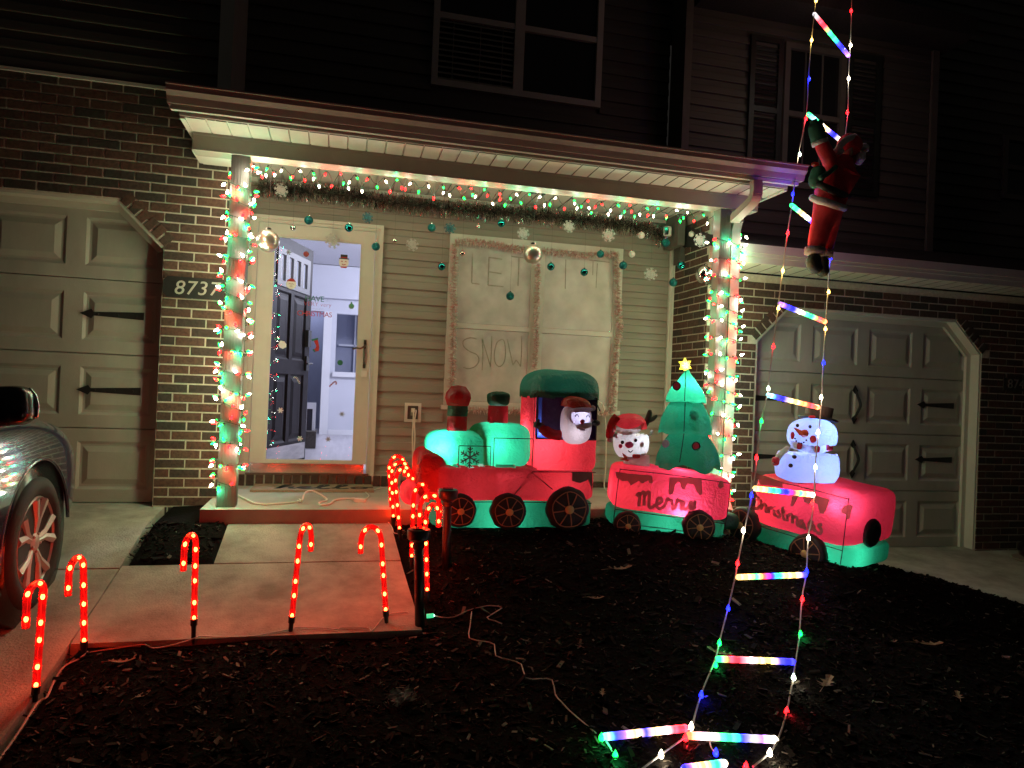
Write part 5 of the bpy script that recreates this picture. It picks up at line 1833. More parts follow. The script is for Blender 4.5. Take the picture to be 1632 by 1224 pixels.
def wheel(parent, c, r, thick, ax, up=Vector((0, 0, 1)), spokes=8):
    """soft disc wheel with printed spokes; ax points to the viewer"""
    ax = Vector(ax).normalized(); sx = up.cross(ax).normalized(); sz = ax.cross(sx)
    M_ = Matrix(((sx.x, sz.x, ax.x, c.x), (sx.y, sz.y, ax.y, c.y), (sx.z, sz.z, ax.z, c.z), (0, 0, 0, 1)))
    prof = [(.0, -thick), (r * .8, -thick), (r * .98, -thick * .6), (r, -thick * .2), (r * .97, thick * .25), (r * .86, thick * .55), (r * .5, thick * .66), (0, thick * .7)]
    wm_ = MB().lathe(prof, 32, M_)
    ph_ = random.random() * 9
    for i_, v in enumerate(wm_.v):             # stitched nylon disc: puckered, never a true circle
        q = Vector(v) - c
        nn = noise.noise(q * 16 + Vector((ph_, 0, 0)))
        wm_.v[i_] = tuple(c + q * (1 + .05 * nn + .02 * math.cos(8 * math.atan2(q.dot(sz), q.dot(sx)))) + ax * .012 * noise.noise(q * 22 + Vector((0, ph_, 0))))
    w_ = obj("wheel", wm_, F_tyre, parent, smooth=True)
    mb = MB()
    def zf(q): return thick * lerp(q, [0, .5, .86, .97], [.7, .66, .55, .25]) + .004
    for i in range(spokes):
        a = 2 * math.pi * (i + .3) / spokes
        bend = random.uniform(-.12, .12); a += random.uniform(-.06, .06)
        mb.ribbon([M_ @ Vector((r * q * math.cos(a + bend * q * q), r * q * math.sin(a + bend * q * q), zf(q) + .004)) for q in (.18, .4, .6, .78)], r * .055, ax, .002)
    mb.ribbon([M_ @ Vector((r * (.79 + .02 * math.sin(i * 1.3)) * math.cos(2 * math.pi * i / 24), r * (.79 + .02 * math.sin(i * 1.3)) * math.sin(2 * math.pi * i / 24), zf(.8) + .004)) for i in range(25)], r * .045, ax, .002)
    obj("spokes", mb, F_spoke, w_)
    obj("hub", MB().ball((0, 0, 0), r * .22, r * .20, r * .08, 14, 8, M_ @ Matrix.Translation((0, 0, zf(0)))), F_hub, w_, smooth=True)
    return w_


YN_, YB_ = -.88, -.47
def EX(px, py=740): return W(px, py, YN_).x
def EZ(py, px=820): return W(px, py, YN_).z
yc, hb_ = (YN_ + YB_) / 2, (YB_ - YN_) / 2
loco = thing("inflatable_locomotive", "red and green inflatable locomotive with santa at its cab window", "inflatable train", ((EX(700) + EX(948)) / 2, yc, .0), "inflatable Christmas train on the mulch")
# cab
x0, x1 = EX(848), EX(952); z0, z1 = EZ(752, 900), EZ(622, 900)
wx0, wx1, wz0, wz1 = EX(853), EX(948), EZ(700, 900), EZ(633, 900)
cabc = ((x0 + x1) / 2, yc, (z0 + z1) / 2)
obj("cab", MB().sbox(cabc, (x1 - x0) / 2, hb_, (z1 - z0) / 2, 11, 26, hole=lambda p: p.y < yc - hb_ * .6 and wx0 < p.x < wx1 and wz0 < p.z < wz1, wob=.004, wsc=9), F_red, loco, smooth=True)
lin = MB()
yi = YN_ + .24
lin.add([(wx0 - .006, YN_ + .012, wz0 - .006), (wx1 + .006, YN_ + .012, wz0 - .006), (wx1 + .006, YN_ + .012, wz1 + .006), (wx0 - .006, YN_ + .012, wz1 + .006), (wx0 + .10, yi, wz0 + .03), (wx1, yi, wz0 + .03), (wx1, yi, wz1), (wx0 + .10, yi, wz1)],
        [(0, 1, 5, 4), (1, 2, 6, 5), (2, 3, 7, 6), (3, 0, 4, 7), (4, 5, 6, 7)])
obj("cab_lining", lin, F_navy, loco)
fr = MB()
for (a, b) in (((wx0, wz0), (wx1, wz0)), ((wx1, wz0), (wx1, wz1)), ((wx1, wz1), (wx0, wz1)), ((wx0, wz1), (wx0, wz0))):
    fr.tube([(a[0], YN_ + .003, a[1]), (b[0], YN_ + .003, b[1])], .005, 6)
obj("window_seam", fr, F_seam, loco)
lamp("inner_lamp", (x0 + .05, YN_ + .22, EZ(706, 860)), 4.6 * INFL, LAMPW, loco, .02)
# cab roof
x0r, x1r = EX(818), EX(958)
zr = EZ(630, 890)
lamp("roof_lamp", (x0 + .22, yc, zr + .05), .9 * INFL, LAMPW, loco, .03)
obj("cab_roof", MB().sbox(((x0 + x1) / 2, yc, zr), (x1 - x0) / 2 + .035, hb_ + .035, EZ(588, 890) - zr, 3.2, 22, hole=lambda p: p.z < zr - .02, wob=.008, wsc=8), F_dgrn, loco, smooth=True)
# boilers
def boiler(xa, xb, za, zb, n, holes, nm):
    c = ((xa + xb) / 2, yc, (za + zb) / 2)
    return obj(nm, MB().sbox(c, (xb - xa) / 2, hb_ * .92, (zb - za) / 2, n, 22, hole=holes, wob=.006, wsc=9), F_grn, loco, smooth=True)


zb0 = EZ(748, 760)
ch1, ch2 = EX(733), EX(800)
def hole1(p): return (p.z > zb0 + .14 and abs(p.x - ch1) < .062 and abs(p.y - (yc - .02)) < .06) or (p.z < zb0 + .03 and p.y < yc - .05 and any(abs(p.x - EX(q)) < .021 for q in (727, 748, 769)))
def hole2(p): return (p.z > zb0 + .17 and abs(p.x - ch2) < .065 and abs(p.y - (yc - .02)) < .07) or (p.z < zb0 + .03 and p.y < yc - .04 and abs(p.x - EX(808)) < .07)
boiler(EX(683), EX(788), zb0 - .005, EZ(688, 730), 3.7, hole1, "front_boiler")
boiler(EX(756), EX(852), zb0 - .005, EZ(675, 800), 3.8, hole2, "rear_boiler")
lamp("inner_lamp", (EX(707), YN_ + .085, EZ(716, 720)), 1.5 * INFL, LAMPW, loco, .02)
lamp("inner_lamp", (EX(790), YN_ + .13, EZ(712, 780)), 1.5 * INFL, LAMPW, loco, .02)
sm = MB()
for (xa, xb, zt_) in ((EX(731), EX(782), EZ(711, 750)), (EX(787), EX(849), EZ(699, 820))):
    zz = EZ(746, 780)
    for (a, b) in (((xa, zz), (xa, zt_)), ((xa, zt_), (xb, zt_)), ((xb, zt_), (xb, zz))):
        sm.tube([(a[0], yc - hb_ * .92 - .001, a[1]), (b[0], yc - hb_ * .92 - .001, b[1])], .003, 5)
obj("panel_seam", sm, F_seam, loco)
# printed snowflake on the front boiler
cs_ = W(749, 729, yc - hb_ * .93 - .004)
mb = MB()
rs_ = 17 / 240
for i in range(6):
    a = math.pi / 2 + i * math.pi / 3
    d = Vector((math.cos(a), 0, math.sin(a)))
    mb.ribbon([cs_, cs_ + d * rs_], .009, (0, -1, 0), .002)
    for tt, ll in ((.42, .30), (.70, .30)):
        for s in (-1, 1):
            b_ = a + s * .95
            mb.ribbon([cs_ + d * rs_ * tt, cs_ + d * rs_ * tt + Vector((math.cos(b_), 0, math.sin(b_))) * rs_ * ll], .007, (0, -1, 0), .002)
obj("snowflake_print", mb, mat("dark_taupe_print", (.06, .05, .035), rough=.7), loco)
# chimney and steam dome
def cyl(prof, x, y, m, nm, n=20, rot=0):
    return obj(nm, MB().lathe(prof, n, Matrix.Translation((x, y, 0)) @ Matrix.Rotation(rot, 4, "Z")), m, loco, smooth=True)


yq = yc - .02
zc0 = EZ(694, 733)
z648, z665, z615 = EZ(648, 733), EZ(665, 733), EZ(614, 733)
rc = 16 / 235
cy = lambda prof, m, nm, x: obj(nm, MB().lathe(prof, 20, Matrix.Translation((x, yq, 0))), m, loco, smooth=True)
def open_lathe(prof, x, m, nm):
    mb = MB().lathe(prof, 20, Matrix.Translation((x, yq, 0)))
    mb.f = mb.f[:-2]
    return obj(nm, mb, m, loco, smooth=True)


open_lathe([(rc * 1.04, zc0 - .03), (rc, zc0 + .03), (rc, z665)], ch1, F_red, "chimney")
open_lathe([(rc * 1.02, z665), (rc * 1.04, (z665 + z648) / 2), (rc * 1.02, z648)], ch1, F_dgrn, "chimney_band")
obj("chimney_cap", MB().lathe([(rc * .9, z648 - .003), (rc * 1.12, z648 + .004), (rc * 1.34, z648 + (z615 - z648) * .38), (rc * 1.25, z648 + (z615 - z648) * .62), (rc * .75, z648 + (z615 - z648) * .94), (0, z615)], 9, Matrix.Translation((ch1, yq, 0))), F_red, loco, auto=50)
zd = EZ(648, 800)
open_lathe([(rc * 1.06, EZ(684, 800) - .02), (rc * 1.02, zd)], ch2, F_red, "steam_dome")
obj("dome_cap", MB().sbox((ch2, yq, EZ(637, 800)), rc * 1.16, rc * 1.16, 12.5 / 235, 3, 12, wob=.008, wsc=18), F_dgrn, loco, smooth=True)
# lower body, nose and skirt
za, zb = EZ(800, 820), EZ(744, 820)
xa, xb = EX(672), EX(951)
obj("lower_body", MB().sbox(((xa + xb) / 2, yc, (za + zb) / 2), (xb - xa) / 2, hb_ + .005, (zb - za) / 2, 9, 26, hole=lambda p: p.z > zb - .02 and (any(abs(p.x - EX(q)) < .023 for q in (727, 748, 769)) or abs(p.x - EX(808)) < .075 or (p.x > x0 + .03)) and p.y < yc - .03, wob=.004, wsc=9), F_red, loco, smooth=True)
obj("nose_block", MB().sbox((EX(690), yc, EZ(758, 690)), .105, hb_ * .96, .165, 4, 14, wob=.006, wsc=10), F_red, loco, smooth=True)
obj("bumper", MB().sbox((EX(664), yc - .03, EZ(790, 664)), .085, hb_ * .6, .085, 2.4, 14), F_red, loco, smooth=True)
obj("skirt", MB().sbox(((EX(692) + EX(950)) / 2, yc, (EZ(843, 820) + EZ(797, 820)) / 2), (EX(950) - EX(692)) / 2, hb_ * .97, (EZ(797, 820) - EZ(843, 820)) / 2, 9, 20, wob=.006, wsc=10), F_grn, loco, smooth=True)
lamp("inner_lamp", (EX(900), yc - .02, EZ(775, 900)), 1.0 * INFL, LAMPW, loco, .03)
lamp("inner_lamp", (EX(765), yc, EZ(778, 765)), .55 * INFL, (1, .9, .88), loco, .03)
lamp("inner_lamp", (EX(664), yc - .03, EZ(790, 664)), .22 * INFL, (1, .9, .88), loco, .02)
lamp("inner_lamp", (EX(690), yc, EZ(765, 690)), 1.1 * INFL, (1, .8, .75), loco, .03)
lamp("inner_lamp", (EX(800), yc, EZ(822, 800)), 1.3 * INFL, LAMPW, loco, .03)
sm = MB()
sm.tube([(EX(848), YN_ - .002, EZ(752, 848)), (EX(900), YN_ - .004, EZ(752, 900)), (x1 - .01, YN_, EZ(753, 948))], .003, 5)
sm.tube([(x0 + .004, YN_ + .012, z1 - .03), (x0 + .004, YN_ + .010, z0 + .02)], .003, 5)
sm.tube([(EX(848), YN_ - .002, EZ(753, 848)), (EX(820), YN_ - .004, EZ(790, 820))], .003, 5)
sm.tube([(EX(848), YN_ - .002, EZ(753, 848)), (EX(882), YN_ - .004, EZ(780, 882))], .003, 5)
sm.tube([(EX(715), YN_ - .001, EZ(800, 715)), (EX(830), YN_ - .003, EZ(800, 830)), (EX(945), YN_ - .001, EZ(802, 945))], .003, 5)
obj("body_seam", sm, F_seam, loco)
mb = MB().prism([(EX(912), EZ(752, 912)), (EX(944), EZ(753, 944)), (EX(945), EZ(783, 945)), (EX(938), EZ(764, 938)), (EX(925), EZ(770, 925)), (EX(912), EZ(766, 912))], YN_ - .010, YN_ - .006)
obj("snow_print", mb, F_print, loco)
for (px, py, rp) in ((733, 814, 27), (810, 815, 30), (905, 811, 37)):
    wheel(loco, W(px, py, YN_ - .035), rp / 246, .05, (0, -1, .0))
# santa leaning out of the cab
sc0 = W(918, 673, YN_ - .05)
k = 246.0
MS = Matrix.Translation(sc0)
fig = obj("santa_beard", MB().sbox((0, 0, -.01), 25.5 / k, .085, 34 / k, 2.8, 26, MS, wob=.004, wsc=14, hole=lambda p: p.y < -.03 and ((p.x - .006) / .062) ** 2 + ((p.z - .035) / .055) ** 2 < 1), F_beard, loco, smooth=True)
obj("santa_face", MB().sbox((.0, 0, 0), 18 / k, .05, 15 / k, 2.6, 12, Matrix.Translation(sc0 + Vector((.006, -.052, .035)))), F_skin, fig, smooth=True)
obj("hat", MB().sbox((0, 0, 0), 25 / k, .088, 17 / k, 2.5, 14, Matrix.Translation(sc0 + Vector((-.004, .004, .105))) @ Matrix.Rotation(R(10), 4, "Y"), hole=lambda p: p.z < -.012), F_orange, fig, smooth=True)
obj("hat_brim", MB().sbox((0, 0, 0), 19 / k, .03, 4.2 / k, 2.6, 10, Matrix.Translation(sc0 + Vector((.01, -.078, .088))) @ Matrix.Rotation(R(-4), 4, "Y")), F_skin, fig, smooth=True)
obj("hat_pompom", MB().ball(sc0 + Vector((.105, -.03, .10)), .020), F_beard, fig, smooth=True)
obj("nose", MB().ball(sc0 + Vector((.008, -.108, .010)), .016, .014, .016), mat("nose_red", (.35, .015, .03), rough=.5), fig, smooth=True)
obj("moustache", MB().sbox((0, 0, 0), 14 / k, .025, 4.5 / k, 2.4, 10, Matrix.Translation(sc0 + Vector((.025, -.092, -.018))) @ Matrix.Rotation(R(-8), 4, "Y")), F_beard, fig, smooth=True)
mb = MB()
for sx in (-.030, .048):
    e_ = sc0 + Vector((sx, -.104, .048))
    mb.ribbon(smoothpts([e_ + Vector((-.012, 0, -.008)), e_ + Vector((-.006, 0, .006)), e_ + Vector((.004, 0, .007)), e_ + Vector((.012, 0, -.008))], 3), .0045, (0, -1, 0), .003)
obj("smiling_eyes", mb, F_ink, fig)
mb = MB().ribbon([sc0 + Vector((-.045, -.103, .074)), sc0 + Vector((-.018, -.106, .076))], .008, (0, -1, 0), .003).ribbon([sc0 + Vector((.03, -.106, .076)), sc0 + Vector((.056, -.103, .072))], .008, (0, -1, 0), .003)
obj("eyebrows", mb, F_print, fig)
obj("mouth", MB().ball(sc0 + Vector((.018, -.088, -.045)), .022, .008, .008), F_skin, fig, smooth=True)
arm = MB().tube(smoothpts([W(893, 694, YN_ - .03), W(880, 692, YN_ - .03), W(868, 686, YN_ - .02), W(863, 682, YN_ - .01)], 4), [.034] * 5 + [.036] * 4 + [.03] * 4, 12)
obj("arm", arm, F_red, fig, smooth=True)
obj("cuff", MB().ball(W(863, 681, YN_ - .012), .026, .024, .030), F_print, fig, smooth=True)
obj("mitten", MB().ball(W(857, 677, YN_ - .012), .028, .026, .026).ball(W(858, 671, YN_ - .02), .012, .012, .016), F_black, fig, smooth=True)
obj("mitten", MB().ball(W(950, 674, YN_ - .04), .030, .024, .022).ball(W(942, 670, YN_ - .05), .014), F_black, fig, smooth=True)
lamp("inner_lamp", sc0 + Vector((.012, -.030, .048)), .26 * INFL, (.72, .76, 1), fig, .012)
lamp("inner_lamp", sc0 + Vector((-.01, -.02, -.06)), .30 * INFL, (.85, .82, .9), fig, .012)
obj("tether", MB().tube(smoothpts([W(944, 641, YN_ - .01), W(951, 644, YN_ - .02), W(956, 655, YN_ - .0)], 4), .005, 6), F_black, loco)


# wagons
class Frame:
    def __init__(s, A, B, h, depth):
        s.A = Vector(A); s.B = Vector(B)
        s.L = (s.B - s.A).length
        s.ex = (s.B - s.A).normalized()
        s.ey = Vector((-s.ex.y, s.ex.x, 0)).normalized()
        s.ez = s.ex.cross(s.ey)
        s.h = h; s.d = depth
        s.M = Matrix(((s.ex.x, s.ey.x, s.ez.x, s.A.x), (s.ex.y, s.ey.y, s.ez.y, s.A.y), (s.ex.z, s.ey.z, s.ez.z, s.A.z), (0, 0, 0, 1)))

    def px(s, px, py, off=0.0):
        """view ray meets the near face plane; returned in world"""
        d = ray(px, py); n = s.ey
        t = (s.A - CAM).dot(n) / d.dot(n)
        return CAM + d * t - n * off

    def loc(s, p): return s.M.inverted() @ p


def fill(poly3, nrm, th, nm, m, parent):
    n = len(poly3)
    v = [tuple(p) for p in poly3] + [tuple(p + nrm * th) for p in poly3]
    return obj(nm, MB().add(v, [tuple(range(n)), tuple(reversed(range(n, 2 * n)))] + [(i, i + n, (i + 1) % n + n, (i + 1) % n) for i in range(n)]), m, parent)


def wagon(label, F, zg, zt, wheels, lamps, couple):
    t = thing("inflatable_wagon", label, "inflatable train", F.M @ Vector((F.L / 2, F.d / 2, 0)), "inflatable Christmas train on the mulch")
    a, b = F.L / 2 + .03, F.d / 2
    obj("body", MB().sbox((F.L / 2, b, (zg + zt) / 2), a, b, (zt - zg) / 2, 7, 28, F.M, wob=.007, wsc=7), F_red, t, smooth=True)
    obj("skirt", MB().sbox((F.L / 2, b, zg / 2 - .0), a * .985, b * .97, zg / 2 + .012, 7, 20, F.M, wob=.006, wsc=9), F_grn, t, smooth=True)
    for (px, py, rp) in wheels:
        c = F.px(px, py, .03)
        wheel(t, c, rp / px_of(c)[2], .05, -F.ey, F.ez)
    for (p, w_, c_) in lamps: lamp("inner_lamp", F.M @ Vector(p), w_ * INFL, c_, t, .02)
    sm = MB()
    e = .012
    for q in ([(.0, -.001, zt - .035), (F.L * .5, -.004, zt - .028), (F.L, -.001, zt - .035)], [(F.L + .004, .0, zt - .03), (F.L + .006, -.006, (zg + zt) / 2), (F.L + .004, -.002, zg), (F.L - .002, 0, .03)], [(.0, -.002, zg), (F.L * .5, -.007, zg), (F.L, -.003, zg)], [(.0, .0, zt - .03), (-.004, -.004, (zg + zt) / 2), (.0, .0, .03)], [(.06, -.0, .022), (F.L * .5, -.006, .03), (F.L - .06, .0, .022)]):
        sm.tube([F.M @ Vector(v) for v in smoothpts(q, 4)], .003, 5)
    obj("seam", sm, F_seam, t)
    if couple:
        a_ = F.M @ Vector((F.L + .03, F.d * .4, zg * .9)); 
        obj("coupling", MB().sbox((F.L + .06, F.d * .35, zg * 1.02), .075, .07, .06, 3, 10, F.M), F_dgrn, t, smooth=True)
    return t


LAMPP = (.66, .72, 1.35)
F1 = Frame(W(977, 838, -.80), W(1152, 861, -1.0), .4, .42)
z750 = F1.loc(F1.px(1060, 757)).z; z812 = F1.loc(F1.px(1060, 822)).z
wag1 = wagon("inflatable wagon printed Merry carrying a reindeer and a Christmas tree", F1, z812, z750 + .035, [(1112, 838, 26), (999, 836, 22)], [((F1.L * .60, .075, z812 + .03), 3.3, LAMPP), ((F1.L * .60, .15, z750 - .03), 1.2, LAMPP), ((F1.L * .10, .2, z812 + .12), .8, (1, .9, .85)), ((F1.L * .5, .2, z812 * .5), 1.0, LAMPW)], True)
Z7 = lambda pts: [(960 + x / 7.418, 730 + y / 7.42) for x, y in pts]
offp = .011
for nm_, pl in (("snow_print", [(790, 226), (980, 230), (1168, 238), (1180, 420), (1150, 440), (1112, 400), (1080, 312), (1000, 300), (970, 372), (932, 352), (915, 290), (890, 274), (858, 310), (832, 420), (795, 440), (778, 400)]),
                ("snow_print", [(150, 160), (300, 182), (585, 205), (592, 292), (556, 300), (540, 262), (470, 300), (430, 268), (335, 322), (300, 268), (240, 274), (170, 236)]),
                ("snow_print", [(1385, 268), (1422, 272), (1432, 335), (1392, 362), (1360, 330)])):
    fill([F1.px(a, b, offp) for a, b in Z7(pl)], F1.ey, .003, nm_, F_printT, wag1)


def words(F, strokes, w_, parent, nm, off=offp, k=4):
    mb = MB()
    for s in strokes:
        mb.ribbon(smoothpts([F.px(a, b, off + .001) for a, b in s], k), w_, -F.ey, .002)
    return obj(nm, mb, F_printT, parent)


MERRY = [Z7(s) for s in ([(400, 450), (420, 420), (438, 430), (428, 570)], [(432, 450), (470, 405), (492, 412), (488, 560)], [(490, 450), (530, 405), (552, 412), (548, 560), (575, 585), (625, 545)],
                         [(640, 545), (690, 520), (700, 485), (668, 470), (640, 510), (645, 580), (690, 595), (740, 550)],
                         [(740, 550), (768, 470), (782, 495), (815, 500), (828, 590), (850, 605)], [(850, 605), (880, 500), (876, 478), (900, 505), (930, 505), (925, 590), (950, 605)],
                         [(965, 500), (950, 580), (985, 600), (1020, 560), (1045, 500)], [(1045, 500), (1040, 600), (1060, 570), (1100, 500)], [(1092, 500), (1078, 600), (1058, 655), (1025, 655), (1040, 610), (1105, 565)])]
words(F1, MERRY, .023, wag1, "lettering")

# tree on the wagon
tY = (F1.M @ Vector((F1.L * .72, F1.d * .5, 0))).y
tc_ = W(1094, 700, tY)
kt = px_of(tc_)[2]


def tier(pxc, ytop, ybot, hw, rtop, m, nm, lobes=7, amp=.12, seed=0, parent=None, pw_=1.1):
    c = W(pxc, ybot, tY); zt_ = W(pxc, ytop, tY).z
    n = 42; mb = MB(); rings = 9
    for i in range(rings):
        f = i / (rings - 1)
        for j in range(n):
            a = 2 * math.pi * j / n
            hem = (math.cos(a * lobes + seed) * .5 + .5)
            rr_ = (rtop + (hw - rtop) * (math.sin(f * math.pi / 2) ** pw_)) / kt * (1 + amp * .35 * f * f * hem) + .004 * noise.noise(Vector((math.cos(a) * 2, math.sin(a) * 2, f * 4 + seed)))
            z = zt_ + (c.z - zt_) * f - f ** 3 * amp * hem * hw / kt
            mb.v.append((c.x + rr_ * math.cos(a), tY + rr_ * math.sin(a) * .9, z))
    for i in range(rings - 1):
        for j in range(n):
            mb.f.append((i * n + j, i * n + (j + 1) % n, (i + 1) * n + (j + 1) % n, (i + 1) * n + j))
    # drawn-in underside
    base = len(mb.v)
    for j in range(n):
        a = 2 * math.pi * j / n
        mb.v.append((c.x + hw * .62 / kt * math.cos(a), tY + hw * .58 / kt * math.sin(a), c.z - .002))
    for j in range(n):
        mb.f.append(((rings - 1) * n + j, (rings - 1) * n + (j + 1) % n, base + (j + 1) % n, base + j))
    return obj(nm, mb, m, parent, smooth=True)


t3 = tier(1096, 682, 737, 50, 22, F_tree, "tree_tier", 5, .26, 1.2, wag1, .95)
t2 = tier(1092, 632, 688, 42, 17, F_tree, "tree_tier", 5, .10, .4, wag1, .80)
t1 = tier(1093, 589, 640, 32, 3, F_grn, "tree_tier", 5, .06, 2.0, wag1, 1.35)
lamp("inner_lamp", W(1097, 622, tY), .95 * INFL, LAMPW, wag1, .012)
lamp("inner_lamp", W(1092, 662, tY), .38 * INFL, LAMPW, wag1, .012)
lamp("inner_lamp", W(1094, 712, tY), .30 * INFL, LAMPW, wag1, .012)
cst = W(1092, 582, tY)
# stitched front seam
sm = MB()
sm.tube(smoothpts([W(1093, 592, tY - .02), W(1092, 615, tY - .105), W(1091, 639, tY - .155)], 4), .003, 4)
sm.tube(smoothpts([W(1092, 642, tY - .12), W(1091, 665, tY - .19), W(1090, 688, tY - .195)], 4), .003, 4)
sm.tube(smoothpts([W(1090, 691, tY - .15), W(1087, 712, tY - .215), W(1083, 737, tY - .235)], 4), .003, 4)
obj("tree_seam", sm, F_seam, wag1)
poly = []
for i in range(12):
    a = math.pi / 2 + .12 + i * math.pi / 6
    rr_ = (13.5 if i % 2 == 0 else 7.5) / kt
    poly.append((cst.x + rr_ * math.cos(a), cst.z + rr_ * math.sin(a)))
mb = MB()
n = len(poly)
mb.v = [(x, tY, z) for x, z in poly] + [(cst.x, tY - .025, cst.z), (cst.x, tY + .025, cst.z)]
mb.f = [(i, (i + 1) % n, n) for i in range(n)] + [((i + 1) % n, i, n + 1) for i in range(n)]
star = obj("star", mb, F_yel, wag1)
lamp("star_lamp", cst, .30 * INFL, (1, .95, .75), star, .006)
for (px, py, m_) in ((1078, 615, F_pinkpr), (1104, 662, "b"), (1061, 707, "b"), (1109, 711, F_pinkpr)):
    m_ = mat("pale_blue_print", (.42, .46, .66), (.58, .60, .78), rough=.6, scale=60) if m_ == "b" else m_
    rad = {1078: .085, 1104: .135, 1061: .17, 1109: .185}[px]
    c = W(px, py, tY - rad * .93)
    b_ = obj("tree_bauble", MB().ball(c, 6.2 / kt, .006, 6.2 / kt, 14, 8), m_, wag1, smooth=True)
    if m_ is F_pinkpr: obj("bauble_ring", MB().tube([c + Vector((6.4 / kt * math.cos(i * math.pi / 8), -.004, 6.4 / kt * math.sin(i * math.pi / 8))) for i in range(17)], .004, 5), F_ink, b_)

def band(pts, h):
    """single layer strip h tall either side of a curve"""
    mb = MB()
    for p in pts: mb.v += [tuple(p + Vector((0, 0, h))), tuple(p + Vector((0, -.006, 0))), tuple(p - Vector((0, 0, h)))]
    for i in range(len(pts) - 1):
        for k_ in (0, 1): mb.f.append((i * 3 + k_, i * 3 + k_ + 1, i * 3 + 4 + k_, i * 3 + 3 + k_))
    return mb


# reindeer head on the wagon
dY = (F1.M @ Vector((F1.L * .20, F1.d * .42, 0))).y
rc0 = W(1006, 703, dY); kr = px_of(rc0)[2]
deer = obj("reindeer_head", MB().sbox((0, 0, 0), 28 / kr, 25 / kr, 29 / kr, 2.3, 18, Matrix.Translation(rc0 + Vector((0, 0, -.01))), wob=.003, wsc=12, hole=lambda p: p.z > .062 or p.z < -.105), F_white, wag1, smooth=True)
nk = W(1014, 748, dY)
obj("neck", MB().lathe([(19 / kr, nk.z - .03), (21 / kr, nk.z + .02), (20 / kr, rc0.z - .10)], 20, Matrix.Translation((nk.x, dY, 0))), F_white, deer, smooth=True)
obj("hat", MB().sbox((0, 0, 0), 27 / kr, 26 / kr, 25 / kr, 2.4, 14, Matrix.Translation(W(1003, 684, dY)) @ Matrix.Rotation(R(-5), 4, "Y"), hole=lambda p: p.z < -.0), F_red, deer, smooth=True)
tl = [W(985, 668, dY), W(977, 676, dY), W(972, 690, dY), W(971, 698, dY)]
obj("hat_tail", MB().tube(smoothpts(tl, 4), [.05, .048, .045, .042, .038, .036, .034, .032, .03, .028, .026, .024, .022], 12), F_red, deer, smooth=True)
obj("hat_pompom", MB().ball(W(972, 701, dY), .020), F_white, deer, smooth=True)
bp_ = smoothpts([W(981, 682, dY - .10), W(993, 688, dY - .125), W(1006, 688, dY - .13), W(1018, 684, dY - .122), W(1025, 677, dY - .09)], 4)
obj("hat_brim", band(bp_, .022), F_white, deer, smooth=True)
zf_ = dY - 25 / kr
obj("nose", MB().ball(W(1003, 709, zf_ - .006), 7 / kr, .022, 5 / kr), mat("pink_nose_print", (.75, .10, .28), rough=.5), deer, smooth=True)
for (px, py) in ((992, 705), (1013, 702)):
    obj("eye", MB().ball(W(px, py, zf_ + .006), 2.7 / kr, .010, 2.9 / kr, 12, 8), F_ink, deer, smooth=True)
for (px, py) in ((989, 711), (1022, 708)):
    obj("cheek", MB().ball(W(px, py, zf_ + .016), 3.3 / kr, .012, 3.4 / kr, 12, 8), F_pinkpr, deer, smooth=True)
obj("smile", MB().ribbon(smoothpts([W(1001.5, 718, zf_ + .006), W(1005, 721, zf_ + .008), W(1009, 717, zf_ + .006)], 4), .005, (0, -1, 0), .006), F_ink, deer)
for (pts_, nm_) in (([(1031, 693), (1036, 690), (1039, 685), (1038, 691), (1033, 696)], "ear"), ([(980, 690), (977, 692), (978, 697), (981, 697)], "ear")):
    obj("ear", MB().prism([(W(a, b, dY).x, W(a, b, dY).z) for a, b in pts_], dY - .03, dY + .01), F_white, deer)
an = MB()
an.tube(smoothpts([W(1027, 679, dY), W(1031, 672, dY), W(1035, 660, dY), W(1036, 653, dY)], 3), [.02, .02, .022, .022, .022, .022, .02, .018, .014, .010], 10)
an.tube(smoothpts([W(1032, 671, dY), W(1040, 668, dY), W(1047, 662, dY)], 3), [.018, .018, .018, .017, .015, .012, .008], 10)
obj("antler", an, mat("antler_brown_nylon", (.05, .032, .025), (.07, .045, .035), rough=.6, scale=14), deer, smooth=True)
obj("bow_collar", MB().tube(smoothpts([W(998, 730, zf_ + .03), W(1008, 730, zf_ - .0), W(1022, 725, zf_ + .02), W(1029, 722, zf_ + .05)], 4), .010, 8), F_skin, deer, smooth=True)
obj("bow_knot", MB().sbox((0, 0, 0), 6 / kr, .02, 3.4 / kr, 3, 8, Matrix.Translation(W(1014, 727, zf_ - .012))), F_red, deer, smooth=True)
lamp("inner_lamp", Vector((nk.x, dY - .02, nk.z + .03)), .34 * INFL, (1, .92, .88), deer, .01)
obj("scarf_end", MB().prism([(W(a, b, dY).x, W(a, b, dY).z) for a, b in ((996, 729), (984, 720), (987, 727), (980, 730), (992, 733))], dY - .10, dY - .085), F_orange, deer)
lamp("inner_lamp", rc0 + Vector((.03, -.015, .0)), .38 * INFL, LAMPW, deer, .012)

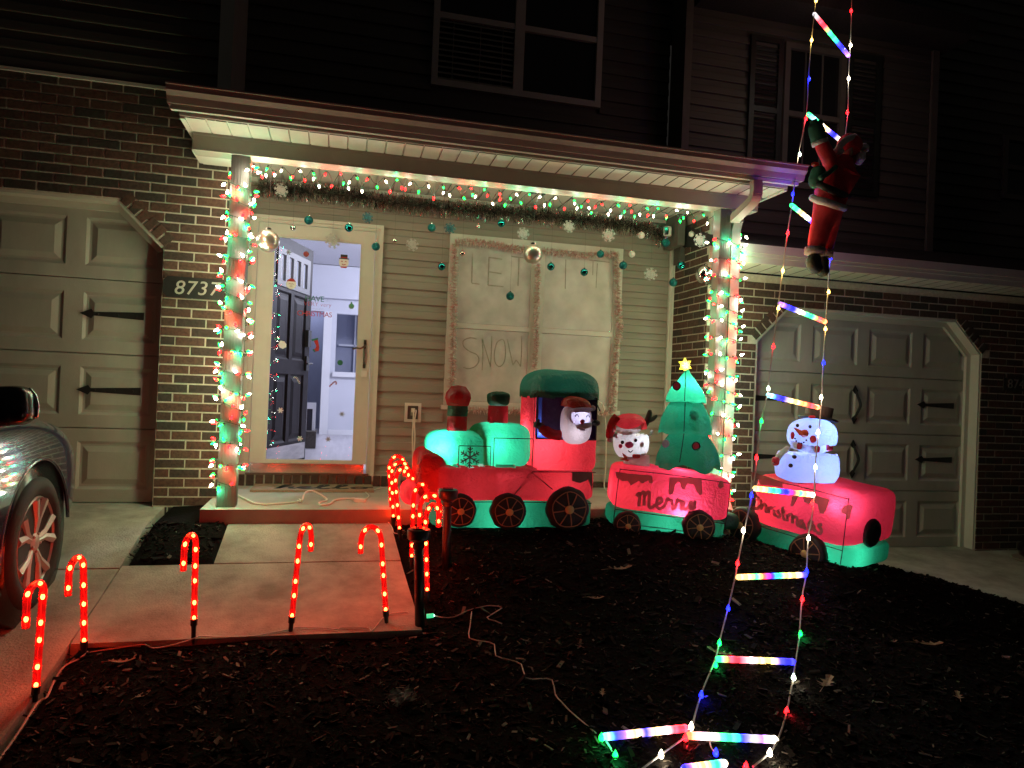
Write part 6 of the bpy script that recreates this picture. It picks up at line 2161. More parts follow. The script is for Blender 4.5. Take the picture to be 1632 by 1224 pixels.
# snowman wagon
F2 = Frame(W(1192, 864, -.86), W(1338, 911, -1.50), .46, .70)
zA = F2.loc(F2.px(1280, 777)).z; zG = F2.loc(F2.px(1270, 856)).z
wag2 = wagon("tilted inflatable wagon printed Christmas carrying a lit snowman", F2, zG, zA + .03, [(1188, 836, 29), (1291, 881, 31)], [((F2.L * .88, .075, zA - .07), 1.1, LAMPP), ((F2.L * .45, .22, zA - .06), 2.2, LAMPP), ((F2.L * .12, .2, zG + .12), 1.0, (1, .9, .85)), ((F2.L * .8, .2, zG * .5), 1.1, LAMPW)], False)
Z8 = lambda pts: [(1180 + x / 6.277, 740 + y / 6.277) for x, y in pts]
for pl in ([(112, 72), (270, 120), (430, 178), (430, 232), (330, 212), (205, 202), (190, 146), (150, 166), (128, 160)], [(640, 318), (760, 312), (900, 352), (868, 440), (838, 494), (805, 490), (780, 400), (735, 372), (690, 398), (640, 372)],
           [(530, 306), (590, 316), (560, 372), (530, 420), (508, 420)], [(1052, 412), (1112, 402), (1134, 420), (1110, 490), (1100, 546), (1072, 548), (1062, 500), (1022, 486), (1018, 456)]):
    fill([F2.px(a, b, offp) for a, b in Z8(pl)], F2.ey, .003, "snow_print", F_printT, wag2)
CHR = [Z8(s) for s in ([(196, 352), (168, 318), (130, 346), (118, 400), (140, 436), (180, 440), (205, 410)], [(214, 350), (220, 455)], [(220, 430), (246, 398), (264, 415), (262, 470), (280, 470)],
                       [(290, 425), (292, 490)], [(292, 452), (312, 432), (330, 446)], [(348, 452), (350, 505), (372, 500)], [(346, 420), (348, 428)], [(404, 462), (380, 470), (404, 500), (398, 528), (372, 520)],
                       [(432, 420), (438, 540), (460, 545)], [(415, 468), (460, 476)], [(474, 500), (480, 570)], [(480, 520), (508, 500), (526, 520), (528, 590)], [(528, 545), (556, 522), (576, 545), (578, 605), (600, 612)],
                       [(640, 572), (612, 566), (600, 604), (620, 626), (642, 590), (648, 636), (670, 640)], [(716, 560), (700, 600)], [(740, 584), (706, 578), (690, 622), (712, 650), (738, 606), (746, 660), (770, 660)], [(826, 600), (790, 612), (818, 650), (808, 690), (770, 678)])]
words(F2, CHR, .022, wag2, "lettering")
bl = F2.M @ Vector((F2.L + .042, F2.d * .42, zG + .10))
Mb = Matrix.Translation(bl) @ z_to(F2.ex)
obj("blower", MB().lathe([(.095, -.02), (.10, .0), (.085, .018), (.055, .022), (.05, .008), (0, .006)], 20, Mb), F_black, wag2, smooth=True)

sY = (F2.M @ Vector((F2.L * .46, F2.d * .34, 0))).y
hc = W(1294, 694, sY); ks = px_of(hc)[2]
sn = obj("snowman_body", MB().sbox((0, 0, 0), 47 / ks, 40 / ks, 36 / ks, 2.6, 18, Matrix.Translation(W(1286, 742, sY)), wob=.004, wsc=10, hole=lambda p: p.z > .09), F_snow, wag2, smooth=True)
obj("head", MB().sbox((0, 0, 0), 37 / ks, 34 / ks, 28 / ks, 2.3, 18, Matrix.Translation(hc), wob=.003, wsc=12, hole=lambda p: p.z < -.06 and p.y < .02), F_snow, sn, smooth=True)
fy = sY - 34 / ks
obj("scarf", band(smoothpts([W(1260, 708, fy + .07), W(1275, 712, fy + .02), W(1292, 716, fy + .005), W(1308, 717, fy + .03), W(1324, 712, fy + .08)], 4), .026), F_snow, sn, smooth=True)
for (a, b) in ((1274, 711), (1300, 716), (1321, 713)):
    obj("scarf_stripe", MB().sbox((0, 0, 0), 5.5 / ks, .026, 5.5 / ks, 3, 8, Matrix.Translation(W(a, b, fy + .012 + abs(a - 1292) * .0014))), F_pinkpr, sn, smooth=True)
tail_ = [W(1256, 714, fy + .06), W(1246, 722, fy + .05), W(1238, 732, fy + .03), W(1234, 741, fy + .02)]
obj("scarf_tail", MB().tube(smoothpts(tail_, 3), .020, 8), F_white, sn, smooth=True)
obj("scarf_stripe", MB().sbox((0, 0, 0), 4.6 / ks, .026, 6.5 / ks, 3, 8, Matrix.Translation(W(1236, 735, fy + .022))), F_pinkpr, sn, smooth=True)
cn = [W(1284, 691, fy - .006), W(1276, 690, fy - .012), W(1266, 682, fy - .016)]
obj("carrot_nose", MB().tube(cn, [.027, .018, .004], 10).ball(W(1282, 691, fy - .004), .028, .016, .028), mat("carrot_print", (.62, .09, .03), rough=.6), sn, smooth=True)
for (a, b) in ((1271, 678), (1291, 680)): obj("eye", MB().ball(W(a, b, fy + .012), 2.6 / ks, .010, 2.8 / ks, 10, 7), F_ink, sn, smooth=True)
for (a, b, w_) in ((1296, 700, 6), (1263, 694, 3)): obj("cheek", MB().ball(W(a, b, fy + (.012 if a > 1280 else .05)), w_ / ks, .012, 6 / ks, 12, 8), F_pinkpr, sn, smooth=True)
mb = MB()
for (a, b) in ((1267, 699), (1269, 703), (1273, 706), (1277, 706.5), (1281, 705), (1285, 701.5)): mb.ball(W(a, b, fy + .015), 1.3 / ks, .008, 1.3 / ks, 8, 5)
obj("smile", mb, F_ink, sn)
by = sY - 40 / ks
for (a, b) in ((1266, 728), (1260, 742)): obj("button", MB().ball(W(a, b, by + .035), 3.6 / ks, .014, 3.2 / ks, 10, 7), F_ink, sn, smooth=True)
obj("twig_arm", MB().tube([W(1320, 731, sY - .08), W(1327, 733, sY - .09), W(1335, 731, sY - .09)], .005, 5).tube([W(1327, 733, sY - .09), W(1333, 736, sY - .09)], .004, 5), F_print, sn)
ht = W(1304, 664, sY)
obj("hat_crown", MB().lathe([(20 / ks, -.012), (20.5 / ks, .03), (21 / ks, .072), (0, .078)], 20, Matrix.Translation(ht) @ Matrix.Rotation(R(8), 4, "Y")), mat("hat_brown_nylon", (.085, .058, .052), (.11, .075, .068), rough=.7, scale=14, bump=.3), sn, auto=40)
obj("hat_brim", MB().lathe([(0, -.016), (29 / ks, -.024), (31 / ks, -.014), (27 / ks, -.004), (0, -.002)], 24, Matrix.Translation(ht) @ Matrix.Rotation(R(8), 4, "Y")), F_black, sn, smooth=True)
obj("hat_flower", MB().sbox((0, 0, 0), 6 / ks, .012, 2.2 / ks, 2.5, 8, Matrix.Translation(W(1294, 664.5, sY - 29 / ks))), F_pinkpr, sn, smooth=True)
lamp("inner_lamp", hc + Vector((.045, -.03, 0)), 1.35 * INFL, (.30, .44, 1), sn, .012)
lamp("inner_lamp", W(1292, 740, sY) + Vector((.02, -.02, 0)), 1.9 * INFL, (.30, .44, 1), sn, .012)

# ------------------------------------------------------------------ lit rope ladder
M_rope = mat("clear_cable", (.42, .40, .36), (.52, .50, .46), rough=.4, scale=40)
M_rung = rgbattr_emis("rung_glow", 3.2)
LC = {"r": (1, .03, .05), "g": (.03, 1, .22), "b": (.02, .02, 1), "y": (1, .62, .16), "w": (1, .85, .6), "o": (1, .18, .06), "n": (.35, .33, .36), "p": (.30, .12, .55), "t": (.2, .75, .9), "k": (.95, .5, .55)}


def lY(py): return lerp(py, [-40, 0, 200, 400, 640, 780, 918, 1050, 1172, 1230], [-.30, -.34, -.62, -.95, -1.30, -1.62, -1.78, -2.0, -2.62, -2.80])
def rY(py): return lY(py) + lerp(py, [0, 300, 700, 1000], [.22, .15, .05, .0])


lad = thing("ladder_light", "lit rope ladder hanging from the roof to the mulch with coloured glowing rungs", "string lights", W(1200, 918, -1.78))
lcord = [(1301, -30), (1300, 0), (1293, 65), (1288, 126), (1285, 180), (1272, 250), (1262, 326), (1255, 372), (1247, 432), (1241, 482), (1232, 552), (1222, 632), (1213, 672), (1205, 742), (1200, 779), (1196, 800), (1186, 846), (1175, 900), (1172, 918), (1160, 970), (1146, 1025), (1140, 1050), (1117, 1108), (1102, 1160), (1095, 1172), (1053, 1203), (1020, 1228)]
rcord = [(1358, -30), (1357, 15), (1355, 74), (1352, 126), (1351, 180), (1342, 260), (1332, 340), (1323, 412), (1319, 468), (1316, 514), (1312, 578), (1309, 645), (1304, 694), (1299, 745), (1298, 789), (1293, 831), (1288, 856), (1285, 913), (1278, 955), (1274, 1011), (1268, 1056), (1264, 1080), (1254, 1134), (1240, 1178), (1226, 1200), (1200, 1222)]


def cpt(px, py, yf):
    p = W(px, py, yf(py))
    gz = ground_z(p.x, p.y) + .012
    if py > 1040 or p.z < gz: p = WG(px, py, .014)
    return p


for i, (c_, f_) in enumerate(((lcord, lY), (rcord, rY))):
    obj("side_cable", MB().tube(smoothpts([cpt(a, b, f_) for a, b in c_], 4), .0042, 6), M_rope, lad)
LB = [(1300, 2, "y"), (1293, 65, "y"), (1289, 127, "b"), (1284, 190, "r"), (1274, 247, "cool"), (1263, 310, "b"), (1255, 372, "r"), (1247, 432, "y"), (1240, 492, "y"), (1232, 553, "r"), (1224, 620, "cool"), (1213, 672, "g"), (1205, 730, "r"), (1197, 790, "b"), (1184, 846, "w"), (1175, 898, "r"), (1160, 970, "b"), (1146, 1025, "g"), (1140, 1060, "g"), (1117, 1108, "b"), (1101, 1158, "w"), (1092, 1176, "r"), (1053, 1203, "w")]
RB = [(1356, 18, "r"), (1355, 73, "w"), (1352, 126, "w"), (1350, 180, "r"), (1323, 412, "b"), (1320, 466, "y"), (1315, 525, "y"), (1312, 579, "b"), (1308, 634, "w"), (1303, 690, "w"), (1299, 745, "cool"), (1294, 803, "r"), (1288, 858, "w"), (1285, 911, "b"), (1278, 955, "r"), (1275, 1011, "g"), (1264, 1080, "cool"), (1253, 1134, "r"), (1226, 1200, "w"), (1188, 1222, "r")]
XB = [(1140, 1200, "b"), (980, 1204, "g"), (958, 1176, "g")]
KEY = {"r": "red", "g": "green", "b": "blue", "y": "amber", "w": "white", "cool": "cool"}
for li, (lst, f_) in enumerate(((LB, lY), (RB, rY), (XB, None))):
    for (px, py, c_) in lst:
        p = WG(px, py, .02) if f_ is None else cpt(px, py, f_)
        lamp("bulb_lamp", p + Vector((0, -.035, .0)), .95 if 60 < py < 440 else .30, LC["w" if c_ == "cool" else c_], lad, .01)
        inst("bulb", BULB_ME[KEY[c_]], lad, Matrix.Translation(p + Vector((0, -.004, -.006))) @ Matrix.Scale(1.1, 4))


def rung(a, b, code, r=.0165):
    a = Vector(a); b = Vector(b)
    n = 10; m = len(code) * 6
    mb = MB(); cols = []
    d = (b - a).normalized(); u = d.orthogonal().normalized(); w_ = d.cross(u)
    prof = []
    for i in range(m + 1):
        f = i / m
        e = min(1, math.sqrt(max(0.02, min(f, 1 - f) * (b - a).length / r)))
        prof.append((a.lerp(b, f), r * min(1, e) * (1 + .03 * math.sin(f * 60))))
    for i, (p, rr_) in enumerate(prof):
        fi = i / m * len(code) - .5
        k0 = max(0, min(len(code) - 1, math.floor(fi))); k1 = max(0, min(len(code) - 1, k0 + 1)); t = min(1, max(0, (fi - k0)))
        t = t * t * (3 - 2 * t)
        ca = Vector(LC[code[k0]]); cb = Vector(LC[code[k1]]); c_ = ca.lerp(cb, t)
        hot = 1.0 + 1.6 * max(0, 1 - abs(t - .0) * 3.2 if fi > 0 else 0) * (1 if code[k0] not in "n" else 0)
        for j in range(n):
            an_ = 2 * math.pi * j / n
            mb.v.append(tuple(p + (u * math.cos(an_) + w_ * math.sin(an_)) * rr_))
            cols.append((c_.x * hot, c_.y * hot, c_.z * hot, 1))
    for i in range(m):
        for j in range(n):
            mb.f.append((i * n + j, i * n + (j + 1) % n, (i + 1) * n + (j + 1) % n, (i + 1) * n + j))
    mb.f += [tuple(reversed(range(n))), tuple(m * n + j for j in range(n))]
    me = mb.mesh("rung")
    at = me.color_attributes.new("Col", "FLOAT_COLOR", "POINT")
    at.data.foreach_set("color", [x for c_ in cols for x in c_])
    o = obj("rung", me, M_rung, lad, smooth=True)
    # the two little sleeves where the rung is tied to the cables
    return o


RUNGS = [((1296, 20), (1354, 91), "nrrggbbp"), ((1286, 180), (1340, 224), "gtgwybbw"), ((1259, 325), (1318, 372), "ggywbbrr"), ((1240, 483), (1318, 514), "pbbwggro"), ((1221, 629), (1307, 650), "tbbyyoro"), ((1199, 778), (1299, 789), "yyggbbrgyw"), ((1172, 920), (1287, 916), "yygrbgyyb"), ((1139, 1050), (1269, 1055), "grrkyybb"), ((1092, 1172), (1241, 1179), "okwggbnpw")]
for (a, b, code) in RUNGS:
    rung(cpt(*a, lY), cpt(*b, rY), code)
rung(WG(958, 1175, .02), WG(1098, 1160, .03), "tbpybykrr")
rung(WG(1085, 1226, .02), WG(1160, 1216, .02), "bpyyggw")
xc = [WG(a, b, .012) for a, b in ((955, 1172), (962, 1176), (972, 1190), (981, 1206))]
obj("side_cable", MB().tube(smoothpts(xc, 4), .004, 6).tube(smoothpts([WG(a, b, .012) for a, b in ((1132, 1178), (1133, 1190), (1140, 1200))], 3), .003, 5), M_rope, lad)

# ------------------------------------------------------------------ climbing santa figure
sant = thing("santa_figure", "plush santa in red suit with a green sack climbing the lit ladder", "santa figure", W(1310, 440, -1.05))
V_red = mat("santa_velvet", (.62, .03, .045), (.78, .05, .065), rough=.85, scale=14, bump=.5, bscale=26)
V_green = mat("santa_green_cloth", (.02, .10, .065), (.03, .15, .10), rough=.85, scale=14, bump=.5, bscale=26)
V_white = mat("santa_white_plush", (.55, .53, .53), (.66, .64, .64), rough=.95, scale=40, bump=.8, bscale=90)
V_trim = mat("santa_trim_plush", (.26, .22, .23), (.34, .29, .30), rough=.95, scale=40, bump=.8, bscale=90)
V_boot = mat("santa_boot", (.006, .008, .007), (.012, .015, .013), rough=.6, scale=14, bump=.4)
yS = -1.02
def sp_(px, py, dy=0.0): return W(px, py, yS + dy)
kS = px_of(sp_(1320, 300))[2]


def skinned(name, nodes, edges, m, parent, sub=2):
    me = bpy.data.meshes.new(name)
    me.from_pydata([n_[0] for n_ in nodes], edges, [])
    o = bpy.data.objects.new("tmp", me); COL.objects.link(o)
    md = o.modifiers.new("s", "SKIN")
    for i, n_ in enumerate(nodes):
        me.skin_vertices[0].data[i].radius = (n_[1], n_[1])
    me.skin_vertices[0].data[0].use_root = True
    s = o.modifiers.new("ss", "SUBSURF"); s.levels = sub; s.render_levels = sub
    dgr = bpy.context.evaluated_depsgraph_get(); dgr.update()
    out = bpy.data.meshes.new_from_object(o.evaluated_get(dgr))
    bpy.data.objects.remove(o)
    out.materials.clear(); out.name = name
    return obj(name, out, m, parent, smooth=True)


r_ = lambda q: q * .94 / kS
bodyN = [(sp_(1326, 300), r_(27)), (sp_(1336, 270), r_(27)), (sp_(1343, 252), r_(14)),
         (sp_(1326, 262, -.08), r_(13)), (sp_(1314, 240, -.10), r_(13)), (sp_(1306, 222, -.08), r_(11)), (sp_(1303, 210, -.06), r_(9)),
         (sp_(1346, 262, .12), r_(12)), (sp_(1352, 250, .18), r_(11)), (sp_(1350, 240, .22), r_(9)),
         (sp_(1318, 330), r_(27)), (sp_(1311, 350, -.06), r_(19)), (sp_(1304, 380, -.07), r_(17)), (sp_(1299, 404, -.07), r_(15)),
         (sp_(1324, 352, .06), r_(18)), (sp_(1317, 382, .06), r_(16)), (sp_(1311, 408, .06), r_(14))]
skinned("body", bodyN, [(0, 1), (1, 2), (1, 3), (3, 4), (4, 5), (5, 6), (1, 7), (7, 8), (8, 9), (0, 10), (10, 11), (11, 12), (12, 13), (10, 14), (14, 15), (15, 16)], V_red, sant)
hd_ = sp_(1350, 240, -.01)
skinned("head", [(hd_, r_(17)), (hd_ + Vector((-.03, -.01, -.01)), r_(15))], [(0, 1)], mat("santa_face_cloth", (.42, .27, .22), rough=.8), sant)
obj("nose", MB().ball(sp_(1331, 240, -.05), .016), MATS["santa_face_cloth"], sant, smooth=True)
obj("eye", MB().ball(sp_(1335, 236, -.075), .006), F_ink, sant, smooth=True)
obj("hat", MB().sbox((0, 0, 0), r_(20), r_(19), r_(17), 2.4, 14, Matrix.Translation(sp_(1354, 232, 0)) @ Matrix.Rotation(R(28), 4, "Y"), wob=.008, wsc=14), V_red, sant, smooth=True)
obj("hat_band", MB().tube(smoothpts([sp_(1333, 243, -.07), sp_(1340, 231, -.10), sp_(1350, 222, -.09), sp_(1362, 218, -.04)], 4), r_(5.5), 10), V_white, sant, smooth=True)
obj("hat_pompom", MB().sbox(sp_(1377, 236, -.02), r_(8.5), r_(8), r_(8.5), 2, 12, wob=.006, wsc=40), V_white, sant, smooth=True)
obj("beard", MB().sbox((0, 0, 0), r_(11), r_(13), r_(8), 2.2, 12, Matrix.Translation(sp_(1333, 243, -.05)) @ Matrix.Rotation(R(-30), 4, "Y"), wob=.012, wsc=24), V_white, sant, smooth=True)
obj("hair", MB().sbox((0, 0, 0), r_(9), r_(12), r_(10), 2.2, 12, Matrix.Translation(sp_(1369, 252, -.02)), wob=.016, wsc=22), V_white, sant, smooth=True)
for (dy, pts_) in ((0, [(1307, 228), (1303, 214), (1299, 200), (1296, 191)]),):
    q = [sp_(a, b, -.08 + dy) for a, b in pts_]
    mt = obj("mitten", MB().tube(smoothpts(q, 4), [r_(11), r_(12.5), r_(13), r_(13), r_(13), r_(13), r_(12.5), r_(12), r_(11), r_(9)][:len(smoothpts(q, 4))] + [r_(6)] * max(0, len(smoothpts(q, 4)) - 10), 12).ball(q[-1] + Vector((.045, -.02, -.02)), r_(5)), V_green, sant, smooth=True)
    obj("cuff", MB().tube([q[0] + (q[0] - q[1]) * .18, q[0] + (q[1] - q[0]) * .30], r_(13.2), 14), V_white, mt, smooth=True)
obj("belt", MB().tube(smoothpts([sp_(1299, 290, -.05), sp_(1308, 295, -.16), sp_(1322, 301, -.20), sp_(1340, 309, -.14), sp_(1352, 312, -.0)], 4), r_(6), 8), V_boot, sant, smooth=True)
obj("jacket_trim", MB().tube(smoothpts([sp_(1295, 315, -.05), sp_(1303, 319, -.14), sp_(1317, 322, -.19), sp_(1333, 328, -.15), sp_(1345, 332, -.03)], 4), r_(6.2), 8), V_white, sant, smooth=True)
obj("sack", MB().sbox((0, 0, 0), r_(11), r_(14), r_(19), 2.4, 14, Matrix.Translation(sp_(1302, 281, -.10)) @ Matrix.Rotation(R(14), 4, "Y"), wob=.012, wsc=12), V_green, sant, smooth=True)
obj("sack_strap", MB().tube(smoothpts([sp_(1307, 284, -.19), sp_(1320, 276, -.185), sp_(1332, 266, -.16)], 4), r_(4), 8), V_green, sant, smooth=True)
obj("sack_toy", MB().sbox((0, 0, 0), r_(6), r_(5), r_(3.5), 2.5, 8, Matrix.Translation(sp_(1299, 262, -.10))), F_orange, sant, smooth=True)
for (dy, ax_, bx, tx) in ((-.07, (1298, 403), (1294, 425), (1310, 434)), (.06, (1311, 407), (1306, 428), (1318, 440))):
    bt = skinned("boot", [(sp_(*ax_, dy), r_(15)), (sp_(*bx, dy), r_(14)), (sp_(*tx, dy - .03), r_(9.5))], [(0, 1), (1, 2)], V_boot, sant)
    a = sp_(*ax_, dy)
    obj("boot_cuff", MB().tube([a + Vector((.004, 0, .035)), a + Vector((.0, 0, -.012))], r_(16.5), 14), V_trim, bt, smooth=True)

# ------------------------------------------------------------------ cords on the ground
def ground_cord(pix, r, label, m=M_cord, k=4):
    pts = []
    for (px, py) in pix:
        p = WG(px, py, .004)
        zw = walk_z(p.y) + .004
        if -5 < p.x < .45 and p.y > -1.84 and p.z < zw + .03:      # on the concrete
            d = ray(px, py); t = .5
            while t < 12:
                q = CAM + d * t
                if q.z <= walk_z(q.y) + .005: break
                t += .003
            p = q
        pts.append(p + Vector((0, 0, r)))
    return tag(obj("power_cord", MB().tube(smoothpts(pts, k), r, 5), m), label, "cord")


M_cord2 = mat("clear_cord", (.60, .50, .44), rough=.45)
ground_cord([(-20, 1232), (0, 1210), (30, 1168), (60, 1122), (75, 1112), (87, 1085), (103, 1063), (125, 1052), (140, 1040)], .0042, "pale cord running from the left picture edge to the second candy cane", M_cord2)
ground_cord([(140, 1041), (165, 1037), (222, 1029), (233, 1029), (246, 1034), (280, 1028), (310, 1018), (318, 1015), (345, 1016), (400, 1015), (440, 1008), (463, 1004), (475, 1001), (520, 1002), (537, 1004), (545, 1001), (585, 1002), (592, 1007), (600, 998), (615, 982), (640, 977), (662, 979)], .0032, "thin cord linking the front row of candy canes along the walk's edge", M_cord2)
ground_cord([(590, 806), (600, 812), (612, 820), (618, 832), (625, 842), (628, 850), (640, 853), (652, 862), (662, 872), (672, 878)], .0034, "tangled white cord from the porch to the candy canes at the walk's corner", M_cord)
gcd = ground_cord([(688, 981), (705, 985), (725, 984), (745, 974), (768, 968), (782, 966), (800, 970), (776, 985), (788, 990), (800, 995)], .0034, "thin cord zigzagging on mulch right of the near path light", M_cord2, 2)
ground_cord([(752, 974), (749, 1000), (748, 1018), (770, 1023), (788, 1028), (790, 1046), (812, 1053), (831, 1060), (838, 1082), (860, 1083), (880, 1085), (885, 1108), (895, 1120), (908, 1134), (930, 1153), (950, 1170)], .0032, "thin kinked cord crossing the dark mulch down to the ladder's end", M_cord2, 2)
gl_ = thing("cord_connector", "small glowing green cord connector at the foot of the near path light", "connector", WG(684, 981, .01))
p = WG(680, 982, .016); q = WG(691, 981, .016)
obj("body", MB().tube([p, q], .012, 8), emis("connector_green", (.08, .9, .40), .8), gl_, smooth=True)
obj("tip", MB().ball(q, .007), emis("connector_tip", (.5, 1, .7), 3), gl_, smooth=True)

# ------------------------------------------------------------------ parked car
car = thing("parked_car", "dark blue grey car parked nose to the left garage door", "car", (-2.4, -2.2, -.4))
M_paint = mat("blue_grey_paint", (.045, .060, .115), rough=.18, metal=.5, coat=1.0)
M_tire = mat("tyre_rubber", (.010, .010, .010), (.016, .016, .015), rough=.75, scale=40, bump=.3)
M_rim = mat("alloy_rim", (.50, .48, .46), rough=.4, metal=.45)
M_carglass = mat("car_glass", (.006, .007, .008), rough=.03, coat=.5)
M_trim = mat("car_black_trim", (.010, .010, .011), rough=.22)
M_chrome = mat("chrome", (.6, .6, .6), rough=.12, metal=1.0)
MC = Matrix.Translation((-1.42 - .90, -1.455, -.262)) @ Matrix.Rotation(R(7.2), 4, "X")     # local origin: ground under the front axle, car centre line
ST = [(.90, .30, .50, .34), (.885, .62, .62, .26), (.83, .76, .69, .22), (.70, .855, .80, .20), (.45, .885, .90, .19), (.15, .895, .965, .19), (-.15, .90, .995, .19), (-.45, .90, 1.02, .19), (-.8, .90, 1.03, .19), (-1.4, .905, 1.02, .19), (-2.0, .905, 1.01, .19), (-2.6, .90, .985, .20), (-3.1, .885, .98, .21), (-3.5, .83, .95, .24), (-3.68, .72, .88, .30), (-3.74, .4, .80, .38)]
mb = MB()
RN = []
for (y, hw_, tz, bz) in ST:
    ring = [(.0, bz), (hw_ * .80, bz), (hw_ * .965, bz + .06), (hw_ * .99, bz + (tz - bz) * .30), (hw_ * 1.0, bz + (tz - bz) * .52), (hw_ * .995, bz + (tz - bz) * .72), (hw_ * .965, bz + (tz - bz) * .88), (hw_ * .90, bz + (tz - bz) * .965), (hw_ * .78, tz), (hw_ * .4, tz + .022), (0, tz + .03)]
    full = ring + [(-x, z) for x, z in reversed(ring[1:-1])]
    RN.append(len(full))
    for (x, z) in full: mb.v.append(tuple(MC @ Vector((x, y, z))))
n = RN[0]
for i in range(len(ST) - 1):
    for k in range(n):
        mb.f.append((i * n + k, i * n + (k + 1) % n, (i + 1) * n + (k + 1) % n, (i + 1) * n + k))
mb.f += [tuple(reversed(range(n))), tuple((len(ST) - 1) * n + k for k in range(n))]
me = mb.mesh("body")
tmp = bpy.data.objects.new("tmp", me); COL.objects.link(tmp)
sub = tmp.modifiers.new("sub", "SUBSURF"); sub.levels = 2; sub.render_levels = 2
cut_ = []
for yy in (0, -2.75):
    cb = MB().lathe([(.415, -.32), (.415, .5)], 40, MC @ Matrix.Translation((.80, yy, .335)) @ Matrix.Rotation(R(90), 4, "Y"))
    cb.lathe([(.415, -.5), (.415, .32)], 40, MC @ Matrix.Translation((-.80, yy, .335)) @ Matrix.Rotation(R(90), 4, "Y"))
    cm = bpy.data.objects.new("tmpc", cb.mesh("c")); COL.objects.link(cm); cut_.append(cm)
    bo = tmp.modifiers.new("b", "BOOLEAN"); bo.object = cm; bo.operation = "DIFFERENCE"; bo.solver = "EXACT"
dgr = bpy.context.evaluated_depsgraph_get(); dgr.update()
out = bpy.data.meshes.new_from_object(tmp.evaluated_get(dgr))
for q in cut_ + [tmp]: bpy.data.objects.remove(q)
out.materials.clear()
cbody = obj("body", out, M_paint, car, auto=40)
for sx in (1, -1):
    for yy in (0, -2.75):
        M_ = MC @ Matrix.Translation((sx * .79, yy, .335)) @ Matrix.Rotation(R(90 * sx), 4, "Y")
        w_ = obj("wheel_well", MB().lathe([(.30, -.22), (.412, -.20), (.412, .085)], 30, M_), M_trim, car)
        w_.data.polygons.foreach_set("use_smooth", [True] * len(w_.data.polygons))
        obj("arch_lip", MB().tube([M_ @ Vector((.418 * math.cos(a), .418 * math.sin(a), .10)) for a in [math.pi * i / 24 + (math.pi / 2 if sx > 0 else math.pi / 2) for i in range(25)]], .010, 6), M_paint, car, smooth=True)
        wh = obj("wheel", MB().lathe([(.225, -.10), (.30, -.115), (.325, -.10), (.331, -.06), (.331, .06), (.325, .095), (.29, .112), (.245, .105), (.238, .09)], 40, M_), M_tire, car, smooth=True)
        rm = MB().lathe([(.236, -.06), (.236, .085), (.225, .10), (.216, .085), (.214, -.06)], 40, M_)
        rm.f = rm.f[:-2]
        for i in range(5):
            for s in (-.20, .20):
                a = 2 * math.pi * i / 5 + .35
                d0 = Vector((math.cos(a + s * .55), math.sin(a + s * .55), 0)); d1 = Vector((math.cos(a + s * 1.35), math.sin(a + s * 1.35), 0))
                rm.tube([M_ @ (d0 * .05 + Vector((0, 0, .075))), M_ @ (d0 * .12 + Vector((0, 0, .085))), M_ @ (d1 * .222 + Vector((0, 0, .088)))], [.022, .020, .026], 6)
        rm.lathe([(.06, .02), (.06, .085), (.035, .10), (0, .10)], 16, M_)
        for i in range(5):
            a = 2 * math.pi * i / 5
            rm.ball(M_ @ Vector((.045 * math.cos(a), .045 * math.sin(a), .098)), .008, n=8, m=5)
        obj("rim", rm, M_rim, wh, auto=50)
        obj("brake_disc", MB().lathe([(.0, .0), (.17, .0), (.17, .015), (0, .015)], 24, M_), mat("brake_steel", (.22, .12, .10), (.30, .18, .15), rough=.5, metal=.4, scale=5), wh)
# greenhouse
gh = [(-.50, .80, .93), (-.95, .74, 1.18), (-1.35, .68, 1.385), (-1.8, .655, 1.43), (-2.3, .65, 1.41), (-2.8, .66, 1.30), (-3.2, .69, 1.12), (-3.5, .70, .96)]
mb = MB()
for (y, hw_, tz) in gh:
    base = .94 if y > -3 else .95
    for (x, z) in ((.80 if y < -.6 else .78, base - .02), (hw_, tz - .06), (hw_ * .85, tz - .005), (0, tz + .01), (-hw_ * .85, tz - .005), (-hw_, tz - .06), (-.80 if y < -.6 else -.78, base - .02)):
        mb.v.append(tuple(MC @ Vector((x, y, z))))
for i in range(len(gh) - 1):
    for k in range(6): mb.f.append((i * 7 + k, i * 7 + k + 1, i * 7 + 8 + k, i * 7 + 7 + k))
obj("cabin_glass", mb, M_carglass, car, smooth=True)
rf = MB()
for i in range(2, 6):
    pass
rf.v = [tuple(MC @ Vector((x * gh[i][1] * .9, gh[i][0], gh[i][2] + .014 - abs(x) * .02))) for i in range(2, 6) for x in (-1, -.5, 0, .5, 1)]
rf.f = [(i * 5 + k, i * 5 + k + 1, i * 5 + 6 + k, i * 5 + 5 + k) for i in range(3) for k in range(4)]
obj("roof", rf, M_paint, car, smooth=True)
# door seams, handle, mirror, lamps
dsm = MB()
for y in (-.62, -1.72):
    dsm.tube([MC @ Vector((.8975, y, .30)), MC @ Vector((.905, y, .62)), MC @ Vector((.885, y, .86))], .004, 5)
dsm.tube([MC @ Vector((.899, y, .285)) for y in (-.62, -1.2, -1.72)], .004, 5)
obj("door_seam", dsm, M_trim, car)
obj("fender_badge_strip", MB().tube([MC @ Vector((.902, -.42, .70)), MC @ Vector((.906, -.60, .705)), MC @ Vector((.906, -1.6, .72))], .008, 6), M_chrome, car)
obj("sill_trim", MB().tube([MC @ Vector((.88, y, .24)) for y in (-.42, -1.2, -2.3)], .022, 8), M_trim, car, smooth=True)
obj("door_handle", MB().tube([MC @ Vector((.905, -1.45, .80)), MC @ Vector((.93, -1.52, .80)), MC @ Vector((.905, -1.62, .80))], .012, 6), M_chrome, car)
mc_ = W(4, 648, -2.12)
Mm = Matrix.Translation(mc_) @ Matrix.Rotation(R(-6), 4, "Y")
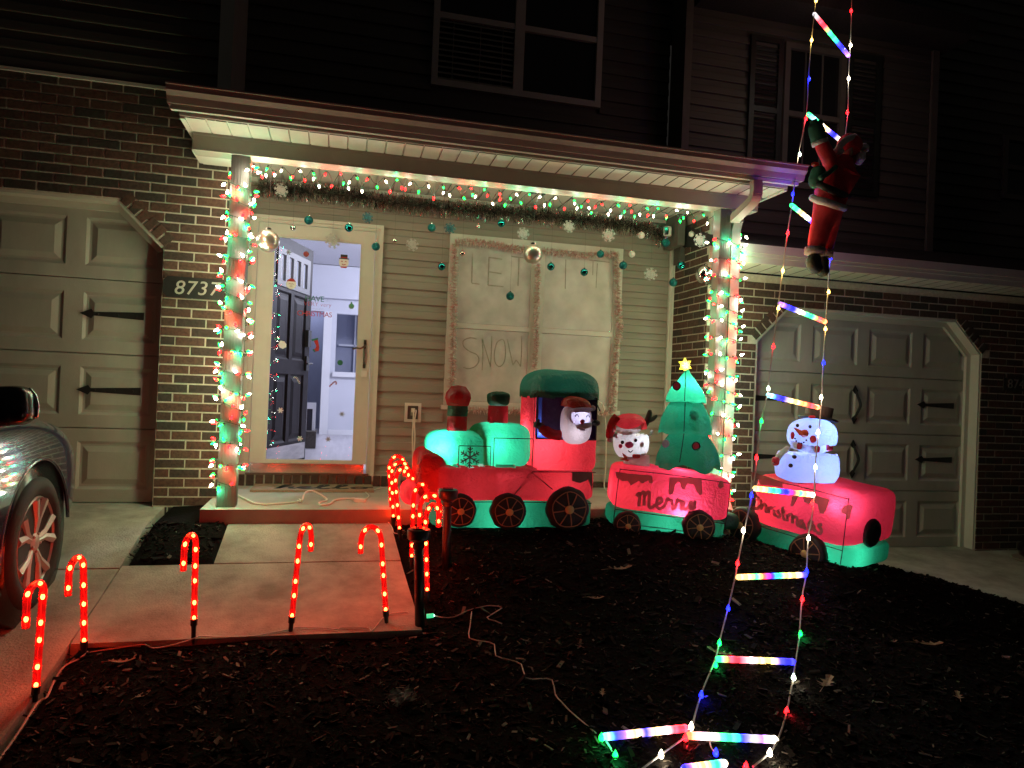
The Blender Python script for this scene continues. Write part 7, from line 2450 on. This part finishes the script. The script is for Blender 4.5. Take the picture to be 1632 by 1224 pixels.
mir = obj("wing_mirror", MB().sbox((0, 0, 0), .118, .085, .086, 3.4, 16, Mm), M_trim, car, smooth=True)
obj("mirror_cap_edge", MB().tube(smoothpts([mc_ + Vector(v) for v in ((.085, .02, .078), (.112, .02, .045), (.121, .02, .0), (.116, .02, -.045))], 4), .010, 6), M_chrome, mir, smooth=True)
obj("mirror_stalk", MB().bar(mc_ + Vector((-.09, .0, -.05)), MC @ Vector((.80, -.66, .92)), .05, .05), M_trim, mir)
obj("headlight", MB().sbox((0, 0, 0), .15, .13, .055, 2.5, 12, MC @ Matrix.Translation((.64, .70, .64)) @ Matrix.Rotation(R(-38), 4, "Z")), M_carglass, car, smooth=True)
obj("headlight", MB().sbox((0, 0, 0), .15, .13, .055, 2.5, 12, MC @ Matrix.Translation((-.64, .70, .64)) @ Matrix.Rotation(R(38), 4, "Z")), M_carglass, car, smooth=True)
hs = MB()
hs.tube([MC @ Vector((.62, y, z)) for y, z in ((.5, .835), (.1, .99), (-.45, 1.04))], .003, 4)
obj("hood_seam", hs, M_trim, car)

# ------------------------------------------------------------------ unidentified dark object by the far right wall, shaped as a pot
pt = thing("pot_stand_in", "unidentified dark glossy object built as a low pot on a pale saucer at the right edge by the brick", "pot", (6.25, -.3, -.45))
pc = Vector((6.30, -.33, rdz(6.3, -.33)))
obj("pot", MB().lathe([(.09, .015), (.15, .05), (.165, .10), (.15, .15), (.12, .17), (.10, .16), (0, .15)], 20, Matrix.Translation(pc)), mat("glazed_dark", (.012, .008, .010), rough=.12, coat=.6), pt, smooth=True)
obj("saucer", MB().lathe([(.12, .0), (.20, .008), (.215, .022), (.20, .020), (0, .012)], 20, Matrix.Translation(pc + Vector((0, 0, .001)))), mat("saucer_clay", (.30, .24, .19), rough=.8), pt, smooth=True)

# ------------------------------------------------------------------ dark tree reaching in at the upper right
tr_ = thing("tree", "dark leafy tree reaching into the upper right corner", "tree", (7.7, -1.9, -.7))
M_bark = mat("bark", (.022, .016, .012), (.04, .03, .022), rough=.95, scale=12, bump=1, stretch=(3, 3, .6))
tb_ = MB().tube(smoothpts([(7.7, -1.9, -.8), (7.66, -1.88, 1), (7.6, -1.8, 2.6), (7.3, -1.6, 4.2), (7.1, -1.5, 5.6)], 4), [.17 - .007 * i for i in range(17)], 10)
for (e, s) in (((5.4, -1.2, 5.3), .5), ((6.0, -1.0, 4.5), .4), ((6.5, -1.1, 3.9), .36), ((6.9, -.9, 3.6), .3)):
    e = Vector(e); a = Vector((7.45, -1.7, 3.3 + s))
    tb_.tube(smoothpts([a, a.lerp(e, .5) + Vector((0, 0, .2)), e], 5), [.05 - .004 * i for i in range(11)], 6)
obj("trunk", tb_, M_bark, tr_, smooth=True)
V = []; F = []
gg = np.random.default_rng(77)
clumps = [((5.9, -1.1, 5.2), .55), ((6.3, -1.1, 4.75), .5), ((6.75, -1.1, 4.35), .5), ((7.1, -1.0, 4.0), .5), ((7.4, -1.2, 4.7), .8), ((6.7, -1.3, 5.4), .8), ((7.9, -1.4, 4.2), .7), ((7.6, -1.6, 5.6), .9), ((6.1, -1.2, 5.7), .6)]
for (c_, rad) in clumps:
    for i in range(int(900 * rad / .6)):
        d = gg.normal(size=3); d /= np.linalg.norm(d)
        p = np.array(c_) + d * rad * gg.random() ** .45
        a, b_ = gg.normal(size=3), gg.normal(size=3)
        a /= np.linalg.norm(a); b_ = np.cross(a, b_); b_ /= np.linalg.norm(b_)
        s = gg.uniform(.02, .042); k0 = len(V)
        V += [tuple(p - a * s), tuple(p + b_ * s * .45), tuple(p + a * s), tuple(p - b_ * s * .45)]
        F.append((k0, k0 + 1, k0 + 2, k0 + 3))
me = bpy.data.meshes.new("crown"); me.from_pydata(V, [], F); me.update()
obj("crown", me, chip_mat("night_leaf", [(0, (.02, .03, .012)), (1, (.055, .07, .03))]), tr_)
